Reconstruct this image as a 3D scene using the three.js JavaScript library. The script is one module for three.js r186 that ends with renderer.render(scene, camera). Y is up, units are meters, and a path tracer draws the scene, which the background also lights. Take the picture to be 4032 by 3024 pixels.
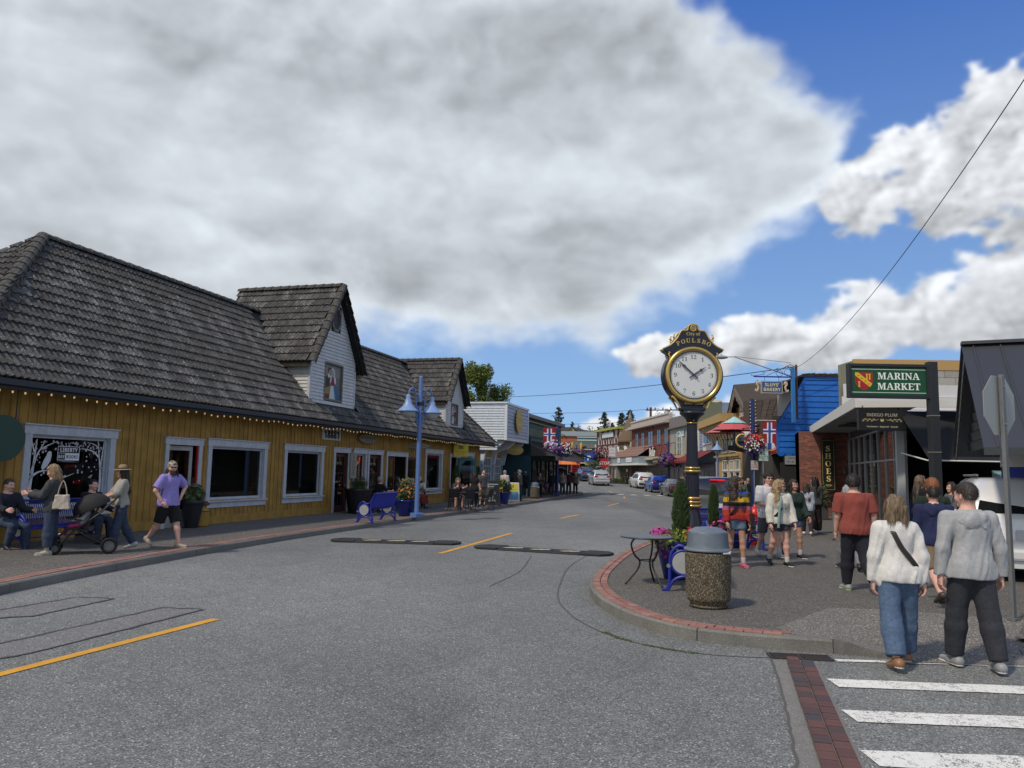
import*as THREE from 'three';
import {mergeGeometries} from 'three/addons/utils/BufferGeometryUtils.js';
import {FontLoader} from 'three/addons/loaders/FontLoader.js';
import {TextGeometry} from 'three/addons/geometries/TextGeometry.js';

// ---------- camera, renderer, sun, sky ----------
const scene=new THREE.Scene();
const camera=new THREE.PerspectiveCamera(53.04,4/3,0.1,3000);
camera.position.set(0,1.85,0);
camera.rotation.order='XZY';
camera.rotation.set(0.11234,0,0.02);
const renderer=new THREE.WebGLRenderer({antialias:true});
renderer.setSize(1024,768);
renderer.toneMapping=THREE.LinearToneMapping;
renderer.toneMappingExposure=1.06;
renderer.shadowMap.enabled=true;
const SUN=new THREE.Vector3(-0.65,1.15,0.64).normalize();
const sun=new THREE.DirectionalLight(0xfff1df,2.6);
sun.position.copy(SUN).multiplyScalar(120);sun.position.z -= 40;
sun.target.position.set(0,0,-40);scene.add(sun,sun.target);
sun.castShadow=true;sun.shadow.radius=8;
Object.assign(sun.shadow.camera,{left:-70,right:70,top:80,bottom:-80,near:1,far:320});
sun.shadow.mapSize.set(4096,4096);

// ---------- random numbers and noise (seeded) ----------
let seedN=20240613;
const rnd=()=>{seedN=(seedN+0x6d2b79f5) | 0;let t=Math.imul(seedN ^ (seedN >>> 15),1 | seedN);t=(t+Math.imul(t ^ (t >>> 7),61 | t)) ^ t;return ((t ^ (t >>> 14)) >>> 0)/4294967296;};
const rr=(a,b)=>a+(b-a)*rnd();
const clamp=(v,a=0,b=1)=>Math.min(b,Math.max(a,v));
const sstep=(a,b,v)=>{v=clamp((v-a)/(b-a));return v*v*(3-2*v);};
const lerp=(a,b,t)=>a+(b-a)*t;
const hash3=(x,y,z)=>{let h=Math.imul(x | 0,374761393)+Math.imul(y | 0,668265263)+Math.imul(z | 0,2147483647-1274126177);h=Math.imul(h ^ (h >>> 13),1274126177);return ((h ^ (h >>> 16)) >>> 0)/4294967296;};
function vn(x,y,z=0){                      // value noise 0..1
  const xi=Math.floor(x),yi=Math.floor(y),zi=Math.floor(z);let fx=x-xi,fy=y-yi,fz=z-zi;
  fx=fx*fx*(3-2*fx);fy=fy*fy*(3-2*fy);fz=fz*fz*(3-2*fz);
  const L=(a,b,t)=>a+(b-a)*t;
  const a=L(L(hash3(xi,yi,zi),hash3(xi+1,yi,zi),fx),L(hash3(xi,yi+1,zi),hash3(xi+1,yi+1,zi),fx),fy);
  if(fz === 0) return a;
  return L(a,L(L(hash3(xi,yi,zi+1),hash3(xi+1,yi,zi+1),fx),L(hash3(xi,yi+1,zi+1),hash3(xi+1,yi+1,zi+1),fx),fy),fz);
}
const fbm=(x,y,o=5,z=0)=>{let s=0,a=.5,n=0;for(let i=0;i<o;i++){s += a*vn(x,y,z);n += a;a *= .5;const xx=x*1.63-y*1.21+17.1;y=x*1.21+y*1.63+9.2;x=xx;} return s/n;};

// ---------- sky: blue air, a broad cloud sheet and cumulus banks, all by direction ----------
{
  const W=2048,H=1024,px=new Float32Array(W*H*4),D=Math.PI/180;
  const tab=(T2,v)=>{if(v <= T2[0][0]) return T2[0][1];for(let i=1;i<T2.length;i++) if(v<T2[i][0]) return lerp(T2[i-1][1],T2[i][1],(v-T2[i-1][0])/(T2[i][0]-T2[i-1][0]));return T2.at(-1)[1];};
  // lower and upper edge of the sheet in degrees of elevation against azimuth (0 = down the street, + to the right)
  const low=[[-40,-6],[-26,2],[-14,9],[-4,10],[6.5,10],[10,12.2],[15,14.2],[20,17],[23,20.5],[25,25]],up=[[4,60],[7,37],[14,31],[20,27.5],[25,23.5],[27,20]];
  // cumulus banks: azimuth, elevation, half width, half height
  const banks=[[30,18.5,9,4.2],[36,22,6,4],[40,17,9,6],[29,10.2,8,3.2],[37,11,8,4],[22,8.6,4,2.0],[12.5,8.2,4.8,2.1],[17.5,9.2,3.6,2.2],[7.5,2.4,4,1.6],[13,3.0,4,1.8],[2.5,1.8,2.6,1.0],[20,4.2,5,2.0],[30,4.8,9,2.2],[-2,1.0,4,1.2],[52,22,9,6],[66,14,10,6],[58,34,10,6]];
  const bil=(x,y)=>{let v=0,am=.5,n=0;for(let i=0;i<6;i++){v += am*(1-Math.abs(vn(x,y)*2-1));n += am;am *= .52;const xx=x*1.66-y*1.24+11.3;y=x*1.24+y*1.66+5.1;x=xx;} return v/n;};
  for(let j=0;j<H;j++){
    const el=((j+.5)/H-.5)*180,ce=Math.cos(el*D),se=Math.sin(el*D);
    for(let i=0;i<W;i++){
      const u=(i+.5)/W,dx=Math.cos((u-.5)*2*Math.PI)*ce,dz=Math.sin((u-.5)*2*Math.PI)*ce;   // u = atan2(z, x) / 2 pi + .5
      const az=Math.atan2(dx,-dz)/D,k=(j*W+i)*4,e=Math.max(0,el),t=Math.pow(clamp(e/38),.62);
      let r=lerp(.38,.022,t),g=lerp(.62,.105,t),b=lerp(.90,.44,t);
      if(el>-3){
        const q=1/(Math.max(se,0)+.16),X=dx*q*1.5,Z=dz*q*1.5,wx=az/7,wy=e/4.2;
        const n1=fbm(wx*.6+3.1,wy*.6+7.7,6),n3=fbm(wx*1.9+60,wy*1.9+21,6);
        // cumulus first, the sheet lies in front
        for(const [a,h,ra,rh] of banks){
          const da=az-a;if(Math.abs(da)>ra*1.6) continue;const dh=(e-h)/(e>h?rh :rh*.6);if(Math.abs(dh)>1.7) continue;
          const f=1-(da/ra) ** 2-dh*dh,B=bil(wx*2.3+a,wy*2.0+h),B2=bil(wx*2.3+a+.13,wy*2.0+h-.16),de=f*.62+(B-.5)*1.15,al=sstep(.06,.34,de);
          if(al <= 0) continue;const L=clamp(.66+.20*clamp(dh,-1,1)+(B-B2)*.75+(n3-.5)*.22,.42,.97);
          r=lerp(r,L*.95,al);g=lerp(g,L*.985,al);b=lerp(b,L*1.03,al);
       }
        const d1=az>60?(fbm(wx*.35+80,wy*.35,4)-.46)*5 :Math.min(e-tab(low,az),tab(up,az)-e)/3.2;
        const dens=.56+clamp(d1,-1.4,1.2)*.46+(n1-.5)*.5+(n3-.5)*.5+(fbm(wx*5.5+13,wy*5.5+3,4)-.5)*.22,al=sstep(.30,.82,dens);
        if(al>0){
          const thick=sstep(.5,1.2,dens),belly=fbm(wx*.34+90,wy*.6+33,5),wisp=fbm(X*2.4+5+n3*.7,Z*2.4+70+n1*.7,7),R=bil(wx*.9+n1,wy*.9+4)-bil(wx*.9+n1+.2,wy*.9+3.8);
          const L=clamp(lerp(.84,.575,thick)+(wisp-.5)*.28+(belly-.5)*.38+R*.28,.38,.95);
          r=lerp(r,L*.91,al);g=lerp(g,L*.985,al);b=lerp(b,L*1.06,al);
       }
     } else {r=.12;g=.125;b=.13;}
      px[k]=r;px[k+1]=g;px[k+2]=b;px[k+3]=1;
   }
 }
  const sky=new THREE.DataTexture(px,W,H,THREE.RGBAFormat,THREE.FloatType);
  sky.mapping=THREE.EquirectangularReflectionMapping;sky.magFilter=THREE.LinearFilter;sky.minFilter=THREE.LinearFilter;sky.wrapS=THREE.RepeatWrapping;sky.needsUpdate=true;
  scene.background=sky;scene.environment=sky;
}
// ---------- geometry helpers: every helper returns a non-indexed geometry with position, normal, uv ----------
const V3=(x,y,z)=>new THREE.Vector3(x,y,z);
function boxUV(g,s=1){                       // uv in metres from the dominant face direction
  const p=g.attributes.position,n=g.attributes.normal,uv=new Float32Array(p.count*2);
  for(let i=0;i<p.count;i++){
    const ax=Math.abs(n.getX(i)),ay=Math.abs(n.getY(i)),az=Math.abs(n.getZ(i)),x=p.getX(i),y=p.getY(i),z=p.getZ(i);
    if(ay>ax&&ay>az){uv[2*i]=x*s;uv[2*i+1]=z*s;} else if(ax>az){uv[2*i]=z*s;uv[2*i+1]=y*s;} else {uv[2*i]=x*s;uv[2*i+1]=y*s;}
 }
  g.setAttribute('uv',new THREE.BufferAttribute(uv,2));return g;
}
const flat=(g)=>{const r=g.index?g.toNonIndexed() :g;for(const k of Object.keys(r.attributes)) if(!['position','normal','uv','color'].includes(k)) r.deleteAttribute(k);return r;};
const mov=(g,x=0,y=0,z=0,rx=0,ry=0,rz=0)=>{g.applyMatrix4(new THREE.Matrix4().compose(V3(x,y,z),new THREE.Quaternion().setFromEuler(new THREE.Euler(rx,ry,rz,'YXZ')),V3(1,1,1)));return g;};
const box=(w,h,d,x=0,y=0,z=0,rx=0,ry=0,rz=0)=>mov(boxUV(flat(new THREE.BoxGeometry(w,h,d))),x,y,z,rx,ry,rz);
const bx=(x0,x1,y0,y1,z0,z1)=>box(x1-x0,y1-y0,z1-z0,(x0+x1)/2,(y0+y1)/2,(z0+z1)/2);
const cyl=(r0,r1,h,x=0,y=0,z=0,seg=16,rx=0,ry=0,rz=0)=>mov(flat(new THREE.CylinderGeometry(r1,r0,h,seg)),x,y,z,rx,ry,rz);  // r0 bottom, centre at x y z
const sph=(r,x=0,y=0,z=0,sx=1,sy=1,sz=1,a=14,b=10)=>{const g=flat(new THREE.SphereGeometry(r,a,b));g.scale(sx,sy,sz);return mov(g,x,y,z);};
const lathe=(pts,seg=24,x=0,y=0,z=0)=>mov(flat(new THREE.LatheGeometry(pts.map(([r,h])=>new THREE.Vector2(Math.max(r,1e-4),h)),seg)),x,y,z);
const tube=(pts,r,seg=24,rad=6,closed=false)=>flat(new THREE.TubeGeometry(new THREE.CatmullRomCurve3(pts.map((p)=>V3(...p)),closed),seg,r,rad,closed));
const line=(a,b,r,rad=6)=>flat(new THREE.TubeGeometry(new THREE.LineCurve3(V3(...a),V3(...b)),1,r,rad));
const rod=(a,b,r0,r1=r0,rad=8)=>{const A=V3(...a),B=V3(...b),d=B.clone().sub(A),g=flat(new THREE.CylinderGeometry(r1,r0,d.length(),rad));g.applyMatrix4(new THREE.Matrix4().compose(A.add(B).multiplyScalar(.5),new THREE.Quaternion().setFromUnitVectors(V3(0,1,0),d.normalize()),V3(1,1,1)));return g;};
const torus=(R,r,x,y,z,rx=0,ry=0,rz=0,a=8,b=32,arc=Math.PI*2)=>mov(flat(new THREE.TorusGeometry(R,r,a,b,arc)),x,y,z,rx,ry,rz);
const shp=(pts)=>new THREE.Shape(pts.map(([x,y])=>new THREE.Vector2(x,y)));
function ext(pts,d,x=0,y=0,z=0,rx=0,ry=0,rz=0,bev=0,holes=[]){
  const s=Array.isArray(pts)?shp(pts) :pts;for(const h of holes) s.holes.push(new THREE.Path(h.map(([a,b])=>new THREE.Vector2(a,b))));
  const g=flat(new THREE.ExtrudeGeometry(s,{depth:d-2*bev,bevelEnabled:bev>0,bevelThickness:bev,bevelSize:bev,bevelOffset:-bev,bevelSegments:2,curveSegments:16}));
  if(bev) g.translate(0,0,bev);boxUV(g);return mov(g,x,y,z,rx,ry,rz);
}
const mg=(l)=>(l.length === 1?l[0] :mergeGeometries(l.map((g)=>{if(!g.attributes.uv) boxUV(g);return g;})));
function rbox(w,h,d,b,x=0,y=0,z=0,rx=0,ry=0,rz=0){   // box with chamfered edges
  const g=ext([[-w/2,-h/2],[w/2,-h/2],[w/2,h/2],[-w/2,h/2]],d,0,0,-d/2,0,0,0,b);return mov(g,x,y,z,rx,ry,rz);
}
function polyXZ(pts,y=0,uvs=1){           // flat polygon on the ground, facing up
  const g=flat(new THREE.ShapeGeometry(shp(pts.map(([x,z])=>[x,-z]))));g.rotateX(-Math.PI/2);g.translate(0,y,0);return boxUV(g,uvs);
}
function ribbon(A,B,y=0){                   // strip between two equal point lists [x, z] or [x, y, z]
  const P=[],c=(p)=>(p.length === 3?p :[p[0],y,p[1]]);
  for(let i=0;i+1<A.length;i++){const a=c(A[i]),b=c(B[i]),e=c(A[i+1]),f=c(B[i+1]);P.push(...a,...b,...f,...a,...f,...e);}
  const g=new THREE.BufferGeometry();g.setAttribute('position',new THREE.Float32BufferAttribute(P,3));g.computeVertexNormals();return boxUV(g);
}
const quad=(a,b,c,d)=>{const g=new THREE.BufferGeometry();g.setAttribute('position',new THREE.Float32BufferAttribute([...a,...b,...c,...a,...c,...d],3));g.computeVertexNormals();return boxUV(g);};
const poly3=(pts)=>{const P=[];for(let i=1;i+1<pts.length;i++) P.push(...pts[0],...pts[i],...pts[i+1]);const g=new THREE.BufferGeometry();g.setAttribute('position',new THREE.Float32BufferAttribute(P,3));g.computeVertexNormals();return boxUV(g);};
const tint=(g,f)=>{const p=g.attributes.position,c=new Float32Array(p.count*3);for(let i=0;i<p.count;i++){const q=f(p.getX(i),p.getY(i),p.getZ(i),i);c[3*i]=q[0];c[3*i+1]=q[1];c[3*i+2]=q[2];} g.setAttribute('color',new THREE.BufferAttribute(c,3));return g;};

// ---------- naming, parenting ----------
const used=new Map();
const numbered=(n)=>{const k=used.get(n)||0;used.set(n,k+1);return k?n+'_'+String(k).padStart(3,'0') :n;};
function thing(name,label,category,pos=[0,0,0],turn=0,group){
  const o=new THREE.Group();o.name=numbered(name);o.position.set(...pos);o.rotation.y=turn;o.userData={label,category};if(group) o.userData.group=group;scene.add(o);return o;
}
function part(parent,name,geo,mat,label){
  const m=new THREE.Mesh(Array.isArray(geo)?mg(geo) :geo,mat);m.name=name;if(label) m.userData.label=label;parent.add(m);return m;
}
function struct(name,geo,mat,label){const m=new THREE.Mesh(Array.isArray(geo)?mg(geo) :geo,mat);m.name=name;m.userData={kind:'structure'};if(label) m.userData.label=label;scene.add(m);return m;}
const sub=(parent,name)=>{const o=new THREE.Group();o.name=name;parent.add(o);return o;};
function copyOf(o,label,pos,turn){const c=o.clone();c.name=numbered(o.name.replace(/_\d{3}$/,''));c.userData={...o.userData,label};c.position.set(...pos);c.rotation.y=turn;scene.add(c);return c;}

// ---------- textures ----------
const canvas=(w,h,f)=>{const c=document.createElement('canvas');c.width=w;c.height=h;f(c.getContext('2d'),w,h);const t=new THREE.CanvasTexture(c);t.colorSpace=THREE.SRGBColorSpace;t.anisotropy=8;return t;};
function grain(n,f,srgb=true){              // f(i, j, n) -> [r, g, b] 0..255, tiles
  const d=new Uint8Array(n*n*4);for(let j=0;j<n;j++) for(let i=0;i<n;i++){const c=f(i,j,n),k=4*(j*n+i);d[k]=clamp(c[0],0,255);d[k+1]=clamp(c[1],0,255);d[k+2]=clamp(c[2],0,255);d[k+3]=255;}
  const t=new THREE.DataTexture(d,n,n);t.wrapS=t.wrapT=THREE.RepeatWrapping;t.magFilter=THREE.LinearFilter;t.minFilter=THREE.LinearMipmapLinearFilter;t.generateMipmaps=true;if(srgb) t.colorSpace=THREE.SRGBColorSpace;t.needsUpdate=true;return t;
}
const tl=(i,p,n)=>{const f=i/n*p;return f;};
function tvn(i,j,n,p,s=0){                // tiling value noise with p cells
  const x=i/n*p,y=j/n*p,xi=Math.floor(x),yi=Math.floor(y);let fx=x-xi,fy=y-yi;fx=fx*fx*(3-2*fx);fy=fy*fy*(3-2*fy);const m=(a)=>((a % p)+p) % p;
  const a=hash3(m(xi),m(yi),s),b=hash3(m(xi+1),m(yi),s),c=hash3(m(xi),m(yi+1),s),d=hash3(m(xi+1),m(yi+1),s);return (a+(b-a)*fx)*(1-fy)+(c+(d-c)*fx)*fy;
}
const scaled=(t,r,r2=r)=>{const c=t.clone();c.repeat.set(r,r2);c.needsUpdate=true;return c;};
const lin=(r,g,b)=>new THREE.Color().setRGB(r,g,b);
const hex=(h)=>new THREE.Color(h);
const mats=new Map();
function M(color,rough=.8,o={}){const k=(color.isColor?[color.r,color.g,color.b].join() :color)+'|'+rough+'|'+JSON.stringify(Object.keys(o).map((q)=>[q,o[q]?.uuid||o[q]]));if(mats.has(k)) return mats.get(k);const m=new THREE.MeshStandardMaterial({color:typeof color === 'string'||typeof color === 'number'?hex(color) :color,roughness:rough,...o});mats.set(k,m);return m;}
const aggregate=(base,amp,fleck,seed,warm=0,cells=170)=>grain(1024,(i,j,n)=>{      // packed stones in binder: nearest of jittered cell centres
  const x=i/n*cells,y=j/n*cells,xi=Math.floor(x),yi=Math.floor(y),m=(q)=>((q % cells)+cells) % cells;let d1=9,d2=9,h=0;
  for(let b=-1;b<2;b++) for(let a=-1;a<2;a++){const cx=m(xi+a),cy=m(yi+b),dx=xi+a+hash3(cx,cy,seed)-x,dy=yi+b+hash3(cx,cy,seed+7)-y,d=dx*dx+dy*dy;if(d<d1){d2=d1;d1=d;h=hash3(cx,cy,seed+3);} else if(d<d2) d2=d;}
  const gap=sstep(.0,.22,Math.sqrt(d2)-Math.sqrt(d1)),f=tvn(i,j,n,512,seed+1),l=tvn(i,j,n,11,seed+2)+tvn(i,j,n,29,seed+5);
  let v=base+amp*((h-.5)*.95+(f-.5)*.5)-(1-gap)*amp*.32+(l-1)*7;if(h>fleck) v += 42;
  return [v+warm,v+warm*.4,v-warm];
});
const T={
  asphalt:aggregate(108,62,.975,1,0),walk:aggregate(105,66,.95,11,3,140),concrete:aggregate(146,34,.985,21,2,240),
  fine:grain(512,(i,j,n)=>{const v=226+(tvn(i,j,n,256,31)-.5)*22+(tvn(i,j,n,64,32)-.5)*16+(tvn(i,j,n,9,33)-.5)*20;return [v,v,v];}),
  wood:grain(512,(i,j,n)=>{const v=214+(tvn(i*6,j*.5,n*1,96,41)-.5)*40+(tvn(i,j,n,7,42)-.5)*34+(tvn(i,j,n,128,43)-.5)*16;return [v,v,v];}),
  lichen:grain(1024,(i,j,n)=>{const a=tvn(i,j,n,5,51)*.6+tvn(i,j,n,17,52)*.4,s=tvn(i,j,n,96,53),s2=tvn(i,j,n,190,54),f=tvn(i,j,n,400,55);let v=73+(f-.5)*26+(tvn(i,j,n,40,56)-.5)*22+(tvn(i,j,n,9,57)-.5)*18;let w=0;if(s>.80+(1-a)*.16) w=1;if(s2>.84+(1-a)*.2) w=Math.max(w,.9);if(a>.55&&s2>.5) w=Math.max(w,(a-.55)*2.2);v=lerp(v,158,clamp(w));return [v,v-1,v-4];}),
  worn:grain(512,(i,j,n)=>{const a=tvn(i,j,n,150,95),b=tvn(i,j,n,30,96),c=tvn(i,j,n,8,97),w=sstep(.62,.9,a*.6+b*.3+c*.25);const v=lerp(236,128,w)+(tvn(i,j,n,256,98)-.5)*20;return [v,v,v-3];}),
  pebble:grain(256,(i,j,n)=>{const a=tvn(i,j,n,60,91),b=tvn(i,j,n,120,92),c=tvn(i,j,n,64,93);let v=70+(a-.5)*60+(b-.5)*46;if(a>.7) v += 24;if(c>.9) v += 46;return [v+6,v+2,v-8];}),
  cloth:grain(256,(i,j,n)=>{const v=228+(tvn(i,j,n,128,61)-.5)*30+(tvn(i,j,n,30,62)-.5)*18+(tvn(i,j,n,6,63)-.5)*18;return [v,v,v];}),
  denim:grain(256,(i,j,n)=>{const v=214+(tvn(i,j*.3,n,128,71)-.5)*56+(tvn(i,j,n,9,72)-.5)*40;return [v,v,v];}),
};
const loader=new FontLoader(),fontSerif=await loader.loadAsync('fonts/droid/droid_serif_bold.typeface.json'),fontSans=await loader.loadAsync('fonts/droid/droid_sans_bold.typeface.json');
// ---------- the setting: terrain, road, pavements, kerbs, markings ----------
const gy=(z)=>{const d=-z;return d<60?0 :d<100?.0006*(d-60) ** 2 :.96+.048*(Math.min(d,190)-100);};  // the street climbs gently beyond the far crossing
const WALK=.14;
const smooth=(pts,n,closed=false)=>new THREE.CatmullRomCurve3(pts.map(([x,z])=>V3(x,0,z)),closed,'centripetal').getSpacedPoints(n).map((p)=>[p.x,p.z]);
const offs=(L,d)=>L.map((p,i)=>{const a=L[Math.max(0,i-1)],b=L[Math.min(L.length-1,i+1)],l=Math.hypot(b[0]-a[0],b[1]-a[1])||1;return [p[0]-(b[1]-a[1])/l*d,p[1]+(b[0]-a[0])/l*d];});  // d > 0: right of the travel direction in plan (x right, z towards the camera)
const matAsphalt=M(lin(1.15,1.2,1.17),.93,{map:scaled(T.asphalt,.55),vertexColors:true,bumpMap:scaled(T.asphalt,.55),bumpScale:.006});
const matWalk=M(lin(.80,.78,.74),.92,{map:scaled(T.walk,.62),vertexColors:true,bumpMap:scaled(T.walk,.62),bumpScale:.005});
const matRamp=M(lin(1.06,1.03,.98),.92,{map:scaled(T.walk,.62),bumpMap:scaled(T.walk,.62),bumpScale:.005});
const matKerb=M(lin(.66,.66,.64),.9,{map:scaled(T.concrete,.8),bumpMap:scaled(T.concrete,.8),bumpScale:.006,vertexColors:true});
const matBrickRed=[M(lin(.37,.18,.14),.85,{map:scaled(T.fine,2)}),M(lin(.34,.185,.15),.88,{map:scaled(T.fine,2)}),M(lin(.31,.145,.12),.85,{map:scaled(T.fine,2)}),M(lin(.42,.22,.17),.86,{map:scaled(T.fine,2)})];
const matBrickDark=[M(lin(.125,.062,.058),.85,{map:scaled(T.fine,2)}),M(lin(.155,.072,.064),.85,{map:scaled(T.fine,2)}),M(lin(.09,.06,.062),.85,{map:scaled(T.fine,2)}),M(lin(.072,.066,.073),.85,{map:scaled(T.fine,2)})];
{
  // ground far around, to the horizon
  const gP=[];const zs=[300,60,10,-40,-60,-70,-80,-90,-100,-130,-190,-400,-1200,-2500],xs=[-2500,-400,-80,-20,20,80,400,2500];
  for(let j=0;j+1<zs.length;j++) for(let i=0;i+1<xs.length;i++){const a=(x,z)=>[x,gy(z)-.06,z];gP.push(quad(a(xs[i],zs[j]),a(xs[i+1],zs[j]),a(xs[i+1],zs[j+1]),a(xs[i],zs[j+1])));}
  struct('ground',gP,M(lin(.16,.16,.145),.95));
  // road: one asphalt sheet with stains and wheel-worn patches
  const g=new THREE.PlaneGeometry(90,190,180,380);g.rotateX(-Math.PI/2);g.translate(10,0,-85);
  const p=g.attributes.position;for(let i=0;i<p.count;i++) p.setY(i,gy(p.getZ(i)));
  g.computeVertexNormals();boxUV(g);
  tint(g,(x,y,z)=>{const a=fbm(x*.35+5,z*.16+3,4),b=fbm(x*1.7+50,z*1.1,3),e=fbm(x*.9+20,z*.1+8,4);let v=.95+(a-.5)*.5+(b-.5)*.22;if(e>.56) v *= 1-(e-.56)*1.0;return [v,v,v*.995];});
  struct('road',g,matAsphalt);
}
const stain=(x,z)=>{const v=.9+(fbm(x*.8,z*.8,4)-.5)*.5+(fbm(x*3.1+9,z*3.1,3)-.5)*.2;return [v,v,v];};
// kerb stones along a line; the road lies to the right of the direction of travel when side = 1
function kerb(name,L,h,side,label,every=3){
  const o=new THREE.Group();o.name=numbered(name);o.userData={kind:'structure',label};scene.add(o);
  const w=.16*side,I=offs(L,-w),n=L.length-1;
  for(let i=0;i<n;){
    const e=Math.min(n,i+every),fr=[],sl=L.slice(i,e+1),ii=I.slice(i,e+1),H=(q)=>(typeof h === 'function'?h(q) :h);
    const cut=(arr)=>arr.map((q,k)=>{if(k === 0||k === arr.length-1){const o2=arr[k === 0?1 :k-1],l=Math.hypot(o2[0]-q[0],o2[1]-q[1])||1;return [q[0]+(o2[0]-q[0])/l*.006,q[1]+(o2[1]-q[1])/l*.006];} return q;});
    const a=cut(sl),b=cut(ii),ch=.02;
    const lo=a.map(([x,z])=>[x,gy(z)-.05,z]),up=a.map(([x,z])=>[x,gy(z)+H(x,z)-ch,z]),tp=a.map(([x,z],k)=>[lerp(x,b[k][0],.13),gy(z)+H(x,z),lerp(z,b[k][1],.13)]),bk=b.map(([x,z])=>[x,gy(z)+H(x,z)+.002,z]),bl=b.map(([x,z])=>[x,gy(z)-.05,z]);
    const fl=side>0?(A,B)=>ribbon(B,A) :(A,B)=>ribbon(A,B);
    fr.push(fl(lo,up),fl(up,tp),fl(tp,bk),fl(bk,bl),quad(lo[0],up[0],bk[0],bl[0]),quad(lo.at(-1),up.at(-1),bk.at(-1),bl.at(-1)));
    const gg=mg(fr);tint(gg,(x,y,z)=>{const v=.86+(fbm(x*4,z*4+y*30,4)-.5)*.7;return [v,v,v*.98];});
    part(o,'kerb_stone',gg,matKerb);i=e;
 }
  return o;
}
const leftKerb=smooth([[-7.7,6],[-7.35,-4],[-7.04,-10.95],[-6.75,-13.6],[-5.7,-19.3],[-3.32,-28],[0,-40],[3.4,-53],[5.1,-60],[5.9,-63.5],[6.2,-66],[5.8,-68.5],[4.5,-70.6],[2,-72],[-6,-74]],110);
kerb('left_kerb',leftKerb,WALK,1,'long concrete kerb along the pavement by the yellow shop');
{
  const back=leftKerb.map(([x,z])=>{const s=z>-60?Math.min(x-.1,-8.5+.28*(-z-21.85)-.25) :x-.1-(70+z)*.2;return [Math.min(s,x-.3)-(z>-12?3 :0)-(z<-58?6 :0),z+(z<-66?6 :0)];});
  const inner=offs(leftKerb,-.16),rows=[0,.12,.3,.5,.75,1],gs=[];
  for(let k=0;k+1<rows.length;k++){const at=(t)=>inner.map((p,i)=>{const x=lerp(p[0],back[i][0],t),z=lerp(p[1],back[i][1],t);return [x,gy(z)+WALK-.002+t*.05,z];});gs.push(ribbon(at(rows[k]),at(rows[k+1])));}
  const g=mg(gs);tint(g,stain);struct('left_pavement',g,matWalk,'grey aggregate pavement in front of the yellow shop');
}
// brick edging: two rows of pavers just inside a kerb
function pavers(owner,L,d0,rows,len,wid,mat,limit,yy,gap=.012){
  const bank={};let cnt=0;const rest=[];
  const G0=rbox(len-gap,.05,wid-gap,.006);
  for(let r=0;r<rows;r++){
    const C=offs(L,d0-r*wid*Math.sign(-d0||1)*-1);let acc=(r % 2)*len*.5;
    for(let i=0;i+1<C.length;i++){
      const a=C[i],b=C[i+1],l=Math.hypot(b[0]-a[0],b[1]-a[1]);let t=acc;
      for(;t<l;t += len){
        const x=lerp(a[0],b[0],t/l),z=lerp(a[1],b[1],t/l),m=mat[Math.floor(rnd()*mat.length)],y=yy(x,z)+rr(-.003,.003),ry=Math.atan2(-(b[1]-a[1]),b[0]-a[0])+rr(-.015,.015);
        if(cnt<limit){const q=new THREE.Mesh(G0,m);q.name='brick';q.position.set(x,y-.022,z);q.rotation.set(rr(-.01,.01),ry,rr(-.01,.01));owner.add(q);cnt++;}
        else rest.push(mov(G0.clone(),x,y-.022,z,0,ry,0));
     }
      acc=t-l;
   }
 }
  if(rest.length){const m=part(owner,'brick_rows',rest,mat[0]);m.userData.kind='stuff';}
}
{
  const o=new THREE.Group();o.name='left_brick_edging';o.userData={kind:'structure',label:'red brick edging beside the left kerb'};scene.add(o);
  const Ls=leftKerb.filter(([x,z])=>z<-9&&z>-66);
  pavers(o,Ls,-.27,2,.24,.115,matBrickRed,280,(x,z)=>gy(z)+WALK+.012);
}
// right-hand corner plaza
const cornerKerb=smooth([[8.2,-26.5],[7.3,-24.2],[6.0,-22.4],[4.3,-21.0],[3.3,-19.4],[2.62,-17.6],[1.85,-15],[1.36,-12.9],[1.24,-11.6],[1.36,-10.4],[1.66,-9.45],[2.12,-8.85],[2.75,-8.56],[3.45,-8.38]],60);
kerb('corner_kerb',cornerKerb,WALK,1,'curved concrete kerb round the clock corner',4);
{
  const o=new THREE.Group();o.name='ramp_kerb';o.userData={kind:'structure',label:'sloping kerb piece beside the crossing ramp'};scene.add(o);
  const L=smooth([[3.45,-8.38],[3.75,-8.28],[4.05,-8.14]],8),gs=[],In=offs(L,-.16);
  for(let i=0;i<8;i++){const h=(k)=>WALK*(1-k/8)+.014,A=L[i],B=L[i+1],C=In[i],D=In[i+1];gs.push(quad([A[0],-.03,A[1]],[B[0],-.03,B[1]],[B[0],h(i+1),B[1]],[A[0],h(i),A[1]]),quad([A[0],h(i),A[1]],[B[0],h(i+1),B[1]],[D[0],h(i+1)+.002,D[1]],[C[0],h(i)+.002,C[1]]));}
  const g=mg(gs);tint(g,(x,y,z)=>{const v=.8+(fbm(x*5,z*5+y*30,4)-.5)*.6;return [v,v,v];});part(o,'kerb_stone',g,matKerb);
}
const rightKerb=smooth([[8.2,-26.5],[9.0,-30],[10.6,-36],[12.2,-42],[13.5,-47],[14.4,-52],[14.9,-60],[14.95,-75],[14.7,-88],[13.9,-95],[12.6,-99],[12.3,-103],[13,-112],[13.2,-122]],60);
kerb('right_kerb',rightKerb,WALK,-1,'concrete kerb behind the cars parked along the right shops',4);
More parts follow.
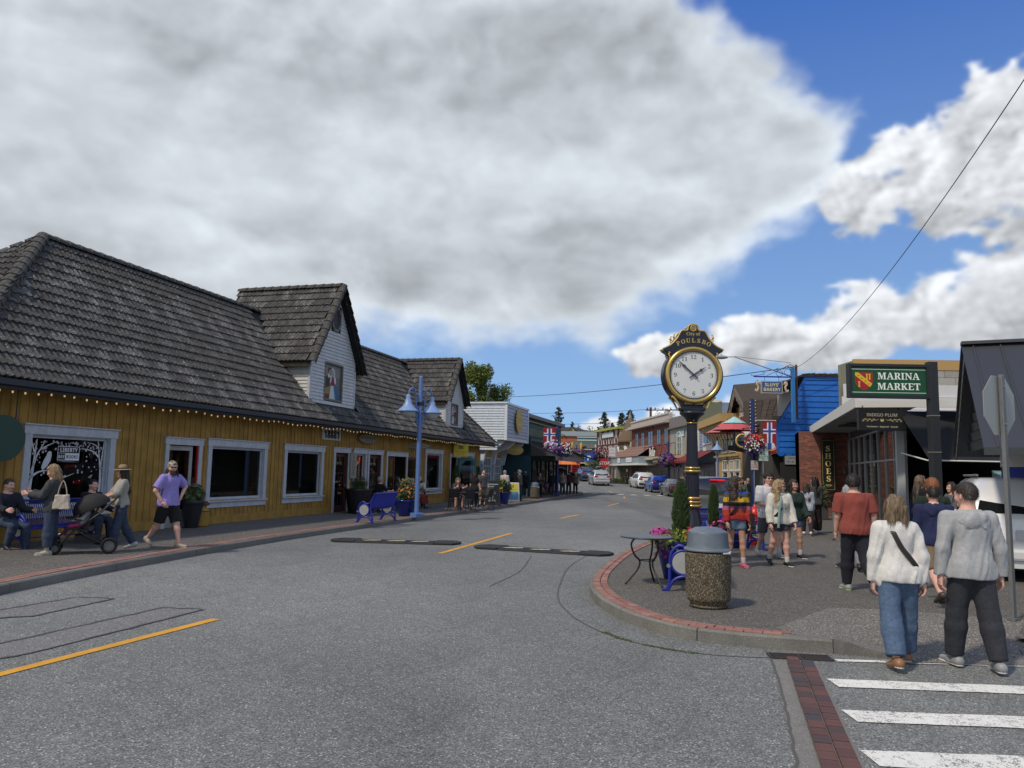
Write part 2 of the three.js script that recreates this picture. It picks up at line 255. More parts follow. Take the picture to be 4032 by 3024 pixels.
{
  // plaza surface, with the ramp panel left out
  const inner=offs(cornerKerb,-.16),farEdge=offs(rightKerb,.16).filter(([x,z])=>z>-59.5);
  const pts=[...inner].reverse().concat(farEdge,[[26,-59.5],[26,-8.9],[6.4,-8.75],[5.55,-8.65],[6.45,-9.8],[4.85,-10.36],[4.2,-10.36],[3.05,-8.98],[3.1,-8.66]]);
  const g=polyXZ(pts,WALK-.002);
  // dense enough for stains: subdivide by a grid of tinted triangles is not needed, the pavement texture carries the grain
  tint(g,()=>[.88,.88,.88]);struct('corner_pavement',g,matWalk,'dark aggregate pavement of the clock corner');
  // the far right pavement climbs with the street
  const far=offs(rightKerb,.16).filter(([x,z])=>z<-58);const fb=far.map(([x,z])=>[22,gy(z)+WALK,z]);const g2=ribbon(fb,far.map(([x,z])=>[x,gy(z)+WALK,z]));tint(g2,()=>[.9,.9,.9]);struct('far_pavement',g2,matWalk);
  // ramp: slopes from the plaza down to the road
  const R=(x,z,y)=>[x,y,z];
  const ramp=mg([poly3([R(3.05,-8.98,WALK+.002),R(3.1,-8.66,WALK+.002),R(3.6,-8.5,.11),R(4.2,-10.36,WALK+.002)]),poly3([R(4.2,-10.36,WALK+.002),R(3.6,-8.5,.11),R(4.1,-8.02,.014),R(4.7,-7.98,.014),R(4.85,-10.36,WALK+.002)]),poly3([R(4.85,-10.36,WALK+.002),R(4.7,-7.98,.014),R(5.2,-7.98,.014),R(5.55,-8.6,.1),R(6.45,-9.8,WALK+.002)])]);
  struct('crossing_ramp',ramp,matRamp,'paler kerb ramp panel leading down to the crossing');
  const rk=smooth([[5.2,-7.95],[5.6,-8.35],[6.3,-8.6],[9,-9.0]],10);kerb('side_kerb',rk,(x)=>.012+WALK*sstep(5.2,5.9,x),1,'kerb rising beside the crossing ramp at the sign post',5);
  struct('side_pavement',poly3([[6.45,WALK,-9.8],[5.55,.1,-8.6],[5.25,.03,-8.05],[5.75,.125,-8.5],[6.3,WALK,-8.76],[9,WALK,-9.14],[26,WALK,-10],[26,WALK,-11]]),matRamp);
  const o=new THREE.Group();o.name='corner_brick_edging';o.userData={kind:'structure',label:'two rows of red bricks edging the clock corner'};scene.add(o);
  const Ls=smooth([[3.3,-19.4],[2.62,-17.6],[1.85,-15],[1.36,-12.9],[1.24,-11.6],[1.36,-10.4],[1.66,-9.45],[2.12,-8.85],[2.6,-8.63],[2.98,-8.5]],60);
  pavers(o,Ls,-.225,2,.2,.115,matBrickRed,160,()=>WALK+.012);
}
// crossing: brick band, concrete band, white bars
{
  const o=new THREE.Group();o.name='crossing_brick_band';o.userData={kind:'structure',label:'dark red brick band beside the white crossing bars'};scene.add(o);
  const a=[2.955,-8.0],b=[1.66,-3.4];
  part(o,'mortar_bed',polyXZ([[a[0]-.13,a[1]-.03],[a[0]+.15,a[1]+.03],[b[0]+.15,b[1]],[b[0]-.13,b[1]]],.004),M(lin(.17,.165,.15),.95));
  pavers(o,[a,b],.065,2,.165,.128,matBrickDark,200,()=>.024);
  const c1=polyXZ([[2.70,-8.07],[2.835,-8.04],[1.53,-3.4],[1.37,-3.4]],.004);
  struct('concrete_band',c1,M(lin(.60,.60,.58),.93,{map:scaled(T.concrete,.6)}),'narrow concrete band edging the crossing bricks');
  const white=M(lin(.86,.86,.83),.8,{map:scaled(T.worn,.9)});
  // worn edges: a ragged outline
  const bar=(x0,z0,x1,z1,w)=>{const n=40,A=[],B=[];for(let i=0;i <= n;i++){const x=lerp(x0,x1,i/n),z=lerp(z0,z1,i/n);A.push([x,.008,z-w/2+rr(-.008,.008)]);B.push([x,.008,z+w/2+rr(-.008,.008)]);} return ribbon(B,A);};
  const lab=['white crossing bar against the foot of the ramp','second white crossing bar from the ramp','third white crossing bar from the ramp','fourth white crossing bar from the ramp, lowest in view'];
  [[3.33,-8.06,9,-7.86,.1],[2.95,-7.2,9,-6.78,.27],[2.68,-6.24,9,-5.86,.3],[2.42,-5.34,9,-4.96,.3],[2.16,-4.42,9,-4.05,.3]].forEach((v,i)=>{const m=struct('crossing_bar',bar(...v),white,lab[i]);m.name=numbered('crossing_bar');});
  const yellow=M(lin(.80,.40,.035),.75,{map:scaled(T.fine,1)});
  const dash=(pts,w)=>{const L=smooth(pts,30),A=offs(L,w/2),B=offs(L,-w/2);const j=(q)=>q.map(([x,z])=>[x+rr(-.004,.004),gy(z)+.007,z]);return ribbon(j(B),j(A));};
  [[[[-5.3,-4.2],[-4.4,-6.93],[-3.51,-9.54]],.125,'long yellow centre dash nearest the viewer'],[[[-1.52,-17.31],[.09,-23.29]],.13,'yellow centre dash between the speed humps'],[[[2.03,-31.08],[3.03,-34.03]],.14,'short yellow centre dash beyond the speed humps'],[[[5.5,-43.57],[6.7,-47.86]],.14,'yellow centre dash before the far crossing'],[[[8.4,-57],[9.0,-61]],.14,'yellow centre dash just before the far white bars'],[[[9.3,-70],[9.4,-74]],.14,'yellow centre dash beyond the far white bars']].forEach(([p,w,l])=>{const m=struct('yellow_line',dash(p,w),yellow,l);m.name=numbered('yellow_line');});
  // far crossing bars
  for(let i=0;i<8;i++){const x=7.0+i*1.06,z=-66.2+i*.33;const m=struct('far_crossing_bar',polyXZ([[x,z-.9],[x+.45,z-.8],[x+.45,z+.9],[x,z+.8]],gy(z)+.03),white,'white bar of the far pedestrian crossing');m.name=numbered('far_crossing_bar');m.userData.group='bars of the far crossing';}
  struct('parking_line',polyXZ([[4.9,-26.1],[6.6,-27.2],[6.6,-27.1],[4.9,-26.0]],.006),white,'thin white parking line beside the clock');
  // patched asphalt with tarred seams
  const tar=M(lin(.065,.065,.07),.7),patch=M(lin(1.1,1.1,1.12),.93,{map:scaled(T.asphalt,.8)});
  [[[-6.9,-9.2],[-6.31,-9.84],[-5.92,-10.89],[-5.39,-10.8],[-5.68,-9.51],[-6.15,-9.3]],[[-5.6,-7.2],[-5.14,-8.06],[-4.46,-10.23],[-3.89,-10.15],[-4.6,-7.74],[-5.0,-7.0]]].forEach((P,k)=>{
    const m=struct('asphalt_patch',polyXZ(P,.004),patch,['repair patch in the road nearest the left kerb','repair patch in the road beside the yellow dash'][k]);m.name=numbered('asphalt_patch');
    const L=[];P.forEach((q,i)=>{const e=P[(i+1) % P.length];for(let t=0;t<14;t++) L.push([lerp(q[0],e[0],t/14)+rr(-.012,.012),lerp(q[1],e[1],t/14)+rr(-.02,.02)]);});L.push(L[0]);
    const wdt=L.map(()=>rr(.01,.03));const A=L.map((p,i)=>[offs(L,wdt[i])[i][0],.008,offs(L,wdt[i])[i][1]]),B=L.map((p,i)=>[offs(L,-wdt[i])[i][0],.008,offs(L,-wdt[i])[i][1]]);
    const s=struct('tar_seam',ribbon(B,A),tar,['black tar seam round the repair patch by the kerb','black tar seam round the repair patch by the dash'][k]);s.name=numbered('tar_seam');
 });
  // cracks sealed further out, and the gutter seam round the corner kerb
  const seam=(pts,w,m,label)=>{const L=smooth(pts,60).map(([x,z])=>[x+rr(-.008,.008),z+rr(-.008,.008)]);const q=struct('road_seam',ribbon(offs(L,-w).map(([x,z])=>[x,.005,z]),offs(L,w).map(([x,z])=>[x,.005,z])),m,label);q.name=numbered('road_seam');};
  seam([[2.0,-18.4],[1.2,-15.4],[.86,-13],[.74,-11.4],[.9,-9.9],[1.35,-8.8],[2.0,-8.25],[2.68,-8.12]],.012,M(lin(.085,.085,.078),.9),'dark joint between gutter and road round the corner');
  seam([[2.7,-8.1],[2.3,-6.6],[1.4,-3.6]],.012,M(lin(.085,.085,.078),.9),'dark joint along the crossing band');
  seam([[.5,-17.2],[.2,-14.5],[-.3,-12.6]],.012,tar,'faint sealed crack in the road by the second hump');
  const moss=M(lin(.05,.065,.02),1);
  const ml=smooth([[.9,-9.9],[1.35,-8.8],[2.0,-8.25],[2.68,-8.12]],100);for(const [x,i0,i1] of [[1,26,46],[2,52,74]]){const c=[];for(let i=0;i<110;i++){const q=ml[Math.floor(rr(i0,i1))];c.push(sph(rr(.006,.017),q[0]+rr(-.03,.03),.004,q[1]+rr(-.025,.025),1,.5,1,5,3));} const t=struct('gutter_moss',c,moss,x<1.5?'patch of moss in the gutter round the corner' :'smaller patch of moss in the gutter near the grate');t.name=numbered('gutter_moss');t.userData.kind='stuff';t.userData.category='moss';}
  // drain grate
  const gr=thing('drain_grate','rusty iron drain grate in the gutter by the crossing','grate',[3.0,0,-8.17],-.12),iron=M(lin(.06,.052,.05),.7,{metalness:.4});
  part(gr,'frame',[bx(-.3,.32,.002,.018,-.11,-.09),bx(-.3,.32,.002,.018,.09,.11),bx(-.3,-.28,.002,.018,-.09,.09),bx(0,.02,.002,.018,-.09,.09),bx(.3,.32,.002,.018,-.09,.09)],iron);
  part(gr,'pit',bx(-.28,.3,.001,.004,-.09,.09),M(lin(.01,.01,.01),1));
  for(let i=0;i<14;i++) part(gr,'bar',box(.014,.01,.17,-.25+i*.04+(i>6?.02 :0),.011,0,0,.5,0),iron);
}
// rubber speed humps
function hump(x0,z0,x1,z1,label,segs){
  const L=Math.hypot(x1-x0,z1-z0),t=thing('speed_hump',label,'speed hump',[(x0+x1)/2,0,(z0+z1)/2],Math.atan2(-(z1-z0),x1-x0),'rubber speed humps'),rub=M(lin(.022,.022,.025),.8,{map:scaled(T.fine,3)}),paint=M(lin(.78,.66,.36),.8,{map:scaled(T.fine,4)});
  const w=L/segs,prof=(y0,y1)=>[[-.4,y0],[.4,y0],[.4,y0+.012],[.17,y1],[-.17,y1],[-.4,y0+.012]];
  for(let i=0;i<segs;i++){
    const a=-L/2+i*w,end=i === 0?-1 :i === segs-1?1 :0;let g;
    if(!end) g=mov(ext(prof(0,.05),w-.012,0,0,0),a+.006,.002,0,0,Math.PI/2,0);
    else g=ext([[-w/2+.006,-.4],[w*.25,-.4],[w/2,-.16],[w/2,.16],[w*.25,.4],[-w/2+.006,.4]],.05,0,0,0,0,0,0,.014);
    if(end){g.rotateX(-Math.PI/2);if(end<0) g.rotateY(Math.PI);g.translate(a+w/2,.002,0);}
    const m=part(t,'segment',g,rub);
    for(const q of [-.3,.3]) part(m,'bolt',cyl(.014,.012,.008,a+w*(.5+q),.054,0,8),M(lin(.2,.2,.2),.5,{metalness:.7}));
    if(!end) part(m,'arrow_mark',mov(ext([[-.2,-.1],[.03,.12],[.03,.03],[.2,.16],[.24,.06],[.06,-.1],[.06,-.03],[-.08,-.14]],.003),a+w/2+rr(-.05,.05),.0535,.12,-Math.PI/2,0,0),paint);
 }
}
hump(-4.47,-19.83,-1.21,-19.6,'black rubber speed hump in the far lane by the left kerb',5);
hump(-.77,-18.92,2.33,-17.64,'black rubber speed hump in the near lane by the corner',5);
// ---------- the long yellow shop with the tiled roof ----------
const LT=1.2978;                                 // turn of the street frontage: local x runs down the street, local z faces the road
const yel=thing('yellow_shop_building','long yellow board building with dark tiled roof and two white dormers','building',[-8.5,0,-21.85],LT);
const atL=(s,n,y=0)=>[-8.5+.2696*s+.963*n,y,-21.85-.963*s+.2696*n];   // local street frame to world
const matTrim=M(lin(.56,.60,.66),.6,{map:scaled(T.fine,1.3)}),matGlass=new THREE.MeshPhysicalMaterial({color:0x8d969c,roughness:.02,transmission:1,thickness:0,ior:1.5,metalness:0,specularIntensity:1});
const matDarkIn=M(lin(.018,.018,.02),.9),matTile=M(lin(.80,.80,.81),.88,{map:scaled(T.lichen,.5),bumpMap:scaled(T.lichen,.5),bumpScale:.004}),matCap=M(lin(.74,.72,.69),.88,{map:scaled(T.lichen,.7)});
const matNavy=M(lin(.016,.018,.026),.5),matYel=[0,1,2].map((i)=>M([lin(.43,.245,.045),lin(.455,.262,.05),lin(.41,.232,.042)][i],.75,{map:scaled(T.wood,1.1,.8)}));
const matDoorRed=M(lin(.075,.016,.018),.45),matWhite=M(lin(.66,.67,.68),.6,{map:scaled(T.fine,1.1)});
// openings in the wall: s0, s1, y0, y1
const opens=[[-5.86,-3.72,.88,2.42],[-1.7,-.52,.12,2.36],[.05,2.62,.86,2.38],[3.95,6.2,.86,2.38],[7.24,8.24,.15,2.4],[8.8,9.72,.15,2.4],[10.08,11.2,.15,2.4],[11.85,13.85,.15,2.38],[16.32,18.35,.86,2.62],[19.75,21.0,.15,2.5],[21.25,23.4,.86,2.62]];
{
  const wall=sub(yel,'wall'),pitch=.22,y0=.42,y1=3.42;
  // boards, cut at the openings
  for(let s=-7.7,k=0;s<24.5;s += pitch,k++){
    const c=s+pitch/2,cuts=opens.filter(([a,b])=>c>a-.06&&c<b+.06).map((o)=>[o[2],o[3]]);
    let lo=y0;const segs=[];for(const [a,b] of cuts){if(a>lo+.05) segs.push([lo,a]);lo=Math.max(lo,b);} segs.push([lo,y1]);
    for(const [a,b] of segs){
      const d=rr(-.003,.003),G=box(pitch-.014,b-a,.022,0,0,d);const ba=box(.045,b-a,.018,pitch/2-.02,0,.018+d);
      const g=mg([G,ba]),uv=g.attributes.uv;for(let i=0;i<uv.count;i++) uv.setXY(i,uv.getX(i)+k*.37,uv.getY(i)+k*.71);
      const m=part(wall,'board',g,matYel[k % 3]);m.position.set(c,(a+b)/2,0);
   }
 }
  // base board split at doors
  let lo=-7.7;for(const [a,b] of [[-1.84,-.4],[7.1,11.33],[11.7,13.96],[19.6,21.1],[24.6,24.6]]){part(wall,'base_board',box(a-lo,.24,.03,(lo+a)/2,.30,.004),matYel[1]);lo=b;}
  const back=[];// backing behind the joints, cut at the openings
  let x=-7.72;for(const [a,b,c,d] of opens){back.push(bx(x,a,.1,3.5,-.06,-.016));if(c>.2) back.push(bx(a,b,.1,c,-.06,-.016));back.push(bx(a,b,d,3.5,-.06,-.016));x=b;} back.push(bx(x,24.52,.1,3.5,-.06,-.016));
  part(wall,'backing',back,M(lin(.12,.065,.015),.9));
  part(yel,'near_end_wall',[bx(-7.74,-7.68,.1,3.5,-7,-.06)],matYel[0]);part(yel,'far_end_wall',[bx(24.5,24.56,.1,3.5,-7,-.06)],matYel[0]);part(yel,'back_wall',bx(-7.7,24.5,.1,3.5,-7.06,-7),matYel[0]);
  // dark shop rooms behind the glass
  const inn=[bx(-7.6,24.4,.1,.14,-4.5,-.1),bx(-7.6,24.4,.14,3.3,-4.56,-4.5),bx(-7.6,24.4,2.9,2.96,-4.5,-.1)];for(const s of [-2.6,3.3,6.7,15.2,19.0]) inn.push(bx(s-.05,s+.05,.14,2.9,-4.5,-.1));
  part(yel,'interior',inn,M(lin(.20,.17,.14),.9));
  // shelves with goods, faint behind the glass
  const cols=[lin(.2,.26,.36),lin(.4,.12,.1),lin(.5,.44,.3),lin(.14,.3,.26)];
  for(const [a,b] of [[-5.8,-3.8],[.2,2.5],[4.1,6.1],[16.5,18.2],[21.4,23.2]]){const sh=part(yel,'display_shelf',[0,1,2].map((i)=>bx(a,b,.75+i*.5,.78+i*.5,-1.7,-1.35)),M(lin(.26,.18,.1),.8));for(let i=0;i<14;i++){const h=rr(.15,.38),w=rr(.06,.16),q=rr(a+.1,b-.1),k=i % 3;part(sh,'goods',box(w,h,.12,q,.785+k*.5+h/2,-1.5),M(cols[i % 4],.7));}}
}
// window trim: casing, header with cap, sill, apron, sash, glass
function windowAt(s0,s1,y0,y1,sill=true,wide=.17,panes){
  const w=sub(yel,'window');
  const p=(n,g,m=matTrim)=>part(w,n,g,m);
  p('jamb',bx(s0-wide,s0-.003,y0-.02,y1,.012,.05));p('jamb',bx(s1+.003,s1+wide,y0-.02,y1,.012,.05));
  p('header',bx(s0-wide-.04,s1+wide+.04,y1+.003,y1+.19,.012,.06));p('header_cap',bx(s0-wide-.07,s1+wide+.07,y1+.193,y1+.22,.012,.095));
  if(sill){p('sill',bx(s0-wide-.05,s1+wide+.05,y0-.06,y0-.023,.012,.11));p('apron',bx(s0-wide-.02,s1+wide+.02,y0-.22,y0-.063,.012,.05));}
  p('reveal',[bx(s0,s0+.02,y0,y1,-.12,.012),bx(s1-.02,s1,y0,y1,-.12,.012),bx(s0+.02,s1-.02,y1-.02,y1,-.12,.012),bx(s0+.02,s1-.02,y0,y0+.02,-.12,.012)]);
  p('sash',[bx(s0+.02,s0+.07,y0+.02,y1-.02,-.1,-.05),bx(s1-.07,s1-.02,y0+.02,y1-.02,-.1,-.05),bx(s0+.07,s1-.07,y1-.07,y1-.02,-.1,-.05),bx(s0+.07,s1-.07,y0+.02,y0+.07,-.1,-.05)]);
  p('pane',quad([s0+.07,y0+.07,-.075],[s1-.07,y0+.07,-.075],[s1-.07,y1-.07,-.075],[s0+.07,y1-.07,-.075]),matGlass);
  return w;
}
const bookWin=windowAt(-5.86,-3.72,.88,2.42);windowAt(.05,2.62,.86,2.38);windowAt(3.95,6.2,.86,2.38);windowAt(16.32,18.35,.86,2.62);windowAt(21.25,23.4,.86,2.62);windowAt(8.8,9.72,.17,2.4,false,.12);
// doors: leaf frame, glass, bars
function doorAt(s0,s1,y0,y1,mat,bars,trim=true,open=0,sx0=s0){
  const d=sub(yel,'door');if(trim){part(d,'jamb',bx(s0-.14,s0-.003,y0,y1,.012,.05),matTrim);part(d,'jamb',bx(s1+.003,s1+.14,y0,y1,.012,.05),matTrim);part(d,'header',bx(s0-.18,s1+.18,y1+.003,y1+.17,.012,.06),matTrim);part(d,'header_cap',bx(s0-.2,s1+.2,y1+.173,y1+.2,.012,.09),matTrim);}
  return d;
}
function leaf(d,w,h,mat,bars,x,y,z,turn,solid=.25){
  const l=new THREE.Group();l.name='door_leaf';l.position.set(x,y,z);l.rotation.y=turn;d.add(l);const gs=[bx(0,.11,0,h,-.02,.02),bx(w-.11,w,0,h,-.02,.02),bx(.11,w-.11,h-.12,h,-.02,.02),bx(.11,w-.11,0,solid,-.02,.02)];
  for(const b of bars[0]) gs.push(bx(.11,w-.11,solid+(h-.12-solid)*b-.012,solid+(h-.12-solid)*b+.012,-.012,.012));for(const b of bars[1]) gs.push(bx(.11+(w-.22)*b-.01,.11+(w-.22)*b+.01,solid,h-.12,-.0115,.0115));
  const f=part(l,'frame',gs,mat);part(l,'pane',quad([.11,solid,0],[w-.11,solid,0],[w-.11,h-.12,0],[.11,h-.12,0]),matGlass);
  part(l,'handle',[sph(.03,w-.06,h*.45,.05),cyl(.012,.012,.05,w-.06,h*.45,.03,6,Math.PI/2)],M(lin(.5,.4,.15),.3,{metalness:.9}));return l;
}
{
  const dw=M(lin(.42,.42,.40),.6,{map:scaled(T.fine,1)});
  let d=doorAt(-1.7,-.52,.12,2.36,dw);leaf(d,.98,2.2,dw,[[],[]],-1.68,.14,-.09,-.05,.5);part(d,'red_edge',bx(-.56,-.525,.14,2.36,-.02,.03),M(lin(.42,.015,.015),.5));
  d=doorAt(7.24,8.24,.15,2.4,matDoorRed);leaf(d,.98,2.2,matDoorRed,[[.33,.66],[.5]],7.25,.18,-.09,0);
  d=doorAt(10.08,11.2,.15,2.4,matDoorRed);leaf(d,1.08,2.2,matDoorRed,[[.33,.66],[.5]],10.1,.18,-.09,0);
  d=doorAt(11.85,13.85,.15,2.38,matDoorRed);leaf(d,.95,2.18,matDoorRed,[[.33,.66],[.5]],11.87,.18,-.09,0);leaf(d,.98,2.18,matDoorRed,[[.25,.5,.75],[.5]],13.84,.18,-.05,-.35);
  const teal=M(lin(.012,.15,.15),.5);d=doorAt(19.75,21.0,.15,2.5,teal);leaf(d,1.0,2.3,teal,[[],[]],20.95,.18,.02,-1.1);part(d,'inner_frame',[bx(19.76,19.86,.16,2.49,-.1,-.03),bx(20.9,20.98,.16,2.49,-.1,-.03)],matTrim);
}
// ---------- roof tiles ----------
const TW=.33,TE=.339;
function tileGeo(v){
  const P=[],n=8,prof=(t)=>  .021*(1+Math.cos(t*Math.PI*4))+(t>.93?.006 :0),up=TE+.05;
  for(let i=0;i<n;i++){
    const a=i/n,b=(i+1)/n,x0=a*(TW-.004),x1=b*(TW-.004),l=.055+v,h=.004;
    const A=[x0,l+prof(a),0],B=[x1,l+prof(b),0],C=[x1,h+prof(b),-up],D=[x0,h+prof(a),-up];
    P.push(...A,...B,...C,...A,...C,...D,x0,l+prof(a)-.046,.0,x1,l+prof(b)-.046,.0,...B,x0,l+prof(a)-.046,0,...B,...A);
 }
  const g=new THREE.BufferGeometry();g.setAttribute('position',new THREE.Float32BufferAttribute(P,3));g.computeVertexNormals();return boxUV(g);
}
const TG=[0,.004,-.003].map(tileGeo);
const tileBank=[];                              // every tile of the building, then the 300 nearest become parts
function tileField(owner,O,A,U,w,h,keep){    // O: lower left corner, A along, U up the slope (local to the building)
  const a=V3(...A),u=V3(...U),nrm=a.clone().cross(u),rows=Math.round(h/TE),B=new THREE.Matrix4().makeBasis(a,nrm,u.clone().negate());
  for(let r=0;r<rows;r++) for(let i=0,c=Math.ceil(w/TW)+1;i<c;i++){
    const ax=i*TW-(r % 2)*TW*.5,uy=r*h/rows,ca=ax+TW/2,cu=uy+TE/2;if(!keep(ca,cu)) continue;
    const p=V3(...O).addScaledVector(a,ax).addScaledVector(u,uy);tileBank.push({owner,p,B,k:Math.floor(rnd()*3),j:rr(-.004,.004)});
 }
}
const capGeo=(()=>{const P=[],n=6,L=.42;for(let i=0;i<n;i++){const a=Math.PI*(i/n)-.0,b=Math.PI*((i+1)/n),q=(t,s,z)=>[Math.cos(t)*.165*s,Math.sin(t)*.15*s-.05,z];const A=q(a,1.12,0),B=q(b,1.12,0),C=q(b,.92,-L),D=q(a,.92,-L),E=q(a,.9,0),F=q(b,.9,0);P.push(...A,...D,...C,...A,...C,...B,...A,...B,...F,...A,...F,...E);} const g=new THREE.BufferGeometry();g.setAttribute('position',new THREE.Float32BufferAttribute(P,3));g.computeVertexNormals();return boxUV(g);})();
function caps(owner,p0,p1,name='ridge_tile'){ // half-round caps from p0 (lower) to p1
  const a=V3(...p0),b=V3(...p1),d=b.clone().sub(a),L=d.length(),n=Math.round(L/.37);d.normalize();const x=V3(0,1,0).cross(d).normalize().negate(),y=d.clone().cross(x).negate();const B=new THREE.Matrix4().makeBasis(x,y.y<0?y.negate() :y,d.clone().negate());
  for(let i=0;i<n;i++){const m=new THREE.Mesh(capGeo,matCap);m.name=name;m.position.copy(a.clone().addScaledVector(d,i*L/n));m.quaternion.setFromRotationMatrix(B);m.rotateZ(rr(-.03,.03));owner.add(m);}
}
const EN=.62,EY=3.45,RN=-2.9,RY=7.6,S0=-8.3,S1=25.9,RS0=-3.4,RS1=21.4;
const mainY=(n)=>EY+(EN-Math.max(n,2*RN-n>n?n :n))*(RY-EY)/(EN-RN);
const roofY=(n)=>(n >= RN?EY+(EN-n)*(RY-EY)/(EN-RN) :RY-(RN-n)*(RY-EY)/(EN-RN));
const roof=sub(yel,'roof');
{
  const run=EN-RN,rise=RY-EY,L=Math.hypot(run,rise),U=[0,rise/L,-run/L],hipL=RS0-S0,hipR=S1-RS1;
  const foot=[[5.17,8.55],[18.81,21.45]];
  tileField(roof,[S0,EY,EN],[1,0,0],U,S1-S0,L,(a,u)=>a>hipL*u/L-.1&&a<S1-S0-hipR*u/L+.1&&!foot.some(([p,q])=>a+S0>p+.1&&a+S0<q-.1&&roofY(EN-u/L*run)>3.85));
  // near hip end, facing down the pavement
  const n2=2*RN-EN,W2=EN-n2,L2=Math.hypot(hipL,rise);tileField(roof,[S0,EY,n2],[0,0,1],[hipL/L2,rise/L2,0],W2,L2,(a,u)=>a>W2/2*u/L2&&a<W2-W2/2*u/L2+.05&&a>W2*.35);
  const d=.03,deck=[poly3([[S0,EY-d,EN],[S1,EY-d,EN],[RS1,RY-d,RN],[RS0,RY-d,RN]]),poly3([[S0,EY-d,n2],[S0,EY-d,EN],[RS0,RY-d,RN]]),poly3([[S1,EY-d,EN],[S1,EY-d,n2],[RS1,RY-d,RN]]),poly3([[S1,EY-d,n2],[S0,EY-d,n2],[RS0,RY-d,RN],[RS1,RY-d,RN]])];
  part(roof,'roof_deck',deck,M(lin(.03,.03,.03),.9));
  caps(roof,[RS0,RY+.03,RN],[RS1,RY+.03,RN]);caps(roof,[S0+.02,EY+.05,EN-.02],[RS0,RY+.05,RN],'hip_tile');caps(roof,[S1-.02,EY+.05,EN-.02],[RS1,RY+.05,RN],'hip_tile');
  part(roof,'gutter',[mov(ext([[0,0],[.11,.03],[.12,.12],[.1,.12],[.09,.045],[.012,.02],[.012,.12],[0,.12]],S1-S0+.2),S0-.1,EY-.13,EN+.1,0,Math.PI/2,0).scale(1,1,1),bx(S0-.13,S0-.03,EY-.13,EY-.02,-7,EN+.09)],matNavy);
  part(roof,'fascia',[bx(S0,S1,EY-.2,EY-.02,EN-.03,EN-.005),bx(S0,S0+.025,EY-.2,EY-.02,-7,EN-.03)],matNavy);
  part(roof,'soffit',[bx(S0+.03,S1,EY-.12,EY-.1,-.01,EN-.03),bx(S0+.03,-7.7,EY-.12,EY-.1,-7,-.01),bx(24.5,S1,EY-.12,EY-.1,-7,-.01)],M(lin(.3,.31,.32),.8));
}
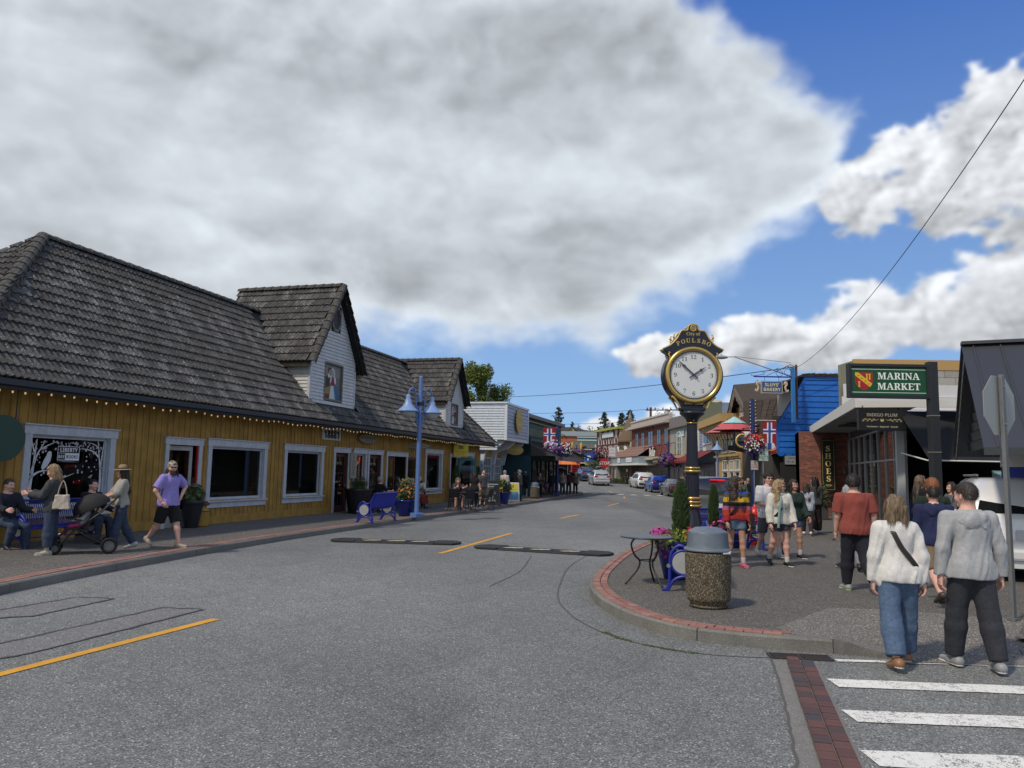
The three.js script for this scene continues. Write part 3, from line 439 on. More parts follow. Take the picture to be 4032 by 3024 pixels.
function dormer(c,hw,eh,yB,yE,yA,nB,pictureMaps){
  const d=sub(yel,'dormer'),n0=0,ov=.22,slope=(yA-yE)/eh,yTop=yA-.16,wallTop=(s)=>yTop-Math.abs(s-c)*slope,ww=M(lin(.62,.64,.665),.62,{map:scaled(T.fine,1)});
  const pw=.68,py0=yB+.42,py1=py0+1.38*hw/1.69,octY=lerp(yE,yA,.6),octR=.38*hw/1.69,oc=[c-octR*.95,c+octR*.95,octY-octR*1.25,octY+octR*1.25],pic=[c-pw*hw/1.69,c+pw*hw/1.69,py0,py1];
  const PH=.125;const plankG=(a0,a1,b0,b1,y,h)=>{const g=new THREE.BufferGeometry(),o=.032,i=.004;g.setAttribute('position',new THREE.Float32BufferAttribute([[a0,y,o],[a1,y,o],[b1,y+h,i],[a0,y,o],[b1,y+h,i],[b0,y+h,i],[a0,y,i-.01],[a1,y,i-.01],[a1,y,o],[a0,y,i-.01],[a1,y,o],[a0,y,o]].flat(),3));g.computeVertexNormals();return boxUV(g);};
  for(let y=yB;y<yTop-.02;y += PH){
    const h=Math.min(PH,yTop-y),lim=(yy)=>Math.min(hw,(yTop-yy)/slope),A=lim(y),B=lim(y+h);const gaps=[oc,pic].filter((o)=>y+h*.5>o[2]&&y+h*.5<o[3]);
    let L0=c-A,L1=c-B;for(const o of gaps){part(d,'siding_plank',plankG(L0,o[0],L1,o[0],y,h),ww);L0=L1=o[1];} part(d,'siding_plank',plankG(L0,c+A,L1,c+B,y,h),ww);
 }
  part(d,'corner_board',bx(c-hw-.03,c-hw+.07,yB,Math.min(wallTop(c-hw),yE+.1),-.06,.035),ww);part(d,'corner_board',bx(c+hw-.07,c+hw+.03,yB,Math.min(wallTop(c+hw),yE+.1),-.06,.035),ww);
  part(d,'gable_backing',ext([[c-hw+.02,yB],[c+hw-.02,yB],[c+hw-.02,yE+.2],[c,yTop],[c-hw+.02,yE+.2]],.05,0,0,-.16),M(lin(.09,.09,.09),.9));
  // cheeks, faced with planks where they stand above the roof
  const warm=M(lin(.63,.62,.585),.62,{map:scaled(T.fine,1)});
  for(const sd of [-1,1]) for(let y=yB;y<yE+.1;y += PH){const nn=EN-(y-EY)/(RY-EY)*(EN-RN)-.08,g=plankG(-.05,0,-.05,0,y,PH);const L=-.06-nn;if(L<.03) continue;const q=plankG(0,L,0,L,y,PH);part(d,'siding_plank',mov(q,c+sd*(hw),0,sd<0?nn :-.06,0,sd<0?-Math.PI/2 :Math.PI/2,0),warm);}
  part(d,'flashing',quad([c-hw-.15,yB-.28,n0+.32],[c+hw+.15,yB-.28,n0+.32],[c+hw+.1,yB+.02,n0+.03],[c-hw-.1,yB+.02,n0+.03]),M(lin(.16,.165,.175),.6,{metalness:.3}));
  // painted panel and its frame
  const old=M(lin(.22,.21,.19),.85,{map:scaled(T.wood,2)});
  part(d,'panel_frame',[bx(pic[0]-.02,pic[0]+.05,pic[2],pic[3],-.1,.035),bx(pic[1]-.05,pic[1]+.02,pic[2],pic[3],-.1,.035),bx(pic[0]+.05,pic[1]-.05,pic[3]-.05,pic[3]+.02,-.1,.035),bx(pic[0]+.05,pic[1]-.05,pic[2]-.02,pic[2]+.05,-.1,.035)],old);
  const pg=new THREE.PlaneGeometry(pic[1]-pic[0]-.08,pic[3]-pic[2]-.08);pg.translate(c,(pic[2]+pic[3])/2,-.05);part(d,'painted_panel',flat(pg),M('#ffffff',.8,{map:pictureMaps}),'painted folk couple in traditional dress');
  const oct=(r,z)=>{const o=[];for(let i=0;i<8;i++){const a=Math.PI/8+i*Math.PI/4;o.push([Math.cos(a)*r*.95,Math.sin(a)*r*1.3]);} return o;};
  part(d,'octagon_frame',ext(oct(octR*1.06),.1,c,octY,-.05,0,0,0,0,[oct(octR*.82)]),old);part(d,'octagon_louvre',ext(oct(octR*.84),.02,c,octY,-.06),M(lin(.05,.055,.075),.7));
  // tiled slopes
  const L=Math.hypot(eh,yA-yE);
  for(const sd of [-1,1]){
    const len=ov-nB;const keep=(a,u)=>{const n=sd<0?nB+a :ov-a,y=yE+(yA-yE)*u/L;return n>nB&&n<ov-.02&&y>roofY(n)-.06;};
    tileField(d,[c+sd*eh,yE,sd<0?nB :ov],[0,0,sd<0?1 :-1],[-sd*eh/L,(yA-yE)/L,0],len,L,keep);
    caps(d,[c+sd*(eh+.02),yE-.04,ov+.02],[c,yA+.02,ov+.02],'verge_tile');
    part(d,'verge_board',quad([c+sd*eh,yE-.16,ov-.03],[c,yA-.16,ov-.03],[c,yA+.02,ov-.03],[c+sd*eh,yE+.02,ov-.03]),matNavy);
    part(d,'eave_board',bx(c+sd*(eh-.1)-.012,c+sd*(eh-.1)+.012,yE-.16,yE-.02,-1.15,ov-.05),M(lin(.30,.22,.14),.8,{map:scaled(T.wood,2)}));
    part(d,'roof_deck',poly3([[c+sd*eh,yE-.03,ov-.02],[c+sd*eh,yE-.03,nB],[c,yA-.03,nB],[c,yA-.03,ov-.02]]),M(lin(.03,.03,.03),.9));
 }
  part(d,'back_gable',poly3([[c-eh,yE,nB],[c+eh,yE,nB],[c,yA,nB]]),ww);
  caps(d,[c,yA+.02,ov],[c,yA+.02,nB]);
}
// folk couple panels: flat print
const folk=(k)=>canvas(256,256,(x)=>{
  const f=(c,p)=>{x.fillStyle=c;x.beginPath();p.forEach((q,i)=>(i?x.lineTo(...q) :x.moveTo(...q)));x.closePath();x.fill();},e=(c,a,b,r,s=r)=>{x.fillStyle=c;x.beginPath();x.ellipse(a,b,r,s,0,0,7);x.fill();};
  x.fillStyle='#6d6a63';x.fillRect(0,0,256,256);x.fillStyle='#7d7c76';x.fillRect(0,0,256,90);
  if(k){x.save();x.translate(256,0);x.scale(-1,1);}
  f('#4c6f93',[[110,150],[200,140],[250,256],[90,256]]);f('#3f628a',[[170,150],[215,150],[252,250],[200,256]]);f('#b9c2c0',[[112,156],[150,150],[185,256],[95,256]]);f('#8b2a30',[[112,95],[160,92],[168,150],[112,156]]);f('#c9cac4',[[96,84],[122,78],[116,130],[92,140]]);f('#c9cac4',[[150,78],[184,92],[190,140],[166,130]]);e('#a98a72',134,58,20,26);f('#a9bfc8',[[112,40],[134,18],[166,40],[176,110],[158,96],[152,44],[120,40]]);
  f('#3a3a30',[[20,100],[70,74],[104,96],[96,160],[30,190]]);f('#8a7440',[[18,180],[92,160],[100,210],[60,236],[16,232]]);f('#6a2f26',[[20,226],[90,214],[96,250],[24,250]]);f('#c9cac4',[[62,74],[92,76],[88,100],[66,96]]);e('#a58369',84,52,19,24);f('#2b2620',[[60,52],[70,24],[104,28],[100,40],[80,40],[72,66]]);
  if(k) x.restore();x.globalAlpha=.25;for(let i=0;i<900;i++){x.fillStyle=i % 2?'#3d3a36' :'#b5b2aa';x.fillRect(rnd()*256,rnd()*256,rr(1,5),rr(1,3));}
});
dormer(6.85,1.69,2.02,3.88,5.5,8.62,-4.2,folk(0));dormer(20.13,1.36,1.62,3.82,5.36,7.76,-3.4,folk(1));
// the 300 nearest tiles are parts, the rest one piece for each slope
{
  const cam=V3(0,1.85,0);yel.updateMatrixWorld(true);
  for(const t of tileBank) t.d=t.p.clone().applyMatrix4(yel.matrixWorld).distanceTo(cam);
  tileBank.sort((a,b)=>a.d-b.d);const rest=new Map();
  tileBank.forEach((t,i)=>{
    const m4=t.B.clone().setPosition(t.p.x,t.p.y+t.j,t.p.z);
    if(i<300){const g=TG[t.k],m=new THREE.Mesh(g,matTile);m.name='roof_tile';m.applyMatrix4(m4);t.owner.add(m);}
    else {if(!rest.has(t.owner)) rest.set(t.owner,[]);rest.get(t.owner).push(TG[t.k].clone().applyMatrix4(m4));}
 });
  for(const [o,l] of rest){const g=mg(l);boxUV(g);const m=part(o,'roof_tiling',g,matTile);m.userData.kind='stuff';}
  // individual tiles take their uv from where they lie
  const seen=[];yel.traverse((m)=>{if(m.name === 'roof_tile') seen.push(m);});
  for(const m of seen){const g=m.geometry.clone(),uv=g.attributes.uv,ox=m.position.x+m.position.z*.7,oy=m.position.y*1.3;for(let i=0;i<uv.count;i++) uv.setXY(i,uv.getX(i)+ox,uv.getY(i)-oy);m.geometry=g;}
}
// ---------- signs, string lights on the yellow shop ----------
const label3=(w,h,tex,rough=.7)=>{const g=flat(new THREE.PlaneGeometry(w,h));return [g,M('#ffffff',rough,{map:tex})];};
const txt=(x,s,px,py,font,col,al='center',maxw)=>{x.font=font;x.fillStyle=col;x.textAlign=al;x.textBaseline='middle';x.fillText(s,px,py,maxw);};
function onWall(name,label,cat,s,n,y,turn=0){return thing(name,label,cat,atL(s,n,y),LT+turn);}
{
  let t=onWall('shop_window_sign','white framed lettered sign painted inside the bookshop window','sign',-4.81,-.05,2.02);
  const [g,m]=label3(.6,.36,canvas(512,300,(x)=>{x.fillStyle='#0d0f14';x.fillRect(0,0,512,300);x.strokeStyle='#d4d8de';x.lineWidth=10;x.strokeRect(8,8,496,250);x.fillStyle='#d4d8de';x.fillRect(8,128,496,8);x.fillRect(180,132,324,126);txt(x,'LIBERTY',256,70,'bold 104px sans-serif','#d4d8de','center',470);txt(x,'BAY',96,196,'bold 84px sans-serif','#d4d8de','center',150);txt(x,'BOOKS',342,196,'bold 84px sans-serif','#14171e','center',300);txt(x,'www.libertybaybooks.com',256,282,'26px sans-serif','#b8bcc4');}));
  part(t,'sign_board',g,m);
  // white painted trees and blossoms on the book window
  const tw=M(lin(.55,.58,.6),.8),pk=M(lin(.42,.36,.40),.8);
  t=onWall('window_tree_painting','white birch trees with blossoms and an owl painted on the bookshop window','window art',0,0,0);const Z=-.068;
  const br=(pts,r)=>{const c=new THREE.CatmullRomCurve3(pts.map(([a,b])=>V3(a,b,Z))),P=c.getPoints(10),A=[],B=[];P.forEach((p,i)=>{const q=P[Math.min(10,i+1)],o=P[Math.max(0,i-1)],dx=q.x-o.x,dy=q.y-o.y,l=Math.hypot(dx,dy),w=r*(1-i/13);A.push([p.x-dy/l*w,p.y+dx/l*w,Z]);B.push([p.x+dy/l*w,p.y-dx/l*w,Z]);});return ribbon(B,A);};
  part(t,'tree',[br([[-5.76,.98],[-5.7,1.5],[-5.64,2.32]],.05),br([[-5.72,1.6],[-5.6,2.0],[-5.42,2.3]],.03),br([[-5.74,1.5],[-5.55,1.62],[-5.2,1.68]],.03),br([[-5.68,2.05],[-5.74,2.2],[-5.77,2.33]],.022),br([[-5.55,2.1],[-5.35,2.2],[-5.1,2.3]],.018)],tw);
  part(t,'tree',[br([[-3.86,.98],[-3.84,1.5],[-3.98,2.34]],.045),br([[-3.86,1.7],[-3.82,2.1],[-3.8,2.34]],.025),br([[-3.9,1.95],[-4.1,2.1],[-4.45,2.16]],.025),br([[-3.9,2.1],[-4.05,2.25],[-4.3,2.3]],.016),br([[-4.82,1.55],[-4.9,1.5],[-4.6,1.6]],.02)],tw);
  const bl=[];for(let i=0;i<90;i++){const left=i % 2,q=left?rr(-5.8,-4.95) :rr(-4.6,-3.8),y=left?rr(1.55,2.3) :rr(1.4,2.3);bl.push(mov(flat(new THREE.CircleGeometry(rr(.014,.032),6)),q,y,Z+.002));} for(let i=0;i<24;i++) bl.push(mov(flat(new THREE.CircleGeometry(rr(.016,.03),6)),rr(-5.1,-4.1),rr(2.2,2.3),Z+.002));part(t,'blossoms',bl,pk);
  part(t,'owl',mov(flat(new THREE.ShapeGeometry(shp([[-.12,-.2],[-.02,-.12],[.06,0],[.08,.12],[.07,.2],[.03,.22],[-.02,.2],[-.06,.1],[-.12,0],[-.16,-.14]]))),-5.32,1.86,Z+.001),tw);
  // green oval sign at the near end, edge on to the frame
  const gm=M(lin(.012,.05,.035),.5);t=onWall('oval_shop_sign','dark green oval sign hung at the near end of the yellow wall','sign',-6.85,.35,2.29,.05);part(t,'sign_board',(()=>{const q=cyl(1,1,.05,0,0,0,40,Math.PI/2);q.scale(.55,.46,1);return q;})(),gm);part(t,'hanger',[line([-.3,.3,0],[-.3,1.0,0],.012),line([.3,.3,0],[.3,1.0,0],.012)],matNavy);
   t=onWall('street_number_sign','pale street number sign 18881 under the eave','sign',6.82,.05,3.05);part(t,'sign_board',box(1.38,.42,.03,0,0,0),M(lin(.42,.41,.38),.8));part(t,'lettering','18881'.split('').map((ch,i)=>{const f=flat(new TextGeometry(ch,{font:fontSans,size:.29,depth:.02,curveSegments:4,bevelEnabled:false}));return mov(f,-.58+i*.235,-.145,.016);}),M(lin(.008,.008,.01),.5));
  const oval=(s,n,y,w,h,lab,turn)=>{const t2=onWall('oval_coffee_sign',lab,'sign',s,n,y,turn);const e=cyl(1,1,.04,0,0,0,36,Math.PI/2);e.scale(w/2,h/2,1);part(t2,'sign_board',e,M(lin(.16,.13,.09),.7));const c=flat(new THREE.CircleGeometry(.5,36));c.scale(w*.95,h*.95,1);const mm=part(t2,'lettering',c,M('#ffffff',.75,{map:canvas(512,256,(x)=>{x.fillStyle='#7d7460';x.fillRect(0,0,512,256);x.strokeStyle='#3a3226';x.lineWidth=10;x.beginPath();x.ellipse(256,128,244,118,0,0,7);x.stroke();txt(x,'HOT SHOTS JAVA',256,110,'bold 62px serif','#2a231c','center',430);txt(x,'coffee house',256,172,'34px serif','#3a3226','center',300);})}));mm.position.z=.023;if(n>.3){const m3=mm.clone();m3.name='lettering';m3.position.z=-.023;m3.rotation.y=Math.PI;t2.add(m3);part(t2,'hanger',[line([-.5,.15,0],[-.5,.45,0],.012),line([.5,.15,0],[.5,.45,0],.012)],matNavy);}};
  oval(9.8,.07,3.02,1.75,.42,'brown oval coffee sign fixed flat on the yellow wall',0);oval(14.3,.34,2.9,1.3,.3,'small brown oval sign hanging over the cafe doors',-.9);
  t=onWall('menu_board','tall narrow grey menu board beside the cafe door','sign',8.58,.09,1.93);const [g3,m3]=label3(.5,.96,canvas(128,256,(x)=>{x.fillStyle='#8d887c';x.fillRect(0,0,128,256);x.strokeStyle='#2b2824';x.lineWidth=5;x.beginPath();x.arc(64,40,14,0,5.2);x.stroke();for(let i=0;i<8;i++){x.fillStyle='#4d4942';x.fillRect(30,78+i*20,68-(i % 3)*10,8);}}));part(t,'sign_board',box(.52,.98,.03),M(lin(.3,.28,.24),.8));part(t,'lettering',g3,m3).position.z=.017;
  t=onWall('gallery_sign','square yellow green gallery sign hanging near the far corner','sign',20.1,.45,2.87,-.75);const mk=()=>canvas(256,200,(x)=>{x.fillStyle='#a9a52a';x.fillRect(0,0,256,200);x.fillStyle='#c2a62c';x.fillRect(0,90,256,110);x.fillStyle='#15180f';for(let i=0;i<3;i++){x.beginPath();x.moveTo(86,20+i*20);x.quadraticCurveTo(130,8+i*20,170,22+i*20);x.lineTo(170,34+i*20);x.quadraticCurveTo(130,20+i*20,86,34+i*20);x.fill();} txt(x,'FRONT STREET',128,122,'bold 30px serif','#5c5015','center',230);txt(x,'GALLERY',128,160,'28px serif','#5c5015','center',200);});const [g4,m4]=label3(.86,.62,mk());part(t,'sign_board',box(.88,.64,.03),M(lin(.4,.36,.04),.7));const f4=part(t,'lettering',g4,m4);f4.position.z=.018;const b4=f4.clone();b4.name='lettering';b4.position.z=-.018;b4.rotation.y=Math.PI;t.add(b4);part(t,'bracket',[bx(-.46,.46,.34,.37,-.012,.012),line([-.4,.31,0],[-.4,.35,0],.01),line([.4,.31,0],[.4,.35,0],.01)],matNavy);
  // neon in the cafe window
  t=onWall('neon_sign','small red neon lettering glowing in the cafe window','neon sign',9.3,-.13,2.0);const nm=new THREE.MeshStandardMaterial({color:0x220000,emissive:0xff1a10,emissiveIntensity:1.6});part(t,'tube',[tube([[-.25,-.2,0],[-.2,.02,0],[-.12,-.12,0],[-.06,.06,0],[.02,-.05,0],[.06,.12,0],[.14,.05,0]],.014,40,5),tube([[.16,.2,0],[.22,.26,0],[.24,.18,0],[.2,.08,0]],.014,16,5)],nm);part(t,'backing',box(.62,.6,.01,0,0,-.03),M(lin(.01,.01,.012),.5));
  // string lights
  t=onWall('string_lights','warm string lights hanging from the eave of the yellow shop','string lights',0,0,0);const W=[],bulb=lathe([[0,-.055],[.012,-.05],[.021,-.03],[.019,-.008],[.012,0],[0,0]],7),sock=cyl(.011,.011,.03,0,.014,0,6),bm=new THREE.MeshStandardMaterial({color:0xfff0d0,emissive:0xffd99a,emissiveIntensity:.32,roughness:.3}),sm=M(lin(.01,.01,.01),.6);
  let s=-8;const pts=[];while (s<25.6){pts.push([s,3.27+.02*Math.sin(s*3.1)+rr(-.012,.012),.5]);s += rr(.26,.36)*(s>2?.85 :1);} for(let i=0;i+1<pts.length;i++) W.push(line(pts[i],pts[i+1],.005,4));part(t,'wire',W,sm);
  for(const p of pts){const m=new THREE.Mesh(bulb,bm);m.name='bulb';m.position.set(p[0],p[1]-.03,p[2]);m.rotation.z=rr(-.25,.25);m.scale.setScalar(.95);t.add(m);const q=new THREE.Mesh(sock,sm);q.name='socket';m.add(q);}
}
// ---------- people: distance fields meshed with surface nets ----------
function surfaceNet(F,nx,ny,nz,o,h){
  const id=new Int32Array(nx*ny*nz).fill(-1),P=[],I=[],at=(i,j,k)=>i+nx*(j+ny*k);
  for(let k=0;k+1<nz;k++) for(let j=0;j+1<ny;j++) for(let i=0;i+1<nx;i++){
    const b=at(i,j,k),c=[F[b],F[b+1],F[b+nx],F[b+nx+1],F[b+nx*ny],F[b+nx*ny+1],F[b+nx*ny+nx],F[b+nx*ny+nx+1]];let m=0;for(let q=0;q<8;q++) if(c[q]<0) m |= 1 << q;if(m === 0||m === 255) continue;
    let x=0,y=0,z=0,n=0;const E=(a,e)=>{if((c[a]<0) !== (c[e]<0)){const t=c[a]/(c[a]-c[e]);x += (a & 1)+((e & 1)-(a & 1))*t;y += ((a >> 1) & 1)+(((e >> 1) & 1)-((a >> 1) & 1))*t;z += (a >> 2)+((e >> 2)-(a >> 2))*t;n++;}};
    E(0,1);E(2,3);E(4,5);E(6,7);E(0,2);E(1,3);E(4,6);E(5,7);E(0,4);E(1,5);E(2,6);E(3,7);
    id[b]=P.length/3;P.push(o[0]+(i+x/n)*h,o[1]+(j+y/n)*h,o[2]+(k+z/n)*h);
 }
  const q4=(a,b,c,d,f)=>{if(a<0||b<0||c<0||d<0) return;if(f) I.push(a,b,c,a,c,d);else I.push(a,c,b,a,d,c);};
  for(let k=1;k+1<nz;k++) for(let j=1;j+1<ny;j++) for(let i=1;i+1<nx;i++){
    const b=at(i,j,k),v=F[b]<0;
    if(v !== F[b+1]<0) q4(id[b-nx-nx*ny],id[b-nx*ny],id[b],id[b-nx],v);
    if(v !== F[b+nx]<0) q4(id[b-1-nx*ny],id[b-1],id[b],id[b-nx*ny],v);
    if(v !== F[b+nx*ny]<0) q4(id[b-1-nx],id[b-nx],id[b],id[b-1],v);
 }
  const g=new THREE.BufferGeometry();g.setAttribute('position',new THREE.Float32BufferAttribute(P,3));g.setIndex(I);g.computeVertexNormals();return boxUV(g);
}
function fieldMesh(fn,lo,hi,h){
  const n=[0,1,2].map((a)=>Math.ceil((hi[a]-lo[a])/h)+3),F=new Float32Array(n[0]*n[1]*n[2]),o=lo.map((v)=>v-h);
  for(let k=0,b=0;k<n[2];k++) for(let j=0;j<n[1];j++) for(let i=0;i<n[0];i++,b++) F[b]=fn(o[0]+i*h,o[1]+j*h,o[2]+k*h);
  return surfaceNet(F,...n,o,h);
}
// bones: { a, b, r0, r1, k blend, f depth scale (<1 flatter in z), cut: flat end at b }
function boneMesh(bones,h,after){
  const lo=[1e9,1e9,1e9],hi=[-1e9,-1e9,-1e9];for(const q of bones) for(const p of [q.a,q.b]) for(let a=0;a<3;a++){const r=Math.max(q.r0,q.r1)+.03;lo[a]=Math.min(lo[a],p[a]-r);hi[a]=Math.max(hi[a],p[a]+r);}
  const n=[0,1,2].map((a)=>Math.ceil((hi[a]-lo[a])/h)+3),o=lo.map((v)=>v-h),F=new Float32Array(n[0]*n[1]*n[2]).fill(1);
  for(const q of bones){
    const {a,b,r0,r1,k=.04,f=1,cut}=q,R=Math.max(r0,r1)+k+.02,d=[b[0]-a[0],b[1]-a[1],b[2]-a[2]],g=1/f,dd=d[0]*d[0]+d[1]*d[1]+d[2]*d[2]*g*g||1e-9,L=Math.hypot(...d)||1;
    const mn=[0,1,2].map((c)=>Math.max(0,Math.floor((Math.min(a[c],b[c])-R-o[c])/h))),mx=[0,1,2].map((c)=>Math.min(n[c]-1,Math.ceil((Math.max(a[c],b[c])+R-o[c])/h)));
    for(let z=mn[2];z <= mx[2];z++) for(let y=mn[1];y <= mx[1];y++) for(let x=mn[0];x <= mx[0];x++){
      const px=o[0]+x*h-a[0],py=o[1]+y*h-a[1],pz=(o[2]+z*h-a[2])*g;let t=(px*d[0]+py*d[1]+pz*d[2]*g)/dd;t=t<0?0 :t>1?1 :t;
      const ex=px-d[0]*t,ey=py-d[1]*t,ez=pz-d[2]*g*t;let D=(Math.sqrt(ex*ex+ey*ey+ez*ez)-(r0+(r1-r0)*t))*(f<1?f :1);
      if(cut){const e=((px-d[0])*d[0]+(py-d[1])*d[1]+(o[2]+z*h-a[2]-d[2])*d[2])/L;if(e>D) D=e;}
      const i=x+n[0]*(y+n[1]*z),A=F[i],w=k-Math.abs(A-D);F[i]=Math.min(A,D)-(w>0?w*w/(4*k) :0);
   }
 }
  if(after) for(let z=0,i=0;z<n[2];z++) for(let y=0;y<n[1];y++) for(let x=0;x<n[0];x++,i++) if(Math.abs(F[i])<.12) F[i]=after(F[i],o[0]+x*h,o[1]+y*h,o[2]+z*h);
  return surfaceNet(F,...n,o,h);
}
const ell=(x,y,z,cx,cy,cz,rx,ry,rz)=>{const k=Math.hypot((x-cx)/rx,(y-cy)/ry,(z-cz)/rz);return (k-1)*Math.min(rx,ry,rz);};
const smin=(a,b,k)=>{const w=k-Math.abs(a-b);return Math.min(a,b)-(w>0?w*w/(4*k) :0);};
const cap=(x,y,z,a,b,r0,r1)=>{const dx=b[0]-a[0],dy=b[1]-a[1],dz=b[2]-a[2],px=x-a[0],py=y-a[1],pz=z-a[2],t=clamp((px*dx+py*dy+pz*dz)/(dx*dx+dy*dy+dz*dz));return Math.hypot(px-dx*t,py-dy*t,pz-dz*t)-lerp(r0,r1,t);};
// head, origin at the middle of the skull, facing +z
const headCache=new Map();
function headGeo(h){
  if(headCache.has(h)) return headCache.get(h);
  const g=fieldMesh((x,y,z)=>{
    let d=ell(x,y,z,0,.022,-.012,.074,.092,.096);d=smin(d,ell(x,y,z,0,-.042,.028,.056,.062,.062),.05);d=smin(d,cap(x,y,z,[-.014,-.09,.062],[.014,-.09,.062],.022,.022),.03);d=smin(d,cap(x,y,z,[-.032,.022,.07],[.032,.022,.07],.02,.02),.02);
    d=smin(d,cap(x,y,z,[0,.008,.085],[0,-.03,.102],.008,.014),.016);const ax=Math.abs(x);d=smin(d,ell(ax,y,z,.034,-.03,.058,.03,.026,.03),.02);
    const e=ell(ax,y,z,.032,.002,.096,.016,.011,.018);d=Math.max(d,-e);d=smin(d,ell(ax,y,z,.032,.002,.077,.0135,.0135,.0135),.004);
    d=smin(d,ell(ax,y,z,.078,-.01,-.01,.012,.032,.02),.008);d=smin(d,cap(x,y,z,[-.016,-.058,.084],[.016,-.058,.084],.008,.008),.008);d=smin(d,cap(x,y,z,[-.012,-.068,.082],[.012,-.068,.082],.008,.008),.006);
    d=smin(d,cap(x,y,z,[0,-.06,-.02],[0,-.16,-.03],.055,.056),.03);return d;
 },[-.1,-.2,-.12],[.1,.125,.125],h);
  tint(g,(x,y,z)=>{const ax=Math.abs(x);if(Math.hypot(ax-.032,y-.002)<.012&&z>.06) return Math.hypot(ax-.032,y-.002)<.0065?[.06,.05,.05] :[1.1,1.15,1.2];if(Math.abs(y+.063)<.012&&ax<.024&&z>.07) return [.75,.48,.5];if(Math.abs(y-.024)<.006&&ax>.014&&ax<.05&&z>.06) return [.4,.34,.3];return [1,1,1];});
  headCache.set(h,g);return g;
}
// right hand: wrist at the origin, fingers along -y, palm facing -x (towards the thigh), thumb to +z
const handCache=new Map();
function handGeo(h){
  if(handCache.has(h)) return handCache.get(h);
  const B=[{a:[0,.01,0],b:[0,-.03,0],r0:.024,r1:.026,k:.02}];const fz=[.032,.011,-.01,-.03],fl=[.07,.078,.073,.058];
  for(let i=0;i<4;i++){B.push({a:[0,-.02,fz[i]*.5],b:[0,-.082,fz[i]],r0:.014,r1:.0115,k:.016});let p=[0,-.082,fz[i]],an=.12+i*.05;for(let s=0;s<3;s++){an += .28;const l=fl[i]*[.45,.32,.26][s],q=[p[0]-Math.sin(an)*l,p[1]-Math.cos(an)*l,p[2]+fz[i]*.05];B.push({a:p,b:q,r0:.0098-s*.0006,r1:.0092-s*.0008,k:.004});p=q;}}
  B.push({a:[-.004,-.018,.012],b:[-.014,-.05,.046],r0:.0145,r1:.0125,k:.014},{a:[-.014,-.05,.046],b:[-.022,-.078,.052],r0:.0115,r1:.0105,k:.006},{a:[-.022,-.078,.052],b:[-.032,-.1,.05],r0:.0105,r1:.0085,k:.005});
  const g=boneMesh(B,h);tint(g,()=>[1,1,1]);handCache.set(h,g);return g;
}
const hairCache=new Map();
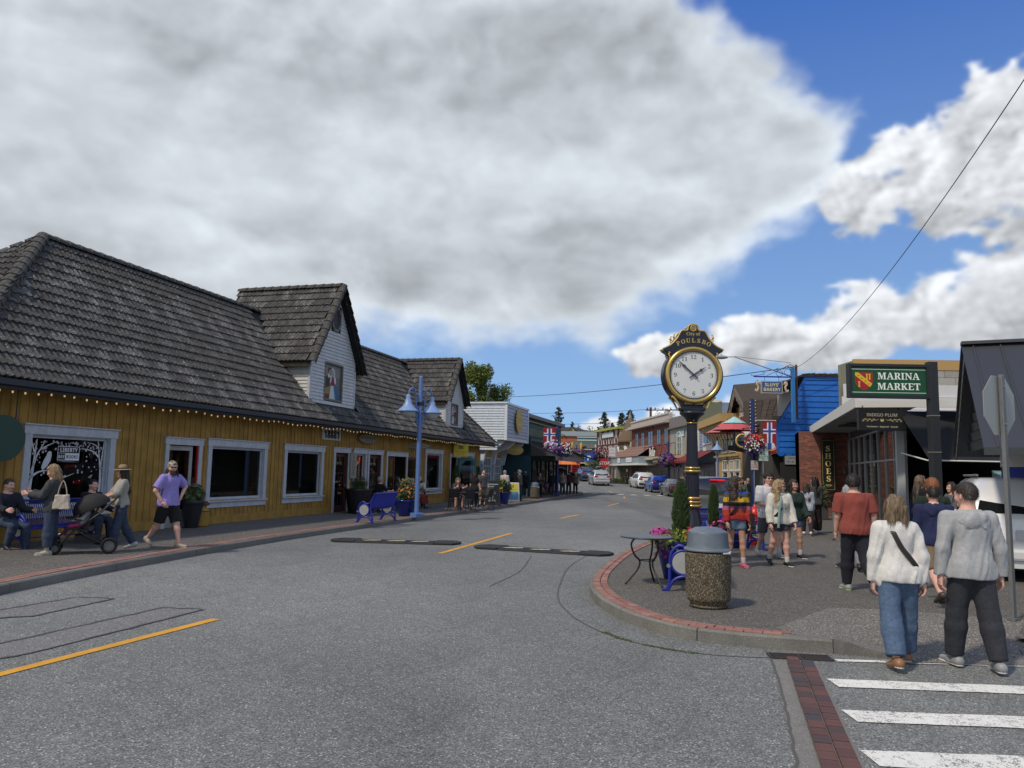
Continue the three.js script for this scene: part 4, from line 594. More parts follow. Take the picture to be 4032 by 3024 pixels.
function hairGeo(style,h){
  const key=style+h;if(hairCache.has(key)) return hairCache.get(key);
  const capF=(x,y,z,t,hl)=>{let d=ell(x,y,z,0,.026,-.014,.078+t,.096+t,.1+t);const front=Math.min(z-.035+(y-.06)*.35,.075+hl-y);d=Math.max(d,front<0?front :Math.min(front,.05));return d;};
  const F={
    short:(x,y,z)=>{let d=capF(x,y,z,.006,0);d=Math.max(d,-(y+.05)+(z>-.03?.05+(z+.03)*.4 :0));return d;},
    thick:(x,y,z)=>{let d=capF(x,y,z,.022,-.005)+(vn(x*60+9,y*60,z*60)-.5)*.016;d=Math.max(d,-(y+.055)+(z>-.02?.05+(z+.02)*.4 :0));return d;},
    curly:(x,y,z)=>{let d=ell(x,y,z,0,.045,-.012,.098,.088,.112)+(vn(x*50+9,y*50,z*50)-.5)*.034;d=Math.max(d,Math.min(z-.05,.045-y));d=Math.max(d,-(y+.03));return d;},
    balding:(x,y,z)=>{let d=capF(x,y,z,.005,0);d=Math.max(d,-(y+.05)+(z>-.03?.05+(z+.03)*.4 :0));d=Math.max(d,.035-Math.hypot(x*.9,(z+.025)*.8,(y-.1)*.6));return d;},
    bob:(x,y,z)=>{let d=capF(x,y,z,.018,0);d=smin(d,cap(Math.abs(x),y,z,[.07,.02,-.01],[.085,-.13,.0],.032,.03),.03);d=smin(d,cap(x,y,z,[-.05,0,-.075],[-.05,-.13,-.08],.045,.045),.03);d=smin(d,cap(x,y,z,[.05,0,-.075],[.05,-.13,-.08],.045,.045),.03);d += (vn(x*75,y*12+3,z*75)-.5)*.022+(vn(x*30,y*22,z*30)-.5)*.016;return Math.max(d,Math.min(z-.05+Math.max(0,Math.abs(x)-.07)*-.6,.06-y));},
    long:(x,y,z)=>{let d=capF(x,y,z,.014,.005);d=smin(d,cap(Math.abs(x),y,z,[.066,.02,-.02],[.09,-.32,.0],.03,.038),.03);for(const q of [-.055,0,.055]) d=smin(d,cap(x,y,z,[q,0,-.08],[q*1.3,-.4,-.1],.04,.042),.03);d += (vn(x*70,y*9+3,z*70)-.5)*.024+(vn(x*24,y*16,z*24)-.5)*.02;return Math.max(d,Math.min(z-.055+Math.max(0,Math.abs(x)-.07)*-.6,.07-y));},
    frizz:(x,y,z)=>{let d=capF(x,y,z,.024,.005);d=smin(d,cap(Math.abs(x),y,z,[.07,.02,-.02],[.12,-.26,-.03],.04,.06),.04);for(const q of [-.06,0,.06]) d=smin(d,cap(x,y,z,[q,0,-.08],[q*1.5,-.3,-.11],.05,.06),.03);d += (vn(x*45+2,y*30+3,z*45)-.5)*.05;return Math.max(d,Math.min(z-.05+Math.max(0,Math.abs(x)-.07)*-.6,.07-y));},
    beardlong:(x,y,z)=>{let d=cap(Math.abs(x),y,z,[.074,.0,-.02],[.1,-.14,-.02],.022,.03);d=smin(d,cap(x,y,z,[0,-.03,-.09],[0,-.14,-.1],.06,.06),.04);d=smin(d,ell(x,y,z,0,-.085,.06,.05,.045,.045),.01);d += (vn(x*60,y*14,z*60)-.5)*.02;return Math.max(d,-(Math.hypot(x,(y+.062)*1.6,z-.1)-.02));},
 };
  let g=flat(fieldMesh(F[style],[-.2,-.48,-.2],[.2,.17,.16],h));if(h<.015){const P=[],p=g.attributes.position,nr=g.attributes.normal,lg=['bob','long','frizz','beardlong'].includes(style),N=lg?1500 :900;for(let k=0;k<N;k++){const i=Math.floor(hash3(k,5,3)*p.count),q=(s)=>hash3(k,s,9)-.5,x=p.getX(i),y=p.getY(i),z=p.getZ(i),nx=nr.getX(i),ny=nr.getY(i),nz=nr.getZ(i),l=lg?.05+.06*(q(1)+.5) :.018,w=.0035,sx=nz*w,sz=-nx*w;P.push(x-sx,y+.01,z-sz,x+sx,y+.01,z+sz,x+nx*(lg?.018 :.014)+q(2)*.02,y+ny*.012-l,z+nz*(lg?.018 :.014)+q(3)*.02);} const st=new THREE.BufferGeometry();st.setAttribute('position',new THREE.Float32BufferAttribute(P,3));st.computeVertexNormals();g=mergeGeometries([g,boxUV(st)]);} tint(g,(x,y,z)=>{const v=.55+.9*vn(x*110+3,y*14,z*110);return [v,v,v];});hairCache.set(key,g);return g;
}
const rotX=(v,a)=>[v[0],v[1]*Math.cos(a)-v[2]*Math.sin(a),v[1]*Math.sin(a)+v[2]*Math.cos(a)];
const add3=(a,b,s=1)=>[a[0]+b[0]*s,a[1]+b[1]*s,a[2]+b[2]*s];
const mix3=(a,b,t)=>[lerp(a[0],b[0],t),lerp(a[1],b[1],t),lerp(a[2],b[2],t)];
const SK={fair:lin(.56,.33,.25),pink:lin(.60,.34,.27),tan:lin(.42,.235,.16),brown:lin(.26,.135,.085)};
const HC={brown:lin(.035,.02,.013),dark:lin(.012,.009,.008),black:lin(.006,.005,.005),blond:lin(.30,.21,.115),honey:lin(.165,.115,.068),grey:lin(.30,.30,.30),ginger:lin(.24,.085,.025),white:lin(.48,.47,.46)};
const clothMat=(c,t=T.cloth,r=5,ro=.88)=>M(c,ro,{map:scaled(t,r),bumpMap:scaled(t,r),bumpScale:.0012});
const clothCache=new Map();const cm=(c,kind)=>{const k=c.getHexString()+kind;if(!clothCache.has(k)) clothCache.set(k,new THREE.MeshStandardMaterial({color:c,roughness:kind === 'leather'?.5 :.9,map:kind === 'denim'?denimT :clothT}));return clothCache.get(k);};
const clothT=scaled(T.cloth,4),denimT=scaled(T.denim,5),skinMat=new THREE.MeshStandardMaterial({color:0xffffff,vertexColors:true,roughness:.6});
function person(o){
  const {at:[wx,wz],y=0,turn=0,H=1.75,b=1,fem=false,lean=.02,legs=[[.32,.12],[-.22,.3]],arms=[{},{}],seat,skin=SK.fair,hair,hairCol=HC.brown,head=[0,0],top,bottom,shoes=lin(.03,.03,.03),label,far=0}=o;
  const t=thing('person',label,'person',[wx,y,wz],turn,o.group),S=H/1.75,cell=[.0135,.019,.03][far];
  const sh=(fem?.158 :.182)*(1+(b-1)*.5),hipW=fem?.092 :.088;
  // skeleton, pelvis at the origin first
  const tl=(p)=>rotX(p,lean),mid=tl([0,.18,0]),chest=tl([0,.36,0]),neck=tl([0,.50,0]),skull=add3(neck,[0,.155,.02+lean*.05]);
  const J={leg:[],arm:[]};
  [1,-1].forEach((s,i)=>{
    const [sw=0,bend=0,spl=.03,foot]=legs[i],hip=[s*hipW,-.03,0],th=rotX([s*Math.sin(spl),-Math.cos(spl),0],-sw),knee=add3(hip,th,.42),ca=rotX([s*Math.sin(spl)*.4,-1,0],-(sw-bend)),ank=add3(knee,ca,.40),pit=foot ?? Math.max(0,(bend-sw)*.75-.1),fd=[s*.18*Math.cos(pit),-Math.sin(pit),.98*Math.cos(pit)];
    J.leg.push({hip,knee,ank,fd,s,heel:add3(add3(ank,fd,-.055),[0,-.05*Math.cos(pit),-.03*Math.sin(pit)]),toe:add3(add3(ank,fd,.165),[0,-.055*Math.cos(pit),-.05*Math.sin(pit)])});
    const A=arms[i],shd=tl([s*sh,.445,0]),{sw:as=.1,spl:ap=.12,bend:ab=.25,inn=0,roll=0}=A,ud=rotX([s*Math.sin(ap),-Math.cos(ap),0],-as),el=A.e?A.e :add3(shd,ud,.29),fdr=A.w?null :rotX([-s*Math.sin(inn)+s*ap*.3,-Math.cos(inn),0],-(as+ab)),wr=A.w?A.w :add3(el,fdr,.255);
    J.arm.push({sh:shd,el,wr,s,roll});
 });
  const low=Math.min(...J.leg.map((l)=>Math.min(l.heel[1],l.toe[1])))-.03,up=seat !== undefined?seat/S+.11 :-low,mv=(p)=>[p[0]*S,(p[1]+up)*S,p[2]*S];
  const Q=(a,c,r0,r1,k=.04,f=1,cut)=>({a:mv(a),b:mv(c),r0:r0*S,r1:r1*S,k:k*S,f,cut});
  const tz=b>1.1?.9 :.74,bt=b;
  const torso=(e,ep=e)=>[Q([-hipW*.72,0,-.012],[hipW*.72,0,-.012],(.1+(fem?.008 :0))*bt+ep,(.1+(fem?.008 :0))*bt+ep,.06,.92),Q([0,.04,b>1.15?.02 :0],mid,(fem?.1 :.112)*bt+e,(fem?.092 :.112)*bt+e,.07,tz),Q(mid,chest,(fem?.095 :.115)*bt+e,(fem?.108 :.124)*bt+e,.07,tz),Q(add3(chest,[-sh*.4,.0,0]),add3(chest,[sh*.4,.0,0]),.09*bt+e*.7,.09*bt+e*.7,.06,.9),Q(tl([0,.475,-.01]),tl([-sh*.95,.43,-.005]),.056+e*.5,.05+e*.6,.05),Q(tl([0,.475,-.01]),tl([sh*.95,.43,-.005]),.056+e*.5,.05+e*.6,.05),Q(neck,add3(neck,[0,-.05,0]),.052+e*.3,.075+e*.6,.05),...(fem?[Q(add3(tl([-.065,.31,.075]),[0,0,0]),tl([-.065,.3,.08]),.062+e*.5,.062+e*.5,.05),Q(tl([.065,.31,.075]),tl([.065,.3,.08]),.062+e*.5,.062+e*.5,.05)] :[])];
  const lb=.5+b*.5,arm=(A,e,w=1,end=1)=>{const l=[Q(A.sh,end<1?mix3(A.sh,A.el,end) :A.el,.05*lb+e,(.041*lb+e)*(end<1?w :1),.022,1,end<1)];if(end >= 1) l.push(Q(A.el,end<2?mix3(A.el,A.wr,end-1) :mix3(A.el,A.wr,.96),.041*lb+e,.03+e*w,.03,1,true));return l;};
  const legB=(L,e0,e1,end)=>{const l=[];if(end <= 1) l.push(Q(L.hip,mix3(L.hip,L.knee,end),.083*lb+e0,lerp(.083*lb+e0,.055*lb+e1,end),.06,1,true));else {l.push(Q(L.hip,L.knee,.083*lb+e0,.056*lb+lerp(e0,e1,.5),.06));const kn=L.knee,m=mix3(kn,L.ank,Math.min(.3,end-1));l.push(Q(kn,m,.055*lb+lerp(e0,e1,.5),.056*lb+lerp(e0,e1,.7),.03));if(end>1.3) l.push(Q(m,mix3(kn,L.ank,end-1),.056*lb+lerp(e0,e1,.7),.036+e1,.03,1,true));} return l;};
  // bare body: only what shows is worth fine cells, yet it stays one surface
  const bodyG=boneMesh([...torso(0),...J.arm.flatMap((A)=>arm(A,0,1,2)),...J.leg.flatMap((L)=>[...legB(L,0,0,2),Q(L.heel,L.toe,.034,.026,.03)]),Q(neck,skull,.054,.05,.04)],cell);
  tint(bodyG,()=>[1,1,1]);
  const gs=[bodyG],hm=new THREE.Matrix4().compose(V3(...mv(skull)),new THREE.Quaternion().setFromEuler(new THREE.Euler(head[1],head[0],head[2]||0,'YXZ')),V3(S,S,S));gs.push(headGeo([.0065,.009,.016][far]).clone().applyMatrix4(hm));
  const hand=handGeo([.005,.007,.011][far]);
  for(const A of J.arm){const d=V3(A.wr[0]-A.el[0],A.wr[1]-A.el[1],A.wr[2]-A.el[2]).normalize(),q=new THREE.Quaternion().setFromUnitVectors(V3(0,-1,0),d),g=hand.clone();if(A.s<0){g.scale(-1,1,1);const ix=g.index.array;for(let i=0;i<ix.length;i += 3){const w=ix[i];ix[i]=ix[i+1];ix[i+1]=w;} g.computeVertexNormals();} g.applyMatrix4(new THREE.Matrix4().makeRotationY(A.s*A.roll));g.applyMatrix4(new THREE.Matrix4().compose(V3(...mv(A.wr)),q,V3(S,S,S)));gs.push(g);}
  const body=mergeGeometries(gs.map((g)=>{g.deleteAttribute('uv');return g;})),cA=body.attributes.color;for(let i=0;i<cA.count;i++) cA.setXYZ(i,cA.getX(i)*skin.r,cA.getY(i)*skin.g,cA.getZ(i)*skin.b);
  part(t,'body',body,skinMat);
  if(hair){const m=part(t,'hair',hairGeo(hair,[.0075,.011,.02][far]),M(hairCol,.55,{vertexColors:true}));m.applyMatrix4(hm);}
  // clothes
  const fold=(amp,fx,fy)=>(d,x,yy,z)=>d+(Math.abs(vn((x+yy*.3)*fx+wx*7,(yy-x*.25)*fy+wz,z*fx)*2-1)-.5)*amp;
  if(top){
    const {e=.016,sl=2,hem=-.06,col,name='shirt',kind='cloth',w=1,amp=.016,stripes,open}=top;
    const ys=(hem+up)*S,hemF=(p)=>p,L=[...torso(e,Math.max(e,(bottom?.e0 ?? .014)+.016)),...J.arm.flatMap((A)=>arm(A,e*.85,w,sl))];if(hem<-.02) L.push(Q([-hipW*.7,hem+.02,-.01],[hipW*.7,hem+.02,-.01],.104*bt+Math.max(e,(bottom?.e0 ?? .014)+.014),.104*bt+Math.max(e,(bottom?.e0 ?? .014)+.014),.05,.92));
    const fo=fold(amp*.8,14,1.7),fo2=fold(amp*.28,30,4),hl=lean*hem,nk=mv(neck);
    const g=boneMesh(L,cell*.92,(d,x,yy,z)=>{d=fo(d,x,yy,z);d=fo2(d,x,yy,z);if(Math.abs(x)<sh*S+.03) d=Math.max(d,ys+(vn(x*9,3,z*9)-.5)*.02-yy);if(!top.high) d=Math.max(d,yy-(nk[1]+(top.collar ?? .012)+(z>nk[2]?-(z-nk[2])*.35 :0)));return d;});
    if(stripes) tint(g,(x,yy)=>stripes(yy/S));
    part(t,name,g,stripes?new THREE.MeshStandardMaterial({vertexColors:true,roughness:.92,map:clothT}) :cm(col,kind),top.label);
 }
  if(bottom){
    const {e0=.014,e1=.022,end=1.97,col,name='trousers',kind='cloth',amp=.014,waist=.07}=bottom,L=[Q([-hipW*.75,.01,-.012],[hipW*.75,.01,-.012],.1*bt+e0,.1*bt+e0,.06,.92),Q([0,.02,0],[0,waist,0],.1*bt+e0*.3,.098*bt+e0*.3,.05,.74,true),...J.leg.flatMap((l)=>legB(l,e0,e1,end))],fo=fold(amp*.8,14,2),fo2=fold(amp*.14,24,12);
    part(t,name,boneMesh(L,cell*.92,(d,x,yy,z)=>fo2(fo(d,x,yy,z),x,yy,z)),cm(col,kind),bottom.label);
 }
  const sc=Array.isArray(shoes)?shoes :[shoes,lin(.6,.6,.58)];
  for(const L of J.leg){const q=add3(L.ank,[0,-.01,0]);const m=part(t,'shoe',boneMesh([Q(L.heel,L.toe,.037,.029,.03),Q(L.heel,mix3(L.heel,L.toe,.5),.038,.038,.03),Q(add3(L.heel,[0,.02,.01]),q,.037,.036,.03)],cell*.7,(d,x,yy,z)=>Math.max(d,mv(L.heel)[1]-.036*S-yy-(L.fd[1]<-.15?.1 :0))),cm(sc[0],'leather'));if(far<2&&L.fd[1]>-.2) part(m,'sole',(()=>{const g=boneMesh([Q(add3(L.heel,[0,-.024,0]),add3(L.toe,[0,-.018,.005]),.041,.033,.02)],cell*.8,(d,x,yy)=>Math.max(d,Math.abs(yy-(mv(L.heel)[1]-.027*S))-.01));return g;})(),M(sc[1],.7));if(o.socks) part(t,'sock',boneMesh([Q(mix3(L.ank,L.knee,.22),mix3(L.ank,L.knee,-.02),.047,.044,.01,1,true)],cell*.8),cm(o.socks,'cloth'));}
  if(o.glasses){const gl=sub(t,'sunglasses');part(gl,'lens',[sph(.021,.032,.004,.097,1.1,.85,.35),sph(.021,-.032,.004,.097,1.1,.85,.35),bx(-.012,.012,.005,.011,.1,.104),line([.055,.008,.09],[.078,.008,-.01],.003),line([-.055,.008,.09],[-.078,.008,-.01],.003)],M(lin(.006,.006,.007),.15));gl.applyMatrix4(hm);}
  if(o.hat){const hg=sub(t,'hat');hg.applyMatrix4(hm);if(o.hat === 'sun'){part(hg,'brim',lathe([[.08,.055],[.13,.05],[.175,.04],[.18,.045],[.13,.06],[.08,.065]],28),M(lin(.34,.24,.13),.9,{map:clothT}));part(hg,'crown',lathe([[0,.15],[.04,.155],[.07,.14],[.088,.1],[.092,.06],[.09,.05]],24,0,0,-.01),M(lin(.34,.24,.13),.9,{map:clothT}));part(hg,'band',lathe([[.0935,.055],[.0935,.085]],24,0,0,-.01),M(lin(.03,.02,.015),.8));} else {const cg=sph(.1,0,.04,-.012,.9,.98,1.06,20,14);tint(cg,(x,yy,z)=>{const n=vn(x*45,yy*45,z*45),m2=vn(x*60+9,yy*60,z*60);return o.hat === 'camo'?(n>.58?[.07,.05,.035] :m2>.55?[.42,.37,.28] :[.24,.2,.15]) :[o.hat.r,o.hat.g,o.hat.b];});const keep=[];part(hg,'crown',cg,new THREE.MeshStandardMaterial({vertexColors:true,roughness:.9}));const bg=ext([[-.075,0],[-.07,.05],[-.04,.085],[0,.095],[.04,.085],[.07,.05],[.075,0]],.008,0,.035,.07,Math.PI/2+.15);tint(bg,()=>(o.hat === 'camo'?[.28,.24,.18] :[o.hat.r,o.hat.g,o.hat.b]));part(hg,'brim',bg,new THREE.MeshStandardMaterial({vertexColors:true,roughness:.9}));}}
  if(o.strap){const {from=1,col=lin(.02,.016,.013),front=false}=o.strap,r=.15*bt+.02,zz=front?1 :-1;const pts=[[from*sh*.55,.475,0],[from*sh*.45,.43,zz*.105*bt],[0,.27,zz*(.135*bt)],[-from*.14,.08,zz*.12*bt],[-from*.19*bt,.0,0]].map((p)=>mv(tl(p)));const C=new THREE.CatmullRomCurve3(pts.map((p)=>V3(...p))).getPoints(24),A=[],B=[];C.forEach((p,i)=>{const q=C[Math.min(24,i+1)],w=C[Math.max(0,i-1)],dir=q.clone().sub(w).normalize(),out=V3(p.x*.4,0,zz).normalize(),sd=dir.cross(out).normalize().multiplyScalar(.024);A.push([p.x+sd.x,p.y+sd.y,p.z+sd.z]);B.push([p.x-sd.x,p.y-sd.y,p.z-sd.z]);});part(t,'bag_strap',ribbon(A,B),cm(col,'leather'));}
  if(o.hood){const hp=mv(tl([0,.47,-.09]));part(t,'hood',fieldMesh((x,yy,z)=>{const d=ell(x,yy,z,hp[0],hp[1]-.05,hp[2]-.015,.15,.1,.06)+(vn(x*22,yy*14,z*22)-.5)*.03;return smin(d,cap(x,yy,z,[hp[0]-.1,hp[1]+.03,hp[2]+.06],[hp[0]+.1,hp[1]+.03,hp[2]+.06],.03,.03),.05);},[hp[0]-.2,hp[1]-.2,hp[2]-.12],[hp[0]+.2,hp[1]+.1,hp[2]+.14],cell),cm(o.hood,'cloth'));}
  if(o.bag){const {p,w=.34,h=.3,d=.12,col}=o.bag,bp=mv(p);const bg=sub(t,'handbag');part(bg,'bag_body',fieldMesh((x,yy,z)=>{const q=1-clamp((yy+h/2)/h)*.25;return Math.max(Math.abs(x)-d/2*q,Math.abs(yy)-h/2,Math.abs(z)-w/2*q)+(vn(x*20,yy*20,z*20)-.5)*.02-.01;},[-d,-h,-w],[d,h,w],.014),cm(col,'leather'));part(bg,'handle',tube([[0,h*.45,-w*.3],[0,h*1.1,-w*.2],[0,h*1.6,0],[0,h*1.1,w*.2],[0,h*.45,w*.3]],.009,20,6),cm(col,'leather'));bg.position.set(...bp);}
  o.mv=mv;o.hm=hm;o.node=t;return o;
}
const C3=(r,g,b)=>lin(r,g,b),away=(x,z)=>Math.atan2(x,z) ,DEN=C3(.045,.07,.125),DENL=C3(.10,.165,.28),NAVY=C3(.012,.014,.024),BLK=C3(.008,.008,.01),KH=C3(.22,.165,.1),WH=C3(.7,.7,.68),GRY=C3(.10,.10,.105);
const UP=.14,walkA=[[.36,.1],[-.2,.32]],walkB=[[-.2,.35],[.34,.1]],stand=[[.02,.03,.05],[-.02,.03,.05]],sit=[[1.42,1.38,.1],[1.45,1.42,.12]];
// right pavement and crossing
person({at:[3.9,-7.86],y:.015,turn:3.0,H:1.70,fem:true,hair:'bob',hairCol:HC.honey,skin:SK.fair,legs:[[-.22,.16,.05],[.26,.05,.05]],arms:[{sw:-.04,spl:.22,bend:.08},{sw:-.1,spl:.22,bend:.1}],top:{name:'blouse',col:C3(.78,.77,.74),e:.03,hem:-.09,w:.9,amp:.03,collar:.03},bottom:{name:'jeans',col:DENL,kind:'denim',e0:.022,e1:.055,end:1.93},shoes:[C3(.33,.16,.08),C3(.6,.56,.5)],strap:{from:1,col:C3(.025,.018,.014)},label:'woman in white blouse and wide blue jeans walking away on the crossing'});
person({at:[4.6,-7.8],y:.008,turn:3.12,H:1.86,b:1.08,hair:'short',hairCol:C3(.03,.022,.018),skin:SK.pink,legs:[[.2,.08,.05],[-.14,.12,.06]],arms:[{sw:-.06,spl:.25,bend:.12},{sw:-.04,spl:.26,bend:.14}],top:{name:'hooded_top',col:C3(.44,.455,.47),e:.022,hem:-.11,amp:.026,w:1,collar:.02},bottom:{col:C3(.036,.04,.052),kind:'denim',e0:.018,e1:.04},shoes:[C3(.32,.33,.34),C3(.6,.6,.6)],hood:C3(.44,.455,.47),head:[.35,.05],label:'tall man in pale grey hooded top and dark jeans stepping onto the ramp'});
person({at:[5.3,-11.95],y:UP,turn:3.05,H:1.80,b:1.2,hair:'thick',hairCol:HC.dark,skin:SK.fair,legs:[[.16,.05],[-.24,.5]],arms:[{sw:.1,spl:.12,bend:.2},{sw:-.08,spl:.22,bend:.1}],top:{name:'t_shirt',col:C3(.30,.065,.05),e:.03,sl:.78,w:1.25,hem:-.1,amp:.024},bottom:{col:NAVY,e0:.025,e1:.03},shoes:[C3(.30,.34,.32),C3(.5,.6,.3)],head:[-.2,0],label:'heavy dark haired man in rust red t-shirt walking past the shoe shop'});
person({at:[5.95,-10.9],y:UP,turn:3.0,H:1.66,b:1.14,hair:'balding',hairCol:HC.dark,skin:SK.pink,legs:[[-.3,.45],[.2,.05]],arms:[{sw:.1,spl:.14,bend:.5},{sw:0,spl:.14,bend:.2}],top:{name:'hooded_jacket',col:C3(.014,.022,.085),e:.028,hem:-.08,amp:.02},hood:C3(.014,.022,.085),bottom:{name:'shorts',col:KH,e0:.03,e1:.035,end:.98},shoes:[C3(.06,.045,.035),C3(.03,.025,.02)],label:'balding man in navy hooded jacket and khaki shorts between two walkers'});
person({at:[6.65,-12.2],y:UP,turn:3.1,H:1.77,hair:'thick',hairCol:HC.ginger,skin:SK.pink,legs:walkA,arms:[{spl:.12},{spl:.12}],top:{name:'hooded_sweatshirt',col:C3(.012,.028,.016),e:.028,hem:-.08},hood:C3(.012,.028,.016),bottom:{col:NAVY},shoes:[BLK,WH],label:'ginger haired person in dark green hooded sweatshirt beside the white car'});
person({at:[6.35,-14.6],y:UP,turn:3.0,H:1.60,b:1.05,fem:true,hair:'bob',hairCol:HC.grey,skin:SK.fair,legs:walkA,top:{col:C3(.5,.46,.30),e:.025,hem:-.1},bottom:{col:C3(.25,.25,.27)},far:1,label:'grey haired woman in pale yellow top half hidden by the rust red t-shirt'});
person({at:[7.3,-9.1],y:UP,turn:2.75,H:1.66,fem:true,hair:'long',hairCol:HC.dark,skin:SK.fair,legs:walkA,arms:[{spl:.1},{spl:.12}],top:{name:'denim_jacket',col:C3(.11,.17,.23),kind:'denim',e:.024,hem:-.1},bottom:{col:C3(.07,.11,.18),kind:'denim'},label:'person in faded denim jacket cut off by the picture edge'});
person({at:[9.3,-17.6],y:UP,turn:1.6,H:1.82,hair:'long',hairCol:C3(.12,.085,.055),skin:SK.pink,legs:stand,far:1,top:{name:'jacket',col:BLK,e:.025},bottom:{col:BLK},head:[-.1,0],label:'long haired man in black beside the dark sign post'});
person({at:[10.15,-17.8],y:UP,turn:-1.4,H:1.68,fem:true,hair:'long',hairCol:HC.brown,skin:SK.fair,legs:stand,far:1,top:{col:C3(.12,.13,.14),e:.02},bottom:{col:NAVY},label:'brown haired woman behind the dark sign post'});
// walkers coming along the corner pavement
const bands=[[1.52,[.012,.012,.02]],[1.40,[.022,.06,.36]],[1.335,[.09,.085,.035]],[1.25,[.62,.38,.02]],[1.175,[.012,.013,.025]],[1.095,[.38,.12,.20]],[1.0,[.46,.045,.02]],[.7,[.36,.018,.02]],[-1,[.36,.018,.02]]];
person({at:[4.28,-14.7],y:UP,turn:.05,H:1.70,fem:true,hair:'frizz',hairCol:HC.brown,skin:SK.tan,head:[1.0,0],legs:[[.1,.05],[-.1,.16]],arms:[{sw:.05,spl:.2,bend:.2},{sw:.1,spl:.2,bend:.3}],top:{name:'striped_sweater',col:WH,e:.03,w:1.1,hem:-.04,stripes:(y)=>bands.find((q)=>y>q[0])[1],collar:.035},bottom:{name:'denim_shorts',col:C3(.16,.25,.36),kind:'denim',e0:.018,e1:.03,end:.42},socks:C3(.6,.55,.55),shoes:[C3(.55,.12,.22),C3(.5,.2,.3)],glasses:true,strap:{from:1,front:true,col:BLK},bag:{p:[.27,-.1,0],w:.3,h:.36,d:.1,col:BLK},label:'woman in rainbow striped sweater and denim shorts with pink shoes'});
person({at:[5.52,-16.6],y:UP,turn:.12,H:1.84,hair:'curly',hairCol:HC.dark,skin:SK.pink,legs:walkA,arms:[{sw:.3,spl:.1,bend:1.2,inn:.3},{sw:.2,spl:.12,bend:1.2,inn:.3}],top:{name:'t_shirt',col:C3(.66,.67,.72),e:.03,sl:.95,w:1.3,hem:-.14,amp:.022},bottom:{name:'shorts',col:C3(.09,.09,.11),e0:.025,e1:.04,end:.95},socks:C3(.6,.6,.62),shoes:[C3(.42,.41,.39),WH],glasses:true,label:'curly haired man in white t-shirt and sunglasses behind the striped sweater'});
const cream=person({at:[5.22,-15.05],y:UP,turn:.1,H:1.66,b:1.12,fem:true,hair:'frizz',hairCol:HC.blond,skin:SK.pink,head:[.85,0],legs:[[.08,.04,.05],[-.16,.3,.05]],arms:[{sw:.12,spl:.22,bend:.3},{sw:.05,spl:.2,bend:.2}],top:{name:'knit_sweater',col:C3(.76,.74,.66),e:.036,hem:-.1,w:1.15,high:true},bottom:{name:'shorts',col:C3(.05,.06,.10),kind:'denim',e0:.02,e1:.03,end:.45},socks:WH,shoes:[BLK,WH],glasses:true,strap:{from:1,front:true,col:C3(.02,.012,.01)},label:'blonde woman in cream sweater with pale green scarf'});
{const {mv,node}=cream;part(node,'scarf',[tube([[-.06,.5,.05],[0,.485,.1],[.06,.5,.05],[.05,.51,-.05],[-.05,.51,-.05]].map(mv),.026,24,8,true),tube([[-.02,.48,.1],[-.05,.36,.18],[-.08,.2,.185],[-.1,.0,.19],[-.11,-.16,.18]].map(mv),.026,20,6)],cm(C3(.26,.40,.38),'cloth'));part(node,'sweater_motif',[[0,.3],[.02,.33],[-.02,.33],[0,.24],[0,.18]].map(([x,y],i)=>{const q=mv([.03+x,y-.02,.208-(y<.25?.01 :0)]);return torus(.017,.003,q[0],q[1],q[2],0,0,0,5,12);}),M(lin(.02,.02,.02),.9));}
person({at:[6.02,-16.5],y:UP,turn:.25,H:1.68,fem:true,hair:'long',hairCol:HC.dark,skin:SK.tan,legs:[[.12,.1],[-.18,.55]],arms:[{sw:.2,spl:.16,bend:.5},{sw:0,spl:.14,bend:.2}],top:{name:'sweatshirt',col:C3(.018,.04,.03),e:.04,hem:-.1,w:1.1},bottom:{name:'denim_shorts',col:C3(.06,.13,.3),kind:'denim',e0:.02,e1:.03,end:.5},socks:WH,shoes:[BLK,WH],label:'dark haired woman in oversized green sweatshirt behind the cream sweater'});
person({at:[8.75,-22.9],y:UP,turn:2.8,H:1.55,fem:true,hair:'long',hairCol:HC.brown,skin:SK.tan,far:1,legs:walkA,top:{name:'sweatshirt',col:C3(.46,.49,.58),e:.035,hem:-.12},bottom:{col:C3(.04,.025,.028)},shoes:[WH,WH],label:'girl in pale blue sweatshirt walking away near the brick pier'});
person({at:[9.3,-23.7],y:UP,turn:2.9,H:1.75,fem:true,hair:'long',hairCol:HC.black,skin:SK.fair,far:1,legs:walkB,head:[1.0,0],top:{name:'jacket',col:C3(.05,.05,.055),e:.03,hem:-.05},bottom:{col:C3(.035,.018,.022),e1:.07,e0:.02},shoes:[WH,WH],label:'woman with long black hair and plum trousers by the shoe sign'});
person({at:[9.25,-31],y:UP,turn:.1,H:1.66,fem:true,hair:'long',hairCol:HC.dark,skin:SK.tan,far:1,legs:walkA,arms:[{bend:.9,sw:.2},{}],top:{col:C3(.09,.14,.10),e:.025},bottom:{col:NAVY},label:'woman in grey green printed top walking under the banner pole'});
person({at:[10.1,-34],y:UP,turn:-.3,H:1.78,hair:'balding',hairCol:HC.grey,skin:SK.fair,far:1,legs:stand,top:{col:C3(.38,.34,.28),e:.03},bottom:{col:KH},label:'bearded man in sand coloured shirt beside the banner pole'});
